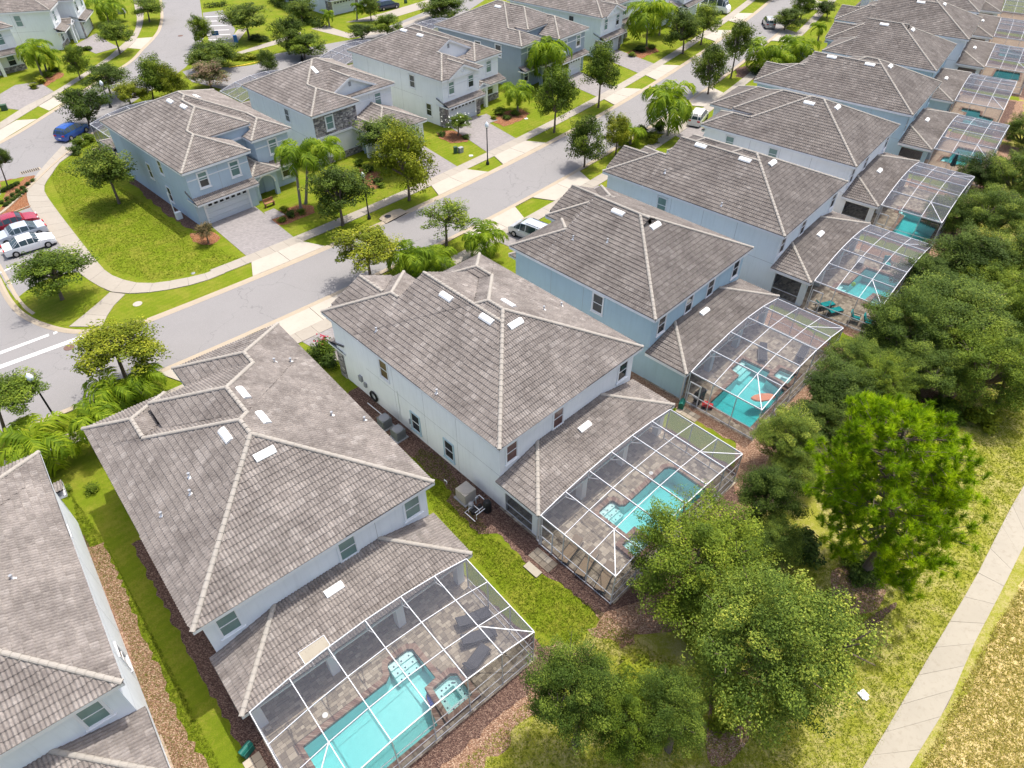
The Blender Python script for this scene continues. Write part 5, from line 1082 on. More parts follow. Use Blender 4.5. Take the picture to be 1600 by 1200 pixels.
def ride_toy(fr, x, y):
    w = frame_pt(fr, x, y); r = thing('toy_car', 'bright red toy car on the deck by the cage door', 'toy', (*w, .046), math.radians(fr[1] + 30))
    m = MB(); m.box(-.2, .2, -.4, .4, .12, .34); m.box(-.2, .2, -.05, .3, .34, .48); m.build('body', M['red'], r)
    for sx in (-.2, .2):
        for sy in (-.25, .25): l = MB(); l.tube([(sx - .03, sy, .12), (sx + .03, sy, .12)], [.12, .12], 10); l.build('wheel', M['rubber'], r)
ride_toy(F3, .95, -5.05)
def pool_float(fr, x, y, label, mat, L=.85, W=.35, a=0):
    w = frame_pt(fr, x, y); m = MB(); n = 14; pts = [(L * math.cos(2 * PI * k / n), W * math.sin(2 * PI * k / n)) for k in range(n)]; vs = []
    for z, s in ((-.02, .9), (.06, 1), (.13, .92), (.1, .55)): vs += [(x_ * s, y_ * s, z) for x_, y_ in pts]
    m.add(vs, [(r_ * n + k, r_ * n + (k + 1) % n, (r_ + 1) * n + (k + 1) % n, (r_ + 1) * n + k) for r_ in range(3) for k in range(n)] + [tuple(range(3 * n, 4 * n))])
    o = m.build('pool_float', M[mat], None); o.location = (*w, -.1); o.rotation_euler = (0, 0, math.radians(a)); o['label'] = label; o['category'] = 'pool float'
pool_float(F3, 5.0, -7.5, 'orange oval float on the turquoise water', 'orange', 1.0, .42, 10)
def ball(fr, x, y):
    w = frame_pt(fr, x, y); m = MB(); m.lathe((0, 0, 0), [(.02, .0), (.14, .05), (.2, .18), (.2, .24), (.14, .37), (.02, .42)], 12); o = m.build('beach_ball', M['lime'], None); smooth(o.data); o.location = (*w, -.12); o['label'] = 'lime green ball at the edge of the fourth pool'; o['category'] = 'ball'
ball(F4, 7.0, -5.2)
for i, (x, y, z, t) in enumerate(((6.6, -2.3, .8, 'blue towel hanging from a terrace column'), (7.9, -2.4, 1.0, 'teal towel hanging at the terrace edge'))):
    w = frame_pt(F3, x, y); m = MB(); k = 5
    for q in range(k): m.quad((-.25 + q * .1, .02 * math.sin(q * 2), 0), (-.15 + q * .1, .02 * math.sin(q * 2 + 2), 0), (-.15 + q * .1, .02 * math.sin(q * 2 + 2), .9), (-.25 + q * .1, .02 * math.sin(q * 2), .9))
    o = m.build('towel', M['teal'], None); o.location = (*w, z); o.rotation_euler = (0, 0, math.radians(60)); o['label'] = t; o['category'] = 'towel'
# water features outside
for fr, x, y, t in ((F1, 3.2, -4.45, 'white pool skimmer lid set in the pavers of the near deck'), (F2, 9.7, -4.75, 'white skimmer lid on the deck of the bright blue pool')):
    w = frame_pt(fr, x, y); m = MB(); m.lathe((0, 0, .046), [(.15, 0), (.15, .012), (.01, .014)], 14); o = m.build('skimmer_lid', M['vent'], None); o.location = (*w, 0); o['label'] = t; o['category'] = 'lid'
# ------------------------------------------------------------------ vegetation
def unit(n): v = rng.normal(size=(n, 3)); return v / np.linalg.norm(v, axis=1, keepdims=True)
def leaf_quads(C, N, L, W, tone):
    """one bent-free rhombic leaf per centre: C centres, N normals, L/W sizes"""
    n = len(C); a = np.cross(N, unit(n)); a /= np.linalg.norm(a, axis=1, keepdims=True) + 1e-9; b = np.cross(N, a)
    L = np.broadcast_to(np.asarray(L).reshape(-1, 1), (n, 1)); W = np.broadcast_to(np.asarray(W).reshape(-1, 1), (n, 1))
    V = np.stack([C - a * L, C + b * W, C + a * L, C - b * W], 1).reshape(-1, 3); Q = np.arange(n * 4).reshape(n, 4); return V, Q, tone
def crown(seed, clumps, per, leaf, spread=.3, mat='leaf_oak', shell=.62, drop=.75, stretch=1.0):
    global rng
    keep = rng; rng = np.random.default_rng(seed); C = []; 
    lob = unit(7); lobr = rng.uniform(.68, 1.22, 7)
    while len(C) < clumps:
        d = unit(1)[0]; 
        if d[2] < -drop: continue
        lim = np.average(lobr, weights=np.exp(5 * lob @ d)); r = (rng.uniform(shell ** 3, 1)) ** (1 / 3) * lim * (1 - spread * .75); C.append(d * r)
    C = np.array(C); pts, nor, ton = [], [], []
    for c in C:
        k = int(per * rng.uniform(.6, 1.4)); u = unit(k); rad = spread * rng.uniform(.65, 1.25) * (rng.uniform(.25, 1, k) ** .5)[:, None]
        dn = c / (np.linalg.norm(c) + 1e-6); ax = dn * .8 + unit(1)[0] * .7; ax /= np.linalg.norm(ax); q = u * rad * np.array([1, 1, .75]); q = q * .8 + np.outer(q @ ax, ax) * .95; p = c + q; pts.append(p); nn = u * .7 + unit(k) * .8 + np.array([0, 0, .75]); nor.append(nn / np.linalg.norm(nn, axis=1, keepdims=True)); t = rng.uniform(.0, .85); ton.append(np.clip(t * .62 + rng.uniform(0, .42, k), 0, 1))
    P, N, T = np.concatenate(pts), np.concatenate(nor), np.concatenate(ton); s = rng.uniform(.7, 1.3, len(P)) * leaf; V, Q, T = leaf_quads(P, N, s, s * .52, T); me = mesh_quads('crown', V, Q, T); me.materials.append(M[mat])
    lm = MB(); r = random.Random(seed)
    for c in C[r.sample(range(len(C)), min(len(C), 16))]:
        v = Vector(c); st_ = Vector((0, 0, -.55)); mid = st_.lerp(v, .55) + Vector((r.uniform(-.08, .08), r.uniform(-.08, .08), r.uniform(-.12, .02))); lm.tube([st_, mid, v], [.04, .026, .008], 5)
        for q in range(3): e = v + Vector((r.uniform(-.2, .2), r.uniform(-.2, .2), r.uniform(-.05, .2))); lm.tube([mid.lerp(v, .6), e], [.014, .004], 4)
    limbs = lm.mesh('limbs', M['bark']); rng = keep; return me, limbs
def trunk_mesh():
    m = MB(); m.tube([(0, 0, -.03), (0, 0, .05), (.05, .02, .4), (-.03, .03, .75), (0, 0, 1)], [1.5, 1.05, .9, .8, .7], 8); return m.mesh('trunk', M['bark'])
TRUNK = trunk_mesh()
CR = {}
for k, m in (('oak', 'leaf_oak'), ('mid', 'leaf_mid'), ('yel', 'leaf_yel'), ('dark', 'leaf_dark')): CR[k] = [crown(11 + i + len(k) * 7 + sum(map(ord, k)), 52, 250, .034, .31, m) for i in range(2)]
CR['pink'] = [crown(91, 44, 210, .036, .32, 'pinkl')]; CR['red'] = [crown(92, 28, 120, .055, .36, 'redl')]; CR['sparse'] = [crown(93 + i, 34, 150, .038, .27, 'leaf_mid', .5) for i in range(2)]
CR['big'] = [crown(101 + i, 150, 430, .0145, .2, 'leaf_hedge', .45, .7) for i in range(3)]
CR['bigyel'] = [crown(121, 165, 400, .0145, .19, 'leaf_mid', .45, .7)]
CR['bigdark'] = [crown(125, 130, 330, .018, .2, 'leaf_dark', .45, .7)]
CR['bush'] = [crown(131, 22, 80, .11, .45, 'leaf_mid', .3), crown(132, 22, 80, .11, .45, 'leaf_dark', .3), crown(133, 22, 80, .11, .45, 'leaf_yel', .3)]
def tree(sp, label, kind='mid', cat='tree', group='street and garden trees', tr=None):
    X, Y, cx, zc, rh, rv = sp; me, li = random.choice(CR[kind]); r = thing('tree', label, cat, (X, Y, 0), 0, group); rz = random.uniform(0, 6.28)
    tr = tr or max(.07, .035 * rh + .04); t = bpy.data.objects.new('trunk', TRUNK); COL.objects.link(t); t.parent = r; base = max(.3, zc - rv * .55)
    t.matrix_local = Matrix(((tr, 0, cx * base / zc, 0), (0, tr, 0, 0), (0, 0, base, 0), (0, 0, 0, 1)))
    for n, d in (('limbs', li), ('crown', me)):
        o = bpy.data.objects.new(n, d); COL.objects.link(o); o.parent = r; o.location = (cx, 0, zc); o.scale = (rh, rh, rv); o.rotation_euler = (0, 0, rz)
    return r
def bush(x, y, r, h, label, k=0, cat='shrub', group='garden shrubs', kind='bush'):
    me, li = CR[kind][k % len(CR[kind])]; o = thing('shrub', label, cat, (x, y, h * .45), random.uniform(0, 6.28), group, me); o.scale = (r, r, h * .62); return o
TREES = [  # base, crown offset, height and radii converted from image pixels
 ((-43.24, 68.94, 0.11, 4.15, 2.78, 2.41), 'oak', 'round dark green tree alone on the big corner lawn'), ((-40.68, 50.79, 0.33, 3.26, 3.07, 1.69), 'mid', 'leafy tree on the corner island beside the white car'),
 ((-30.06, 39.44, 0.78, 4.18, 3.04, 1.67), 'yel', 'yellow green tree beside the crosswalk, above the palms'), ((-17.75, 64.17, 0.11, 4.11, 3.10, 2.75), 'oak', 'dark leafy street tree with a lamp globe beside its crown'),
 ((-11.37, 69.68, 0.10, 5.02, 2.99, 3.93), 'yel', 'tall yellow green street tree before the cream house'), ((-14.97, 77.92, 0.63, 3.90, 3.57, 1.96), 'oak', 'dark dense tree behind the yellow green one at the cream house'),
 ((-6.58, 60.19, 0.16, 3.42, 2.49, 1.47), 'sparse', 'open crowned young tree at the kerb across from the lamp post'), ((-13.19, 53.67, -0.03, 3.90, 2.87, 1.70), 'yel', 'loose tree at the kerb next to the storm drain'),
 ((8.67, 77.92, -0.17, 3.45, 2.31, 3.09), 'oak', 'dark round tree on the near kerb with its shadow on the road'), ((5.55, 88.42, 0.13, 4.68, 2.59, 3.50), 'mid', 'tree on the far verge right of the lamp post'),
 ((12.16, 97.17, -0.01, 5.15, 2.60, 3.52), 'mid', 'second verge tree, before the slate blue house drive'), ((12.84, 81.52, -0.07, 2.97, 1.78, 2.40), 'yel', 'light green small tree by the near kerb palms'),
 ((28.63, 102.16, -0.43, 4.08, 2.55, 3.44), 'oak', 'dark tree on the near kerb beyond the big palm'), ((33.67, 109.25, -0.14, 5.48, 2.28, 3.08), 'oak', 'slender dark tree beside the feathery palm pair'),
 ((28.47, 121.06, -0.66, 3.91, 3.13, 3.14), 'oak', 'dark tree on the far verge near the white van'), ((32.45, 125.93, 0.11, 4.00, 2.69, 2.50), 'mid', 'tree on the far verge right below the white van'),
 ((49.20, 134.22, 0.24, 2.10, 2.75, 1.84), 'oak', 'tree on the near kerb near the top edge'), ((54.15, 140.82, 0.09, 2.59, 2.37, 2.38), 'mid', 'tree cut by the top edge above the near walk'),
 ((-65.27, 121.06, 0.17, 3.14, 2.83, 1.77), 'mid', 'small green tree at the drive of the top left white house'), ((-67.78, 139.97, 0.69, 2.59, 2.95, 1.62), 'mid', 'tree at the top edge on the verge of the curved road'),
 ((-66.09, 108.68, 0.37, 2.69, 1.93, 2.27), 'mid', 'small thin tree on the walk left of the blue car road'), ((-58.11, 101.13, 0.58, 2.85, 2.91, 1.81), 'dark', 'dark spiky tree beside the white lamp globe'),
 ((-56.53, 90.77, 0.66, 2.79, 2.85, 2.55), 'dark', 'dark dense tree right beside the blue car'), ((-51.40, 99.61, 1.30, 3.17, 2.69, 3.02), 'mid', 'dense tree behind the roof of the corner house'), ((-48.46, 99.61, 0.53, 2.66, 1.98, 2.68), 'yel', 'bright yellow green tree behind the corner house roof'),
 ((-53.60, 97.17, 0.56, 2.19, 2.39, 1.50), 'yel', 'pale yellow green tree beside the cage of the corner house'), ((-52.79, 125.21, 0.18, 2.71, 1.83, 2.47), 'mid', 'slim tree at the mouth of the parking lot'),
 ((-45.94, 128.85, 0.16, 3.56, 3.95, 2.17), 'oak', 'tree on the lawn beside the parking lot'), ((-47.12, 113.38, 0.57, 2.28, 3.60, 1.98), 'oak', 'wide bushy tree on the island behind the corner house'),
 ((-44.83, 104.80, 0.15, 2.10, 3.01, 1.66), 'pink', 'pink flowering tree behind the corner house'), ((-38.39, 112.18, 0.37, 1.52, 1.49, 1.67), 'dark', 'small dark cone shaped tree by the yellow kerb'),
 ((-37.03, 120.73, 0.44, 2.95, 2.51, 3.24), 'dark', 'dark tree behind the cage of the cream house'), ((-33.96, 118.42, 0.54, 2.15, 3.10, 1.83), 'mid', 'lighter round tree behind the cage of the cream house'),
 ((-39.28, 139.97, 0.37, 2.37, 2.84, 1.56), 'oak', 'tree on the lawn at the top edge near the hedge'), ((-26.10, 128.11, 0.24, 1.64, 2.21, 1.31), 'dark', 'dark tree behind the white house with the diamond gable'),
 ((-21.84, 129.59, 0.06, 2.26, 2.67, 1.79), 'mid', 'round tree behind the white house ridge'), ((-13.24, 140.82, 0.17, 2.38, 4.28, 2.35), 'oak', 'wide tree at the top edge behind the slate blue house'), ((-26.47, 140.82, 0.09, 2.38, 1.78, 2.00), 'oak', 'small tree beside the navy car'),
 ((-7.00, 87.39, 0.26, 1.84, 1.56, 0.88), 'mid', 'small white flowering tree before the diamond gable house'), ((-30.68, 60.56, 0.18, 1.45, 0.96, 0.84), 'red', 'small reddish tree in the bed by the white garage door'),
 ((-57.93, 73.24, 1.07, 3.43, 0.93, 1.25), 'oak', 'tree cut by the left edge above the planted bed'), ((-36.57, 33.95, 2.59, 4.31, 2.09, 1.15), 'mid', 'leafy tree cut by the left edge at the lamp post'),
 ((-44.13, 151.76, -0.49, 1.82, 2.54, 1.50), 'mid', 'tree just entering at the top edge behind the hedge'), ((59.80, 142.56, -0.79, 1.75, 1.93, 1.47), 'dark', 'dark bushy tree at the near walk beside the far roofs'), ((52.94, 156.74, -1.24, 2.32, 2.86, 2.37), 'mid', 'tree above the end of the road at the top edge')]
for sp, k, lb in TREES:
    sp = (*sp[:4], sp[4] * 1.1, sp[5] * 1.06); tree(sp, lb, k)
BACK = [
 ((10.21, 20.72, -0.28, 4.21, 3.45, 2.94), 'bigyel', 'broad olive green tree against the cage of the bright blue pool'), ((13.83, 15.22, -1.62, 6.17, 3.59, 3.91), 'big', 'big oak like tree left of the slanting path'),
 ((3.18, 13.03, -0.21, 5.52, 2.15, 2.90), 'big', 'tree at the bottom edge beside the near cage corner'), ((7.74, 12.73, -0.78, 5.24, 1.75, 2.37), 'big', 'tree at the bottom edge between two larger trees'),
 ((16.55, 26.11, -0.87, 3.24, 2.02, 2.02), 'bigdark', 'dark tree between the middle cage and the pine'), ((18.91, 30.92, -0.91, 3.21, 2.11, 1.96), 'big', 'tree leaning on the outer corner of the third cage'),
 ((24.16, 35.24, -1.30, 3.47, 2.52, 1.62), 'bigdark', 'dark tree just above the pine'), ((32.65, 42.54, -1.67, 3.60, 3.30, 2.93), 'big', 'tree facing the corner of the teal lounger cage'), ((37.17, 43.77, -1.88, 4.24, 4.44, 2.57), 'big', 'large tree above the faint lettering side, right of the cages'),
 ((36.93, 37.28, -1.93, 3.54, 3.48, 2.68), 'bigyel', 'yellowish large tree at the right edge above the lawn'), ((42.94, 52.62, -1.68, 3.29, 3.54, 2.42), 'bigdark', 'dark tree behind the fifth cage'), ((49.84, 60.31, -1.97, 3.14, 3.44, 2.60), 'big', 'tree near the right edge behind the sixth cage'),
 ((56.26, 68.65, -1.85, 2.99, 3.29, 2.78), 'big', 'tree cut by the right edge beside the strip of lawn'), ((47.85, 52.41, -1.89, 3.02, 3.14, 2.61), 'big', 'tree cut by the right edge below the dark one'), ((42.42, 42.54, -2.31, 3.91, 2.39, 3.08), 'bigyel', 'tree cut by the right edge at mid height'), ((32.89, 37.98, -1.62, 2.93, 2.83, 1.90), 'big', 'mid sized tree right of the dark tree above the pine'), ((28.63, 36.58, -1.88, 2.92, 2.13, 1.78), 'bigyel', 'smaller yellowish tree behind the top of the pine'), ((39.77, 44.19, -1.32, 2.79, 3.20, 1.94), 'bigdark', 'dark gap filling tree among the large right hand crowns'), ((13.04, 20.92, -0.53, 2.38, 2.15, 2.02), 'big', 'tree squeezed between the broad olive tree and the bigger one'), ((5.81, 12.44, -0.82, 4.60, 1.65, 2.05), 'bigyel', 'yellowish tree at the bottom between two dark crowns'), ((21.78, 33.32, -0.82, 2.28, 2.13, 1.62), 'bigdark', 'dark tree between the third cage and the pine top'), ((27.30, 39.44, -0.86, 2.50, 2.43, 1.66), 'big', 'tree filling the belt left of the teal lounger cage corner'), ((19.14, 29.23, -0.43, 2.28, 1.83, 1.52), 'big', 'small tree touching the left side of the pine'), ((37.87, 50.59, -1.47, 2.60, 2.81, 1.92), 'bigdark', 'dark tree behind the fourth cage corner'), ((45.57, 62.46, -1.08, 2.19, 2.72, 1.96), 'big', 'tree between the fifth cage and the dark crown'), ((53.95, 71.67, -1.44, 2.29, 2.84, 2.01), 'bigdark', 'dark small tree behind the sixth cage'), ((30.82, 42.54, -1.05, 2.13, 2.24, 1.86), 'bigdark', 'dark tree low beside the litter strip'), ((42.85, 49.61, -1.41, 2.39, 3.00, 1.88), 'bigyel', 'yellowish crown in the middle of the right hand mass'), ((15.95, 23.28, -0.79, 2.33, 1.72, 1.44), 'big', 'tree between the dark tree and the biggest crown'), ((65.66, 83.41, -1.93, 2.20, 2.38, 2.38), 'big', 'small tree cut by the right edge beside the far cages')]
for sp, k, lb in BACK:
    sp = (*sp[:4], sp[4] * 1.16, sp[5] * 1.12); tree(sp, lb, k, group='trees of the strip behind the pools', tr=.18)
# the long needled pine
def pine(sp, label):
    X, Y, cx, zc, rh, rv = sp; rh -= 1.9; r = thing('pine_tree', label, 'pine tree', (X, Y, 0)); rd = random.Random(5); H = zc + rv * .75; tm = MB()
    tm.tube([(0, 0, -.1), (.1, 0, H * .3), (cx * .6, .1, H * .65), (cx, 0, H)], [.3, .24, .15, .04], 9); tm.build('trunk', M['bark'], r); tips = []; lm = MB()
    for k in range(86):
        f = .2 + .8 * (k / 86) ** .8; h = H * f; a = k * 2.4 + rd.uniform(-.4, .4); reach = rh * (1.02 * math.sqrt(max(.02, 1 - ((f - .42) / .62) ** 2))) * rd.uniform(.65, 1.05); s = Vector((cx * f * .9, 0, h * .92))
        e = s + Vector((math.cos(a) * reach, math.sin(a) * reach, reach * rd.uniform(.05, .4))); mid = s.lerp(e, .5) + Vector((0, 0, -reach * .06)); lm.tube([s, mid, e], [.07, .045, .012], 5)
        tips.append((e, 1.0))
        for q in range(int(4 + reach * 2.3)):
            t = rd.uniform(.3, 1); b = s.lerp(mid, t * 2) if t < .5 else mid.lerp(e, t * 2 - 1); an = a + rd.uniform(-1.25, 1.25); L = rd.uniform(.5, 1.35); e2 = b + Vector((math.cos(an) * L, math.sin(an) * L, L * rd.uniform(.1, .8))); lm.tube([b, e2], [.022, .007], 4); tips.append((e2, .9)); 
            if rd.random() < .6: e3 = b.lerp(e2, .55) + Vector((rd.uniform(-.4, .4), rd.uniform(-.4, .4), rd.uniform(.1, .45))); lm.tube([b.lerp(e2, .5), e3], [.014, .005], 3); tips.append((e3, .8))
    for k in range(34): a = k * 2.4; q = rd.uniform(.15, 1.3); e = Vector((cx + math.cos(a) * q, math.sin(a) * q, H + .35 - q * .55 + rd.uniform(-.2, .2))); lm.tube([(cx, 0, H - q * .8), e], [.02, .006], 4); tips.append((e, 1.0))
    lm.build('limbs', M['bark'], r); V, T = [], []
    for e, sc in tips:
        n = 120; up = np.array([0, 0, .8]) + unit(1)[0] * .45; up /= np.linalg.norm(up); u = unit(n) * .95 + up * .75; u /= np.linalg.norm(u, axis=1, keepdims=True); L = (rng.uniform(.2, .38, n) * sc)[:, None]; o = np.array(e) + up * rng.uniform(-.28, .16, n)[:, None]; w = np.cross(u, unit(n)) * .014
        V.append(np.stack([o - w, o + w, o + u * L + w * .5, o + u * L - w * .5], 1).reshape(-1, 3)); t = rd.uniform(.0, .9); T.append(np.clip(t * .65 + rng.uniform(0, .35, n), 0, 1))
    V = np.concatenate(V); me = mesh_quads('needles', V, np.arange(len(V)).reshape(-1, 4), np.concatenate(T)); me.materials.append(M['pine']); link('needles', me, r)
pine((21.14, 22.62, -2.59, 8.76, 5.66, 6.03), 'large bright green long needled pine at the right')
# palms
def palm_mesh(seed, nf=16, droop=.8, wild=.25):
    rd = random.Random(seed); V, T = [], []; st_ = MB()
    for f in range(nf):
        a = 2.399 * f + rd.uniform(-.2, .2); el = rd.uniform(.15, 1.3) if f < nf - 4 else rd.uniform(-.3, .2); L = rd.uniform(.85, 1.1); pts = []; p = Vector((0, 0, 0)); th = el; n = 16; t0 = rd.uniform(.2, .8)
        for k in range(n + 1):
            pts.append(p.copy()); p = p + Vector((math.cos(a) * math.cos(th), math.sin(a) * math.cos(th), math.sin(th))) * (L / n); th -= (.1 + .012 * k) * droop * rd.uniform(.85, 1.15)
        st_.tube(pts[::4] + [pts[-1]], [.016, .012, .009, .006, .003, .002][:len(pts[::4]) + 1], 4); side = Vector((-math.sin(a), math.cos(a), 0))
        for k in range(2 * n):
            i, fr_ = divmod(k, 2); i = min(i, n - 1); q = pts[i].lerp(pts[i + 1], fr_ / 2); d = (pts[i + 1] - pts[i]).normalized(); ll = .25 * math.sin(PI * min(.97, .1 + k / (2 * n) * .92)) + .04
            for s in (-1, 1):
                dr = (side * s * rd.uniform(.5, 1.0) + d * .55 + Vector((0, 0, -.25 + rd.uniform(-.3, .3)))).normalized(); w = d * .02; m_ = q + dr * ll * .5 + Vector((0, 0, .012)); e = q + dr * ll + Vector((0, 0, -ll * .3))
                b = len(V) * 3; V.append([q - w * .6, q + w * .6, m_ + w, m_ - w]); T.append(min(1, max(0, t0 * .55 + rd.uniform(0, .45)))); V.append([m_ - w, m_ + w, e + w * .15, e - w * .15]); T.append(T[-1])
    A = np.array([[tuple(v) for v in q] for q in V]).reshape(-1, 3); me = mesh_quads('fronds', A, np.arange(len(A)).reshape(-1, 4), np.array(T)); me.materials.append(M['palm']); return me, st_.mesh('frond_stems', M['palm'])
PALMS = [palm_mesh(s) for s in (3, 8)]; PALMS_D = [palm_mesh(13, 18, 1.0), palm_mesh(14, 18, 1.05)]
def palm_trunk():
    m = MB(); n = 14; m.tube([(0, 0, k / n) for k in range(n + 1)], [1.35 if k == 0 else (1.0 + .08 * (k % 2)) * (1 - .25 * k / n) for k in range(n + 1)], 9); return m.mesh('trunk', M['palmbark'])
PTR = palm_trunk()
def palm(sp, label, droopy=False, group='queen palms of the gardens'):
    X, Y, cx, zc, rh, rv = sp; r = thing('palm_tree', label, 'palm tree', (X, Y, 0), 0, group); zc = max(zc, 1.2); t = bpy.data.objects.new('trunk', PTR); COL.objects.link(t); t.parent = r; t.matrix_local = Matrix(((.15, 0, cx, 0), (0, .15, 0, 0), (0, 0, zc, 0), (0, 0, 0, 1)))
    fm, sm = random.choice(PALMS_D if droopy else PALMS); rz = random.uniform(0, 6.28)
    for n, d in (('frond_stems', sm), ('fronds', fm)): o = bpy.data.objects.new(n, d); COL.objects.link(o); o.parent = r; o.location = (cx, 0, zc); o.scale = (rh * 1.3,) * 3; o.rotation_euler = (0, 0, rz)
    return r
for sp, lb, dr in [((-23.04, 67.92, 1.15, 6.14, 2.90, 3.03), 'tall palm before the door of the steel blue house', True), ((-22.71, 68.94, 3.27, 6.25, 2.26, 2.74), 'second palm crown leaning right at the steel blue house', True), ((-9.20, 54.53, -0.27, 2.10, 2.61, 1.65), 'palm with hanging fronds left of the minivan', True), ((-6.72, 55.29, -0.26, 1.49, 2.16, 1.19), 'palm behind the ridge of the middle house', True),
                   ((-2.63, 57.56, -0.12, 2.34, 2.32, 1.86), 'palm right beside the silver minivan', False), ((0.80, 95.74, -0.10, 2.77, 2.45, 2.45), 'small yellow palm beside the diamond gable house porch', False), ((4.99, 105.61, -0.06, 4.77, 4.09, 2.25), 'tall palm hiding the garage of the slate blue house', True), ((7.71, 109.82, -1.23, 1.46, 2.94, 1.62), 'lower palm crown under the tall one at the slate blue house', True),
                   ((20.25, 87.39, -0.44, 4.42, 4.03, 2.21), 'big drooping palm on the near side of the street', True), ((23.00, 125.21, -0.66, 4.96, 4.26, 3.01), 'palm before the pale blue house at the top', True), ((26.19, 131.49, 0.00, 3.81, 3.12, 2.25), 'second palm at the top beside the pale blue house', True), ((39.69, 112.18, -1.00, 2.83, 3.55, 1.95), 'feathery palm left of its twin by the near walk', True),
                   ((45.26, 114.61, -0.45, 2.67, 3.82, 2.10), 'feathery palm right of its twin by the near walk', True), ((41.19, 110.41, -0.35, 2.44, 2.54, 1.40), 'low palm between the feathery pair', True), ((53.31, 128.11, -0.46, 2.25, 1.54, 1.11), 'tiny palm on the lawn at the far end of the near walk', False), ((-72.86, 110.41, 0.37, 3.72, 2.91, 1.72), 'palm at the porch of the house on the left edge', False), ((-73.06, 112.18, 0.75, 2.27, 2.18, 1.81), 'second palm at the porch of the house on the left edge', False),
                   ((-75.07, 139.13, 0.73, 3.00, 3.52, 1.93), 'palm cluster at the top edge left of the curved road', False), ((-28.40, 36.04, -0.36, 2.35, 2.31, 1.58), 'palm with light green fronds above the left end of the near roof', True), ((-25.76, 36.24, -2.60, 1.20, 2.10, 1.33), 'palm leaning over the walk beside the near roof corner', True), ((-31.52, 31.21, -0.48, 2.28, 2.83, 1.99), 'big feathery palm at the left edge', True), ((-29.53, 32.70, 0.85, 2.90, 2.01, 1.31), 'palm between the lamp post and the near roof', True), ((-27.46, 37.28, 0.42, 2.48, 1.79, 1.43), 'palm right of the light green one at the near house', True),
                   ((-33.47, 136.64, 0.04, 2.13, 1.39, 1.80), 'thin palm before the stone corner at the top edge', False), ((-29.12, 140.82, 0.60, 2.38, 1.43, 1.43), 'thin palm left of the navy car', False), ((15.08, 84.77, -0.19, 1.65, 2.09, 1.15), 'low palm at the kerb under the big drooping palm', False)]: palm(sp, lb, dr)
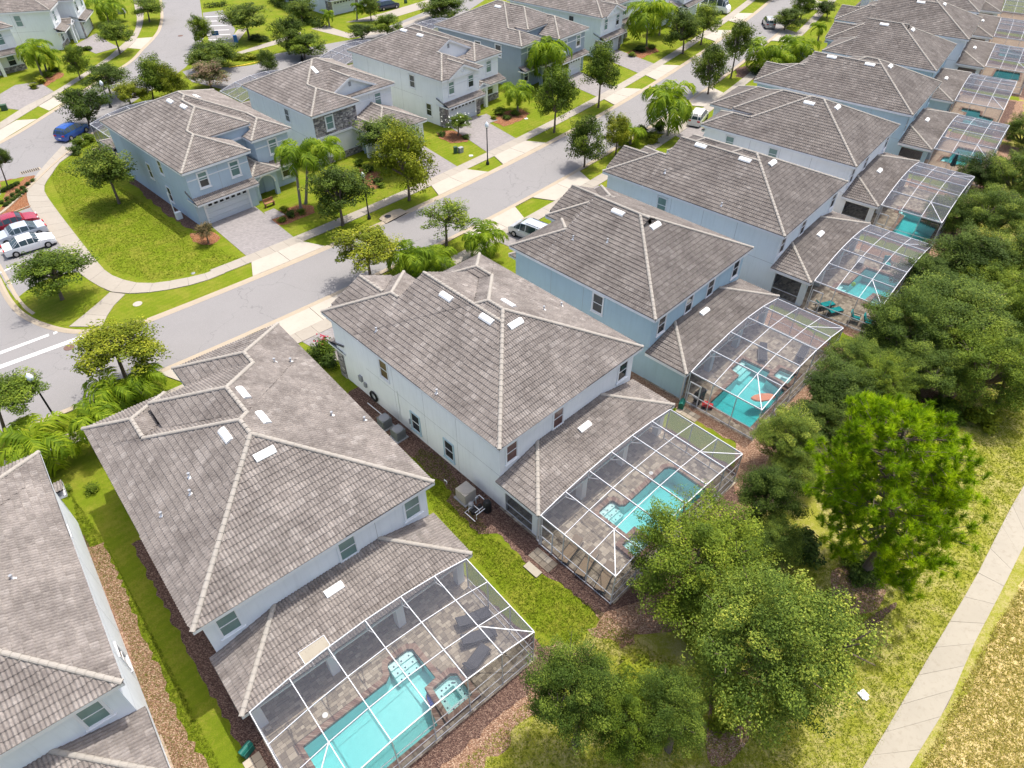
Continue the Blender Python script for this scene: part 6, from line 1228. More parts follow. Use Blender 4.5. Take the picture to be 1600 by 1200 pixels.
# shrubs and hedges
SH = [('at the foot of the big drooping palm', [([(16.66, 87.39)], .9, 1.5, 0), ([(17.86, 85.37)], 1.0, 1.4, 2), ([(13.95, 84.19)], .7, 1.2, 0), ([(19.39, 88.84)], .9, 1.4, 1)]), ('in the bed of the steel blue house', [([(-23.65, 66.08)], .6, .7, 1), ([(-22.61, 66.64)], .5, .6, 0), ([(-24.40, 64.98)], .5, .5, 0), ([(-24.68, 67.20)], .45, .6, 2)]),
      ('in the bed of the cream house', [([(-17.11, 76.88)], .7, .8, 1), ([(-15.55, 74.05)], .6, .6, 1), ([(-18.54, 78.62)], .6, .9, 0), ([(-14.95, 72.92)], .5, .5, 0)]), ('under the white flowering tree', [([(-9.16, 87.39)], .6, .6, 1), ([(-5.96, 86.57)], .6, .5, 1)]), ('right of the diamond gable porch', [([(-1.77, 94.81)], .9, 1.0, 0), ([(-0.70, 92.98)], .6, .6, 1), ([(0.53, 94.35)], .7, .7, 0), ([(-2.44, 92.98)], .5, .5, 2)]),
      ('before the pale blue house at the top', [([(21.52, 122.42)], 1.1, .9, 1), ([(19.88, 119.73)], .7, .7, 0), ([(23.66, 123.81)], .7, .7, 0)]), ('at the porch of the house on the left edge', [([(-71.31, 106.99)], .9, 1.1, 2), ([(-71.57, 109.82)], .8, .8, 0), ([(-71.95, 112.18)], .9, .8, 1), ([(-71.06, 104.80)], .7, .8, 2)]), ('between the blue car and the corner house', [([(-54.50, 84.19)], .9, 1.2, 0), ([(-54.07, 81.90)], .8, 1.1, 1), ([(-54.06, 85.37)], .9, 1.1, 0)]),
      ('under the tree beside the parking lot', [([(-44.82, 128.85)], 1.2, .9, 1), ([(-43.27, 128.11)], 1.2, .8, 1)]), ('on the island by the yellow kerb', [([(-47.40, 115.86)], 1.2, .9, 0), ([(-44.86, 118.42)], 1.3, .9, 2), ([(-43.18, 118.42)], 1.3, .9, 2), ([(-41.71, 118.42)], 1.1, .8, 2), ([(-51.32, 116.49)], 1.0, .8, 0)]), ('at the front corner of the blue walled house', [([(-3.84, 59.58)], .5, .8, 0), ([(-3.20, 55.85)], .5, .9, 2), ([(-2.14, 55.40)], .4, .5, 0)]),
      ('at the red blossoms', [([(-15.88, 42.54)], .8, 1.4, 1), ([(-15.32, 42.86)], .9, 1.6, 0), ([(-14.65, 41.58)], .8, 1.3, 1)]), ('between the two lower left roofs', [([(-27.98, 28.79)], .45, .6, 0), ([(-29.72, 28.69)], .5, .6, 0)]), ('in the hedge strip below the pine', [([(20.70, 23.51)], .8, .7, 0), ([(20.79, 22.18)], .8, .7, 1), ([(21.53, 22.62)], .8, .7, 1), ([(22.37, 23.28)], .8, .7, 1)]), ('in the strip left of the dark mulch patch', [([(11.48, 15.89)], .9, .8, 0), ([(11.09, 14.90)], .9, .8, 0), ([(10.64, 13.94)], .8, .8, 2)]),
      ('under the feathery palm pair', [([(37.87, 110.99)], 1.0, 1.2, 1), ([(41.89, 110.41)], 1.0, 1.2, 0), ([(46.23, 112.18)], 1.0, 1.0, 0)]), ('at the garage corner of the top left house', [([(-72.62, 122.42)], .8, .9, 1), ([(-71.54, 123.11)], .8, .7, 1)]),
      ('along the mulch behind the far cages', [([(43.79, 58.74)], 1.3, 1.3, 0), ([(41.67, 55.85)], 1.2, 1.2, 1), ([(50.61, 67.20)], 1.4, 1.4, 0), ([(53.95, 71.67)], 1.3, 1.4, 1), ([(58.06, 77.40)], 1.3, 1.4, 0)]), ('in the strip between the big rear trees', [([(11.89, 19.13)], 1.1, 1.0, 1), ([(6.80, 16.23)], 1.1, 1.1, 2), ([(5.75, 14.58)], 1.1, .9, 0), ([(10.75, 18.01)], 1.2, 1.0, 2), ([(17.79, 24.19)], 1.3, 1.2, 1), ([(15.07, 25.13)], 1.2, 1.3, 0), ([(28.55, 39.44)], 1.5, 1.4, 1), ([(29.70, 37.98)], 1.4, 1.2, 2), ([(32.40, 35.91)], 1.4, 1.3, 0), ([(34.44, 35.24)], 1.3, 1.1, 2)])]
COLR = ('mid green', 'dark green', 'yellow green'); ORD = ('leftmost', 'second', 'third', 'fourth', 'fifth', 'sixth', 'seventh', 'eighth', 'ninth', 'last')
for where, L in SH:
    Q = sorted(((P[0] if isinstance(P, list) else P), r_, h_, k) for P, r_, h_, k in L); n_ = len(Q)
    for i, ((x, y), r_, h_, k) in enumerate(Q): bush(x, y, r_, h_, '%s %s shrub %s' % (ORD[i] + (' leftmost' if 0 < i < n_ - 1 else '') if i < n_ - 1 or n_ == 1 else 'rightmost', COLR[k], where), k)
ROWP = [[(-55.49, 74.21), (-56.15, 68.94)], [(-55.04, 71.67), (-55.40, 68.36)], [(-56.92, 73.56), (-57.50, 71.67)]]
for j in range(3):                                                  # rows of young plants in the planted bed on the left
    for i in range(7):
        a = Vector(ROWP[j][0]).lerp(Vector(ROWP[j][1]), i / 6); bush(a.x, a.y, .32, .42, 'small tufted plant in a row of the red bark bed', 1, 'plant', 'young plants of the red bark bed')
def hedge(name, pts, w, h, label):
    pts = densify(pts, .5); C, N, T = [], [], []
    for a in pts:
        n = 90; p = np.stack([rng.uniform(-w, w, n), rng.uniform(-w, w, n), rng.uniform(.05, h, n)], 1); u = p / np.array([w, w, h]) - np.array([0, 0, .4]); C.append(p + np.array([a[0], a[1], 0])); nn = u + unit(n) * .7 + np.array([0, 0, .5]); N.append(nn / np.linalg.norm(nn, axis=1, keepdims=True)); T.append(rng.uniform(.1, .75, n))
    C, N, T = (np.concatenate(q) for q in (C, N, T)); V, Q, T = leaf_quads(C, N, .13, .07, T); me = mesh_quads(name, V, Q, T); me.materials.append(M['leaf_dark']); thing(name, label, 'hedge', data=me)
hedge('hedge', [(-48.48, 153.72), (-44.71, 148.90), (-40.11, 142.56), (-34.64, 136.64)], .9, 1.3, 'clipped dark hedge on the lawn near the top edge'); hedge('hedge', [(-60.13, 149.85), (-57.90, 150.80), (-57.31, 151.76)], .7, .8, 'low hedge at the head of the parking lot'); hedge('hedge', [(-37.47, 138.29), (-35.06, 135.83)], .8, 1.0, 'short hedge beside the stone cornered house at the top')
# flowers on two shrubs
def blossoms(P, z, r_, n, mat, label):
    x, y = P; m = MB()
    for k in range(n):
        q = Vector((x + random.gauss(0, r_), y + random.gauss(0, r_), z + random.gauss(0, r_ * .5))); s = .07
        for a in range(3): d = Vector((math.cos(a * 1.05), math.sin(a * 1.05), .3)) * s; e = Vector((-d.y, d.x, .02)); m.quad(tuple(q - d), tuple(q - e), tuple(q + d), tuple(q + e))
    o = m.build('blossoms', M[mat], None, kind='stuff'); return o
blossoms([(-15.39, 43.19)][0], 1.7, .3, 16, 'flower', ''); blossoms(((-7.00, 87.39, 0.26, 1.84, 1.56, 0.88)[0], (-7.00, 87.39, 0.26, 1.84, 1.56, 0.88)[1]), 2.0, .9, 40, 'whitefl', '')
# loose grass tufts that break up the dry lawn and the sandy field
def tufts(name, poly, n, mat, size, seed):
    g = np.random.default_rng(seed); P = np.array(poly); lo, hi = P.min(0), P.max(0); pts = []
    while len(pts) < n:
        q = lo + g.random(2) * (hi - lo)
        if inside_poly(q, poly): pts.append(q)
    pts = np.array(pts); k = 5; base = np.repeat(pts, k, 0) + g.normal(0, size * .5, (n * k, 2)); h = g.uniform(.4, 1, n * k)[:, None] * size; a = g.uniform(0, 6.28, n * k); t = np.stack([np.cos(a), np.sin(a), np.zeros_like(a)], 1) * size * .22; b3 = np.c_[base, np.full(n * k, .004)]; tip = b3 + np.c_[g.normal(0, size * .45, (n * k, 2)), h[:, 0]]
    V = np.stack([b3 - t, b3 + t, tip + t * .3, tip - t * .3], 1).reshape(-1, 3); me = mesh_quads(name, V, np.arange(len(V)).reshape(-1, 4), g.random(n * k)); me.materials.append(M[mat]); link(name, me, None, kind='stuff')
tufts('dry_grass_tufts', [(19.34, 11.44), (23.48, 15.56), (27.58, 19.52), (33.48, 24.66), (34.08, 18.38), (26.86, 10.22)], 16000, 'straw', .09, 1)
tufts('grass_tufts', [(-3.07, 11.44), (2.04, 16.23), (5.76, 19.13), (10.20, 16.23), (15.32, 22.40), (21.12, 24.66), (27.96, 29.23), (37.30, 37.98), (45.08, 39.44), (32.41, 27.11), (16.88, 11.44)], 26000, 'blade', .075, 2)
tufts('lush_grass_tufts', [(-29.42, 28.69), (-25.72, 25.13), (-16.43, 14.58), (-13.38, 11.02), (-14.29, 11.02), (-16.72, 11.02), (-21.30, 18.38), (-26.70, 24.66)], 9000, 'lushblade', .05, 5)
tufts('lush_grass_tufts', [(-54.95, 76.54), (-54.07, 81.90), (-43.45, 71.67), (-32.80, 61.82), (-26.31, 57.56), (-29.32, 55.29), (-33.57, 53.67), (-37.87, 55.29), (-44.91, 62.46)], 14000, 'lushblade', .06, 6)
tufts('grass_tufts', [(-6.59, 32.70), (-4.93, 31.80), (-1.21, 25.13), (1.91, 22.40), (6.64, 18.94), (7.59, 19.33), (4.83, 16.93), (1.36, 18.94), (-2.35, 23.73), (-4.99, 27.11), (-7.07, 30.92)], 9000, 'lushblade', .055, 4)
# ------------------------------------------------------------------ vehicles
def car(label, p, heading, paint, kind='sedan', L=4.65, Wd=1.82, Hh=1.45, group='parked cars'):
    """body lofted through cross-sections along x; heading = direction the bonnet points, degrees from +X"""
    r = thing('parked_car', label, 'minivan' if kind == 'van' else 'van' if kind == 'bus' else 'car', (p[0], p[1], 0.02), math.radians(heading), group); w = Wd / 2
    prof = dict(sedan=([-.5, -.48, -.40, -.33, -.17, -.02, .10, .20, .24, .38, .47, .5], [.62, .86, .92, .93, 1.40, 1.45, 1.43, 1.16, .93, .84, .68, .5], [.62, .86, .90, .91, .91, .90, .90, .89, .88, .8, .66, .5]),
                suv=([-.5, -.485, -.44, -.36, -.2, .0, .12, .22, .27, .4, .475, .5], [.7, 1.0, 1.42, 1.6, 1.66, 1.66, 1.62, 1.3, 1.05, .98, .82, .55], [.7, .98, 1.0, 1.0, .99, .98, .98, .98, .98, .93, .78, .55]),
                van=([-.5, -.49, -.46, -.40, -.2, .05, .18, .28, .33, .42, .48, .5], [.6, 1.0, 1.5, 1.72, 1.78, 1.77, 1.7, 1.38, 1.12, .98, .8, .55], [.6, .95, 1.0, 1.0, 1.0, 1.0, 1.0, 1.0, 1.0, .92, .76, .55]),
                bus=([-.5, -.495, -.48, -.46, -.2, .1, .3, .37, .41, .46, .49, .5], [.6, 1.4, 2.2, 2.4, 2.5, 2.5, 2.45, 2.0, 1.45, 1.2, .9, .55], [.6, 1.1, 1.25, 1.25, 1.25, 1.25, 1.25, 1.25, 1.25, 1.1, .86, .55]))[kind]
    xs, top, belt = prof; ws = [w * q for q in (.8, .93, .97, .99, 1, 1, 1, .99, .98, .95, .88, .76)]; S = []
    for x, t, b, hw in zip(xs, top, belt, ws):
        t = max(t, b + .012); ru = hw * (.99 if t - b < .05 else 1 - .32 * min(1, (t - b) / .55) * .8); S.append([(x * L, -hw * .9, .2), (x * L, -hw, .34), (x * L, -hw, b - .12), (x * L, -hw * .97, b), (x * L, -ru, t - .04 * min(1, (t - b) * 3)), (x * L, -ru * .55, t), (x * L, ru * .55, t), (x * L, ru, t - .04 * min(1, (t - b) * 3)), (x * L, hw * .97, b), (x * L, hw, b - .12), (x * L, hw, .34), (x * L, hw * .9, .2)])
    n = 12; body = MB(); glass = MB(); body.add([q for s in S for q in s], [])
    for i in range(len(S) - 1):
        for k in range(n - 1):
            f = [i * n + k, (i + 1) * n + k, (i + 1) * n + k + 1, i * n + k + 1]; body.F.append(f); body.MI.append(0); body.T.append(.5); q = [Vector(S[i][k]), Vector(S[i + 1][k]), Vector(S[i + 1][k + 1]), Vector(S[i][k + 1])]; c = sum(q, Vector()) / 4; ins = [v.lerp(c, .1) for v in q]; nn = (q[1] - q[0]).cross(q[3] - q[0])
            nn = -nn.normalized() if nn.length > 1e-9 else Vector((0, 0, 1)); 
            if nn.dot(c - Vector((c.x, 0, .6))) < 0: nn = -nn
            tall = min(top[i] - belt[i], top[i + 1] - belt[i + 1]) > .12; slope = abs(top[i + 1] - top[i]) > .12 and max(top[i] - belt[i], top[i + 1] - belt[i + 1]) > .3
            if (k in (3, 7) and (tall or slope)) or (k in (4, 5, 6) and slope and max(top[i], top[i + 1]) > 1.15): glass.quad(*[tuple(v + nn * .012) for v in ins])
    body.F += [list(range(n)), list(range((len(S) - 1) * n, len(S) * n))]; body.MI += [0, 0]; body.T += [.5, .5]
    bm_ = body.mesh('body', M[paint]); smooth(bm_); B = link('body', bm_, r)
    try: bm_.set_sharp_from_angle(angle=math.radians(38))
    except Exception: pass
    glass.build('windows', M['carglass'], r)
    u = MB(); u.box(-L * .46, L * .46, -w * .85, w * .85, .14, .3, bottom=True); u.build('underbody', M['black'], r)
    for sx in (-.31, .315):
        for sy in (-1, 1):
            t = MB(); y = sy * w * .93; t.tube([(sx * L, y - .1, .32), (sx * L, y + .11 * sy + .0, .32)] if sy > 0 else [(sx * L, y + .1, .32), (sx * L, y - .11, .32)], [.32, .32], 16); Wh = t.build('wheel', M['rubber'], r); q = MB(); q.tube([(sx * L, y + sy * .1, .32), (sx * L, y + sy * .125, .32)], [.2, .18], 12); q.build('rim', M['rim'], Wh)
    for sy in (-1, 1):
        h = MB(); h.box(L * .468, L * .492, sy * w * .6 - .17, sy * w * .6 + .17, .6, .72, bottom=True); h.build('headlight', M['lamp_clear'], r); h = MB(); h.box(-L * .502, -L * .475, sy * w * .66 - .18, sy * w * .66 + .18, .74, .9, bottom=True); h.build('tail_light', M['lamp_red'], r); h = MB(); h.box(L * .17, L * .2, sy * w * 1.08 - .08, sy * w * 1.08 + .08, .9, 1.03, bottom=True); h.build('mirror', M[paint], r)
    if kind == 'van':
        for sy in (-1, 1): h = MB(); h.bar((-L * .36, sy * w * .62, 1.82), (L * .08, sy * w * .62, 1.82), .04, .05); h.build('roof_rail', M['black'], r)
    b = MB(); b.box(-L * .508, -L * .49, -.2, .2, .45, .57); b.build('number_plate', M['vent'], r); return r
def hd(a, b): return math.degrees(math.atan2(b[1] - a[1], b[0] - a[0]))
def mid(P): return ((P[0][0] + P[1][0]) / 2, (P[0][1] + P[1][1]) / 2)
K = [(-53.69, 62.33), (-50.10, 65.11)]; car('dark red sedan parked nose to the curved walk on the left', mid(K), hd(*K), 'paint_red', 'sedan', 4.75)
K = [(-51.89, 60.07), (-48.21, 63.24)]; car('silver sedan between the red and the white car', mid(K), hd(*K) + 180, 'paint_silver', 'sedan', 4.8)
K = [(-49.75, 58.03), (-46.27, 60.93)]; car('white hatchback with red tail light under the corner tree', mid(K), hd(*K), 'paint_white', 'sedan', 4.6, 1.82, 1.5)
K = [(-57.50, 85.37), (-56.52, 89.27)]; car('blue crossover parked at the kerb by the corner house cage', mid(K), hd(*K), 'paint_blue', 'suv', 4.4, 1.85)
K = [(-1.18, 61.56), (3.50, 58.98)]; car('pewter and silver minivan standing on a near drive', street(46.4, -13.7), hd(street(46.6, -14), street(46.2, -9)), 'paint_silver', 'van', 5.1, 1.98)
K = [(37.53, 148.90), (41.21, 145.22)]; car('long white passenger van by the far walk at the top', mid(K), hd(*K) + 10, 'paint_white', 'bus', 5.9, 2.1)
K = [(-25.56, 147.97), (-23.29, 149.85)]; car('navy pickup like car on a drive at the top edge', mid(K), hd(*K), 'paint_navy', 'suv', 4.7)
K = [(25.10, 92.09), (27.19, 96.21)]; car('white van showing only its tail behind the fifth roof', (K[0][0], K[0][1]), hd(*K), 'paint_white', 'suv', 4.6)
K = [(46.76, 117.13), (49.05, 119.07)]; car('silver car half hidden by palms near the fifth house', mid(K), hd(*K), 'paint_silver', 'suv', 4.6)
K = [(46.06, 135.02), (48.14, 139.13)]; car('small grey car under the tree near the top of the street', mid(K), hd(*K) + 20, 'paint_gold', 'suv', 4.4)
# ------------------------------------------------------------------ street furniture
def lamp(px, h, label, globe='globe'):
    r = thing('street_lamp', label, 'street lamp', (*px, 0), 0, 'black street lamps with acorn globes'); m = MB(); m.lathe((0, 0, 0), [(.2, 0), (.2, .25), (.13, .4), (.075, .6), (.065, h * .5), (.055, h - .75), (.1, h - .7), (.12, h - .62)], 10); m.build('pole', M['iron'], r)
    g = MB(); g.lathe((0, 0, h - .62), [(.12, 0), (.22, .16), (.24, .32), (.17, .52), (.06, .66), (.02, .72)], 12); G_ = g.build('globe', M[globe], r); smooth(G_.data); return r
lamp([(-2.94, 78.80)][0], 5.1, 'tall lamp post on the small verge before the diamond gable house'); lamp([(-15.20, 65.53)][0], 5.2, 'lamp post beside the dark street tree near the storm drain'); lamp([(-32.96, 34.72)][0], 5.2, 'lamp post rising from the palms at the lower left'); lamp([(-56.49, 97.17)][0], 3.6, 'lamp globe between two trees above the blue car')
def ac(x, y, label, mat, s=.78, h=.86):
    fr = ROWA['H2']; w = frame_pt(fr, x, y); r = thing('air_conditioner', label, 'air conditioner', (*w, 0), math.radians(fr[1]), 'air conditioners along the white side wall'); m = MB(); a = s / 2
    m.box(-a, a, -a, a, .08, h); C = m.build('casing', M[mat], r); q = MB(); q.lathe((0, 0, h), [(a * .98, .0), (a * .95, .05), (a * .74, .06), (a * .74, .003)], 20, 0, .5, False); q.build('top_ring', M['tan' if mat == 'tan' else 'midgrey'], r); d = MB(); d.lathe((0, 0, h + .001), [(a * .74, 0), (.01, .004)], 20); d.build('fan_opening', M['dark'], r)
    for k in range(4): b = MB(); t = k * PI / 2 + .3; b.bar((.06 * math.cos(t), .06 * math.sin(t), h + .02), (a * .66 * math.cos(t), a * .66 * math.sin(t), h + .03), .13, .012); b.build('fan_blade', M['grey'], r)
    g = MB()
    for k in range(5): zz = h + .062; rr = a * (.18 + .16 * k); pts = [(rr * math.cos(2 * PI * i / 16), rr * math.sin(2 * PI * i / 16), zz) for i in range(17)]; [g.bar(pts[i], pts[i + 1], .008, .008) for i in range(16)]
    g.build('grille', M['midgrey'], r); v = MB()
    for sx, sy in ((1, 0), (-1, 0), (0, 1), (0, -1)):
        for k in range(9):
            z = .16 + k * (h - .26) / 9
            if sx: v.box(sx * a - .0 if sx > 0 else -a - .012, sx * a + .012 if sx > 0 else -a, -a * .86, a * .86, z, z + .035)
            else: v.box(-a * .86, a * .86, sy * a if sy > 0 else -a - .012, sy * a + .012 if sy > 0 else -a, z, z + .035)
    v.build('louvres', M['grey' if mat != 'tan' else 'tan'], r, kind='stuff'); p = MB(); p.box(-a - .12, a + .12, -a - .12, a + .12, -.02, .08); p.build('pad', M['midgrey'], r); return r
ac(-.62, 11.6, 'dark grey air conditioner farther from the camera', 'grey'); ac(-.6, 10.0, 'dark grey air conditioner nearer the camera', 'grey'); ac(-.75, 2.5, 'tan air conditioner with round fan by the pool pump', 'tan', .95, .95)
fr2 = ROWA['H2']
def at2(name, label, cat, mb, mats, fr=None, x=0, y=0, z=0, a=0):
    fr = fr or fr2; w = frame_pt(fr, x, y); o = mb.build(name, mats, None); o.location = (*w, z); o.rotation_euler = (0, 0, math.radians(fr[1] + a)); o['label'] = label; o['category'] = cat; return o
r = thing('pool_pump_set', 'pool pump and filter pipework beside the tan air conditioner', 'pool equipment', (*frame_pt(fr2, -.9, 1.1), 0), math.radians(fr2[1])); m = MB(); m.lathe((.45, -.35, 0), [(.26, .0), (.28, .1), (.28, .75), (.2, .95), (.05, 1.02)], 14); m.build('filter_tank', M['black'], r); m = MB(); m.tube([(-.5, .1, .2), (.1, .1, .2)], [.16, .16], 12); m.lathe((.2, .1, 0), [(.14, .05), (.14, .35), (.1, .42)], 10); m.build('pump', M['black'], r); m = MB(); m.lathe((-.2, .5, 0), [(.18, 0), (.18, .55), (.1, .62)], 12); m.build('heater', M['midgrey'], r)
for pts in ([(-.55, -.4, .1), (-.55, -.4, .5), (.3, -.4, .5), (.3, -.4, .1)], [(-.55, .35, .1), (-.55, .35, .42), (-.1, .35, .42), (-.1, -.2, .42), (-.1, -.2, .1)], [(-.75, -.5, .12), (-.75, .5, .12), (-.3, .5, .12)], [(.3, .6, .0), (.3, .6, .62), (.6, .6, .62), (.6, .1, .62)], [(-.4, -.1, .3), (.4, -.1, .3), (.4, -.1, .75)]):
    m = MB(); m.tube(pts, [.032] * len(pts), 7); m.build('pipe', M['pvc'], r)
m = MB()
for k in range(5): q = [(0, .46 * (1 - .06 * k) * math.cos(2 * PI * i / 20), .42 * (1 - .06 * k) * math.sin(2 * PI * i / 20) + .5) for i in range(21)]; m.tube([(-.05 - .03 * (k % 3), y_, z_) for _, y_, z_ in q], [.045] * 21, 6)
at2('coiled_hose', 'black coiled hose hanging on the white side wall', 'hose', m, M['black'], None, .36, 14.2, .1)
for i, (y, z, w_, h_, d_, t) in enumerate(((15.7, 1.2, .35, .5, .18, 'grey electric meter box near the front of the white wall'), (15.2, .9, .28, .4, .14, 'small grey breaker box beside the meter on the white wall'), (9.75, .9, .12, .45, .1, 'thin grey disconnect box above the nearer grey air conditioner'))):
    m = MB(); m.box(-d_, 0, -w_ / 2, w_ / 2, 0, h_, bottom=True); at2('utility_box', t, 'meter box', m, M['midgrey'], None, .4, y, z)
m = MB(); m.tube([(0, 0, 0), (0, 0, 3.0)], [.03, .03], 6); m.tube([(-.02, .14, 0), (-.02, .14, .9)], [.03, .03], 6); at2('conduit_pipe', 'vertical pale conduit on the white side wall by the air conditioners', 'pipe', m, M['vent'], None, .36, 10.9, .3)
m = MB(); m.tube([(0, 0, 0), (0, -1.5, .05), (0, -2.2, .02)], [.035] * 3, 6); at2('drain_pipe', 'white pipe lying on the mulch before the grey air conditioners', 'pipe', m, M['pvc'], None, -.2, 14.4, .12)
m = MB(); m.tube([(0, 0, 0), (0, 0, .22), (0, .25, .22), (0, .25, .1)], [.035] * 4, 6); at2('vent_elbow', 'small white pipe elbow sticking out of the dark mulch', 'pipe', m, M['pvc'], None, -.9, 4.3, .0)
def downspout(fr, x, y, label, h=2.6):
    m = MB(); m.box(-.05, .05, -.04, .04, .15, h); m.bar((0, 0, .15), (0, -.3, .05), .1, .08); at2('downspout', label, 'downspout', m, M['alu'], fr, x, y, 0)
downspout(fr2, .2, -3.12, 'white downspout at the cage corner of the middle house'); downspout(ROWA['H3'], .2, -3.12, 'white downspout at the cage corner of the blue walled house')
def hose_reel(fr, x, y, label):
    w = frame_pt(fr, x, y); r = thing('hose_reel', label, 'hose reel', (*w, 0), math.radians(fr[1] + 20)); m = MB(); m.box(-.3, .3, -.2, .2, .05, .5); m.build('case', M['green'], r); m = MB(); m.tube([(-.34, 0, .5), (.34, 0, .5)], [.16, .16], 10); m.build('lid', M['green'], r)
hose_reel(ROWA['H1'], -.55, -3.55, 'teal green hose reel box at the lower left cage corner'); hose_reel(ROWA['H3'], -.3, -3.6, 'dark green hose box beside the blue house cage door')
for fr, x, y, t in ((ROWA['H1'], -.55, -4.7, 'row of paver stepping slabs outside the near cage corner'), (ROWA['H2'], -.55, -4.35, 'paver landing and step outside the screen door of the middle cage'), (ROWA['H3'], -.6, -4.4, 'tan step slab outside the blue house cage door')):
    w = frame_pt(fr, x, y); r = thing('stepping_pad', t, 'step', (*w, 0), math.radians(fr[1])); 
    for i in range(2):
        for j in range(4): m = MB(); m.box(-.42 + i * .43, -.01 + i * .43, -.85 + j * .43, -.44 + j * .43, 0, .06 + random.uniform(-.004, .004), 0, random.random()); m.build('paver', M['paver'], r)
m = MB(); m.box(-.25, .25, -.55, .55, 0, .09); at2('step_slab', 'long tan concrete step on the mulch outside the middle cage', 'step', m, M['path'], None, -1.5, -4.4, 0.012)
# drives and walks of pavers
def drive(name, pts, z=.03): mb = MB(); prism(mb, pts, 0, z, 0, True, False); return structure(name, mb, M['drive'])
for fr, W_, mx_, yf, x0, x1, us in ((B1, 13.8, False, 18.85, 7.2, 12.6, (24.4, 29.7)), (B3, 13.7, True, 18.65, 7.5, 12.6, (58.2, 63.8)), (B4, 13.8, True, 18.85, 1.3, 6.5, (82.9, 88.0)), (B5, 13.7, True, 18.65, 7.5, 12.6, (95.5, 101)), (B2, 13.7, False, 18.4, .9, 5.8, (47.5, 52.8))):
    a, b = frame_pt(fr, x1, yf), frame_pt(fr, x0, yf); drive('driveway', [a, b, street(us[1], 3.86), street(us[0], 3.86)])
for h, (x0, x1), yf, us in (('H1', (7.4, 12.6), 18.8, (12.8, 17.2)), ('H2', (1.2, 6.4), 18.6, (21.6, 27.2)), ('H3', (7.4, 12.6), 15.7, (43.6, 48.6)), ('H4', (1.2, 6.4), 18.6, (54.1, 59.8)), ('H5', (7.4, 12.6), 18.8, (77.3, 82.2)), ('H6', (1.2, 6.4), 18.6, (88.8, 94.6))):
    drive('driveway', [frame_pt(ROWA[h], x0, yf), frame_pt(ROWA[h], x1, yf), street(us[1], -11.82), street(us[0], -11.82)])
drive('front_walk', [(-26.75, 66.92), (-25.94, 67.78), (-24.34, 66.36), (-25.80, 65.11)], .038); drive('driveway', [(-74.98, 102.42), (-74.74, 106.16), (-71.99, 107.55), (-67.63, 103.47), (-68.86, 96.21), (-72.07, 97.17)]); drive('front_walk', [(-4.57, 93.89), (-3.54, 94.81), (-1.91, 92.53), (-3.44, 91.20)], .038); drive('driveway', [(-75.03, 125.93), (-74.54, 132.65), (-69.94, 127.37), (-66.95, 124.51), (-69.32, 121.06)])
# drains, manholes, boxes on the lawns
def cover(P, r_, mat, label, cat='manhole cover', z=.016):
    m = MB(); m.lathe((0, 0, 0), [(r_, 0), (r_, .012), (r_ * .9, .016), (.01, .016)], 18)
    for k in range(6): t = k * PI / 3; m.bar((r_ * .25 * math.cos(t), r_ * .25 * math.sin(t), .018), (r_ * .8 * math.cos(t), r_ * .8 * math.sin(t), .018), .03, .012)
    o = m.build('manhole_cover', M[mat], None); o.location = (*P, z); o['label'] = label; o['category'] = cat
cover([(-36.82, 43.94)][0], .42, 'rust', 'round rusty manhole cover on the road beside the crosswalk'); cover([(-33.62, 50.10)][0], .4, 'apron', 'pale concrete lid in the verge grass'); cover([(-58.85, 131.11)][0], .45, 'rust', 'manhole cover on the curved road at the top'); cover([(-30.34, 55.07)][0], .2, 'midgrey', 'small grey valve lid at the edge of the big lawn', 'valve lid', .005)
r = thing('storm_drain', 'concrete storm drain with a round lid at the far kerb', 'storm drain', (*[(-12.91, 66.22)][0], 0), math.radians(50)); m = MB(); prism(m, [(-1.6, -.9), (1.6, -.9), (1.5, .3), (.8, .6), (-.8, .6), (-1.5, .3)], 0, .13, 0, True, False); m.build('drain_slab', M['kerb'], r); m = MB(); m.lathe((-.5, .0, .131), [(.36, 0), (.36, .012), (.01, .014)], 18); m.build('lid', M['iron'], r); m = MB(); m.box(-1.3, 1.3, -.93, -.902, .02, .11); m.build('inlet_opening', M['dark'], r)
r = thing('storm_drain', 'kerb drain grate on the street behind, beside the planted bed', 'storm drain', (*[(-57.27, 77.05)][0], 0), math.radians(40)); m = MB(); m.box(-1.1, 1.1, -.4, .4, 0, .03); m.build('frame', M['kerb'], r)
for k in range(9): m = MB(); m.box(-1.0 + k * .22, -.87 + k * .22, -.34, .34, .03, .045); m.build('grate_bar', M['iron'], r)
def ubox(P, s, h, mat, label):
    r = thing('utility_box', label, 'utility box', (*P, 0), random.uniform(0, 1)); m = MB(); m.box(-s, s, -s * .8, s * .8, 0, h); m.build('case', M[mat], r); q = MB(); q.box(-s * 1.06, s * 1.06, -s * .86, s * .86, h, h + .05); q.build('lid', M[mat], r)
ubox([(-7.01, 82.08)][0], .22, .75, 'boxgreen', 'green utility post on the lawn left of the grey one'); ubox([(-6.38, 82.27)][0], .28, .6, 'midgrey', 'grey utility box on the lawn before the diamond gable house'); ubox([(-70.83, 96.21)][0], .38, .7, 'boxgreen', 'dark green utility box on the lawn at the left edge'); ubox([(-75.33, 145.67)][0], .6, .75, 'midgrey', 'low grey box on the lawn at the top left'); ubox([(-21.40, 153.23)][0], .25, .6, 'boxgreen', 'small utility box on the lawn near the navy car'); ubox([(-5.06, 81.15)][0], .22, .04, 'vent', 'white water meter lid on the lawn by the lamp post'); ubox([(1.92, 92.98)][0], .2, .04, 'vent', 'white meter lid in the grass by the far walk')
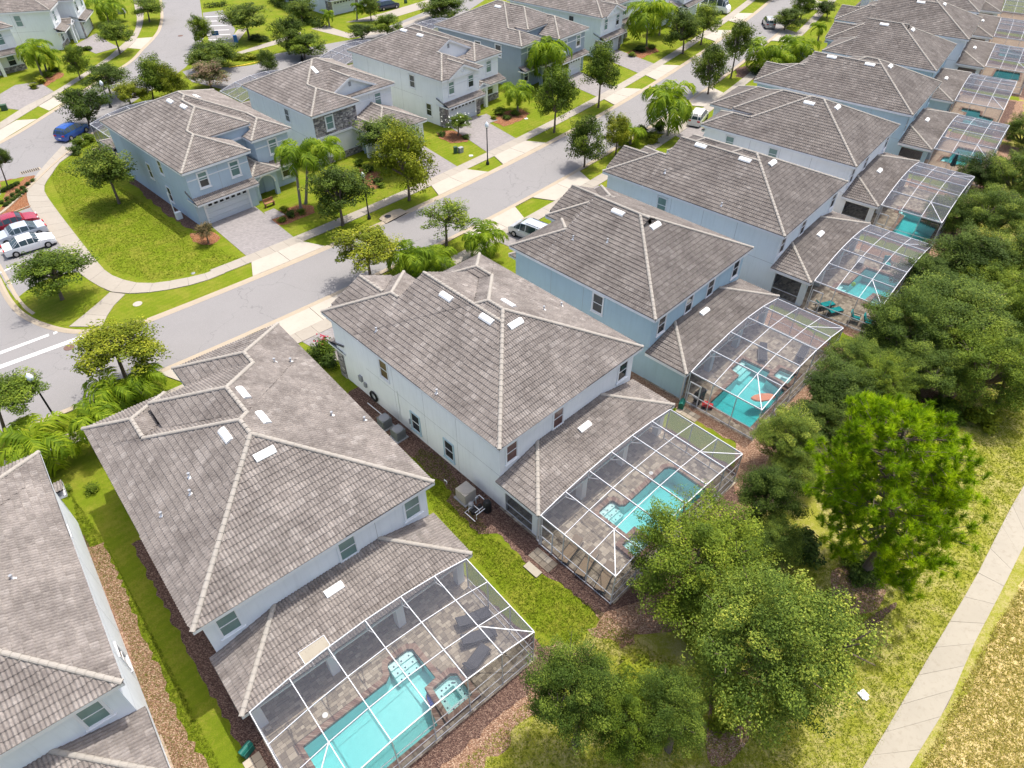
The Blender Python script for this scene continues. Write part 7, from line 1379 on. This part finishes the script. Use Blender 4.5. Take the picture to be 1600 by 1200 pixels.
m = MB(); m.box(-.22, .22, -.2, .2, 0, .1); m.box(-.12, .12, -.3, -.2, 0, .06); o = m.build('survey_marker', M['vent'], None); o.location = (*[(18.31, 15.36)][0], .004); o.rotation_euler = (0, 0, .5); o['label'] = 'small white slab lying on the dry grass left of the path'; o['category'] = 'marker'
def sign(P, label, rz=.5):
    r = thing('sign_post', label, 'sign', (*P, 0), rz, 'blue signs by the parking lot'); m = MB(); m.tube([(0, 0, 0), (0, 0, 2.1)], [.035, .035], 6); m.build('post', M['midgrey'], r); q = MB(); q.box(-.55, .55, -.03, .0, 1.5, 2.2, bottom=True); q.build('panel', M['signblue'], r); w_ = MB(); w_.box(-.4, .4, -.042, -.032, 1.98, 2.04, bottom=True); w_.box(-.4, .2, -.042, -.032, 1.8, 1.85, bottom=True); w_.build('white_stripe', M['paint'], r)
sign([(-50.50, 125.93)][0], 'blue sign with white marks at the parking lot', .3)
r = thing('mail_station', 'dark blue mail post beside the parking lot walk', 'mailbox', (*[(-46.77, 124.51)][0], 0), .4); m = MB(); m.tube([(0, 0, 0), (0, 0, .8)], [.07, .07], 8); m.build('post', M['iron'], r); m = MB(); m.box(-.3, .3, -.25, .25, .8, 1.9); m.build('cabinet', M['signblue'], r)
r = thing('utility_cabinet', 'white equipment box low on the wall of the steel blue house', 'equipment box', (*[(-35.38, 65.53)][0], 0), math.radians(46)); m = MB(); m.box(-.3, .3, -.2, .2, 0, .8); m.build('case', M['vent'], r); m = MB(); m.tube([(-.2, .3, .5), (-.2, .3, 3.0)], [.05, .05], 6); m.build('pipe', M['vent'], r)
bpr = thing('bench', 'small wooden bench under the arch of the steel blue house', 'bench', (*[(-26.51, 68.36)][0], .03), math.radians(46)); m = MB(); m.box(-.6, .6, -.2, .2, .38, .44); m.build('seat', M['wood'], bpr); m = MB(); m.box(-.6, .6, .16, .2, .5, .85); m.build('backrest', M['wood'], bpr)
for sx in (-.5, .5): m = MB(); m.box(sx - .04, sx + .04, -.18, .2, 0, .5); m.build('leg', M['wood'], bpr)
# the open roof hatch frame and the small things on the near roofs
r = thing('roof_panel_frame', 'thin metal frame with a pale sheet lying on the near terrace roof', 'panel', (*frame_pt(ROWA['H1'], 4.2, -2.75), 2.99), math.radians(40.5)); m = MB(); m.quad((-.7, -.3, .0), (.7, -.3, .0), (.7, .35, .16), (-.7, .35, .16)); m.build('sheet', M['path'], r); m = MB()
for p, q in (((-.72, -.32, .02), (.72, -.32, .02)), ((-.72, .37, .18), (.72, .37, .18)), ((-.72, -.32, .02), (-.72, .37, .18)), ((.72, -.32, .02), (.72, .37, .18)), ((-.4, -.32, .02), (-.4, -.62, -.12))): m.bar(p, q, .03, .03)
m.build('frame', M['alu'], r)
print('objects', len(bpy.data.objects), 'tris', sum(len(m.polygons) * 2 for m in bpy.data.meshes))
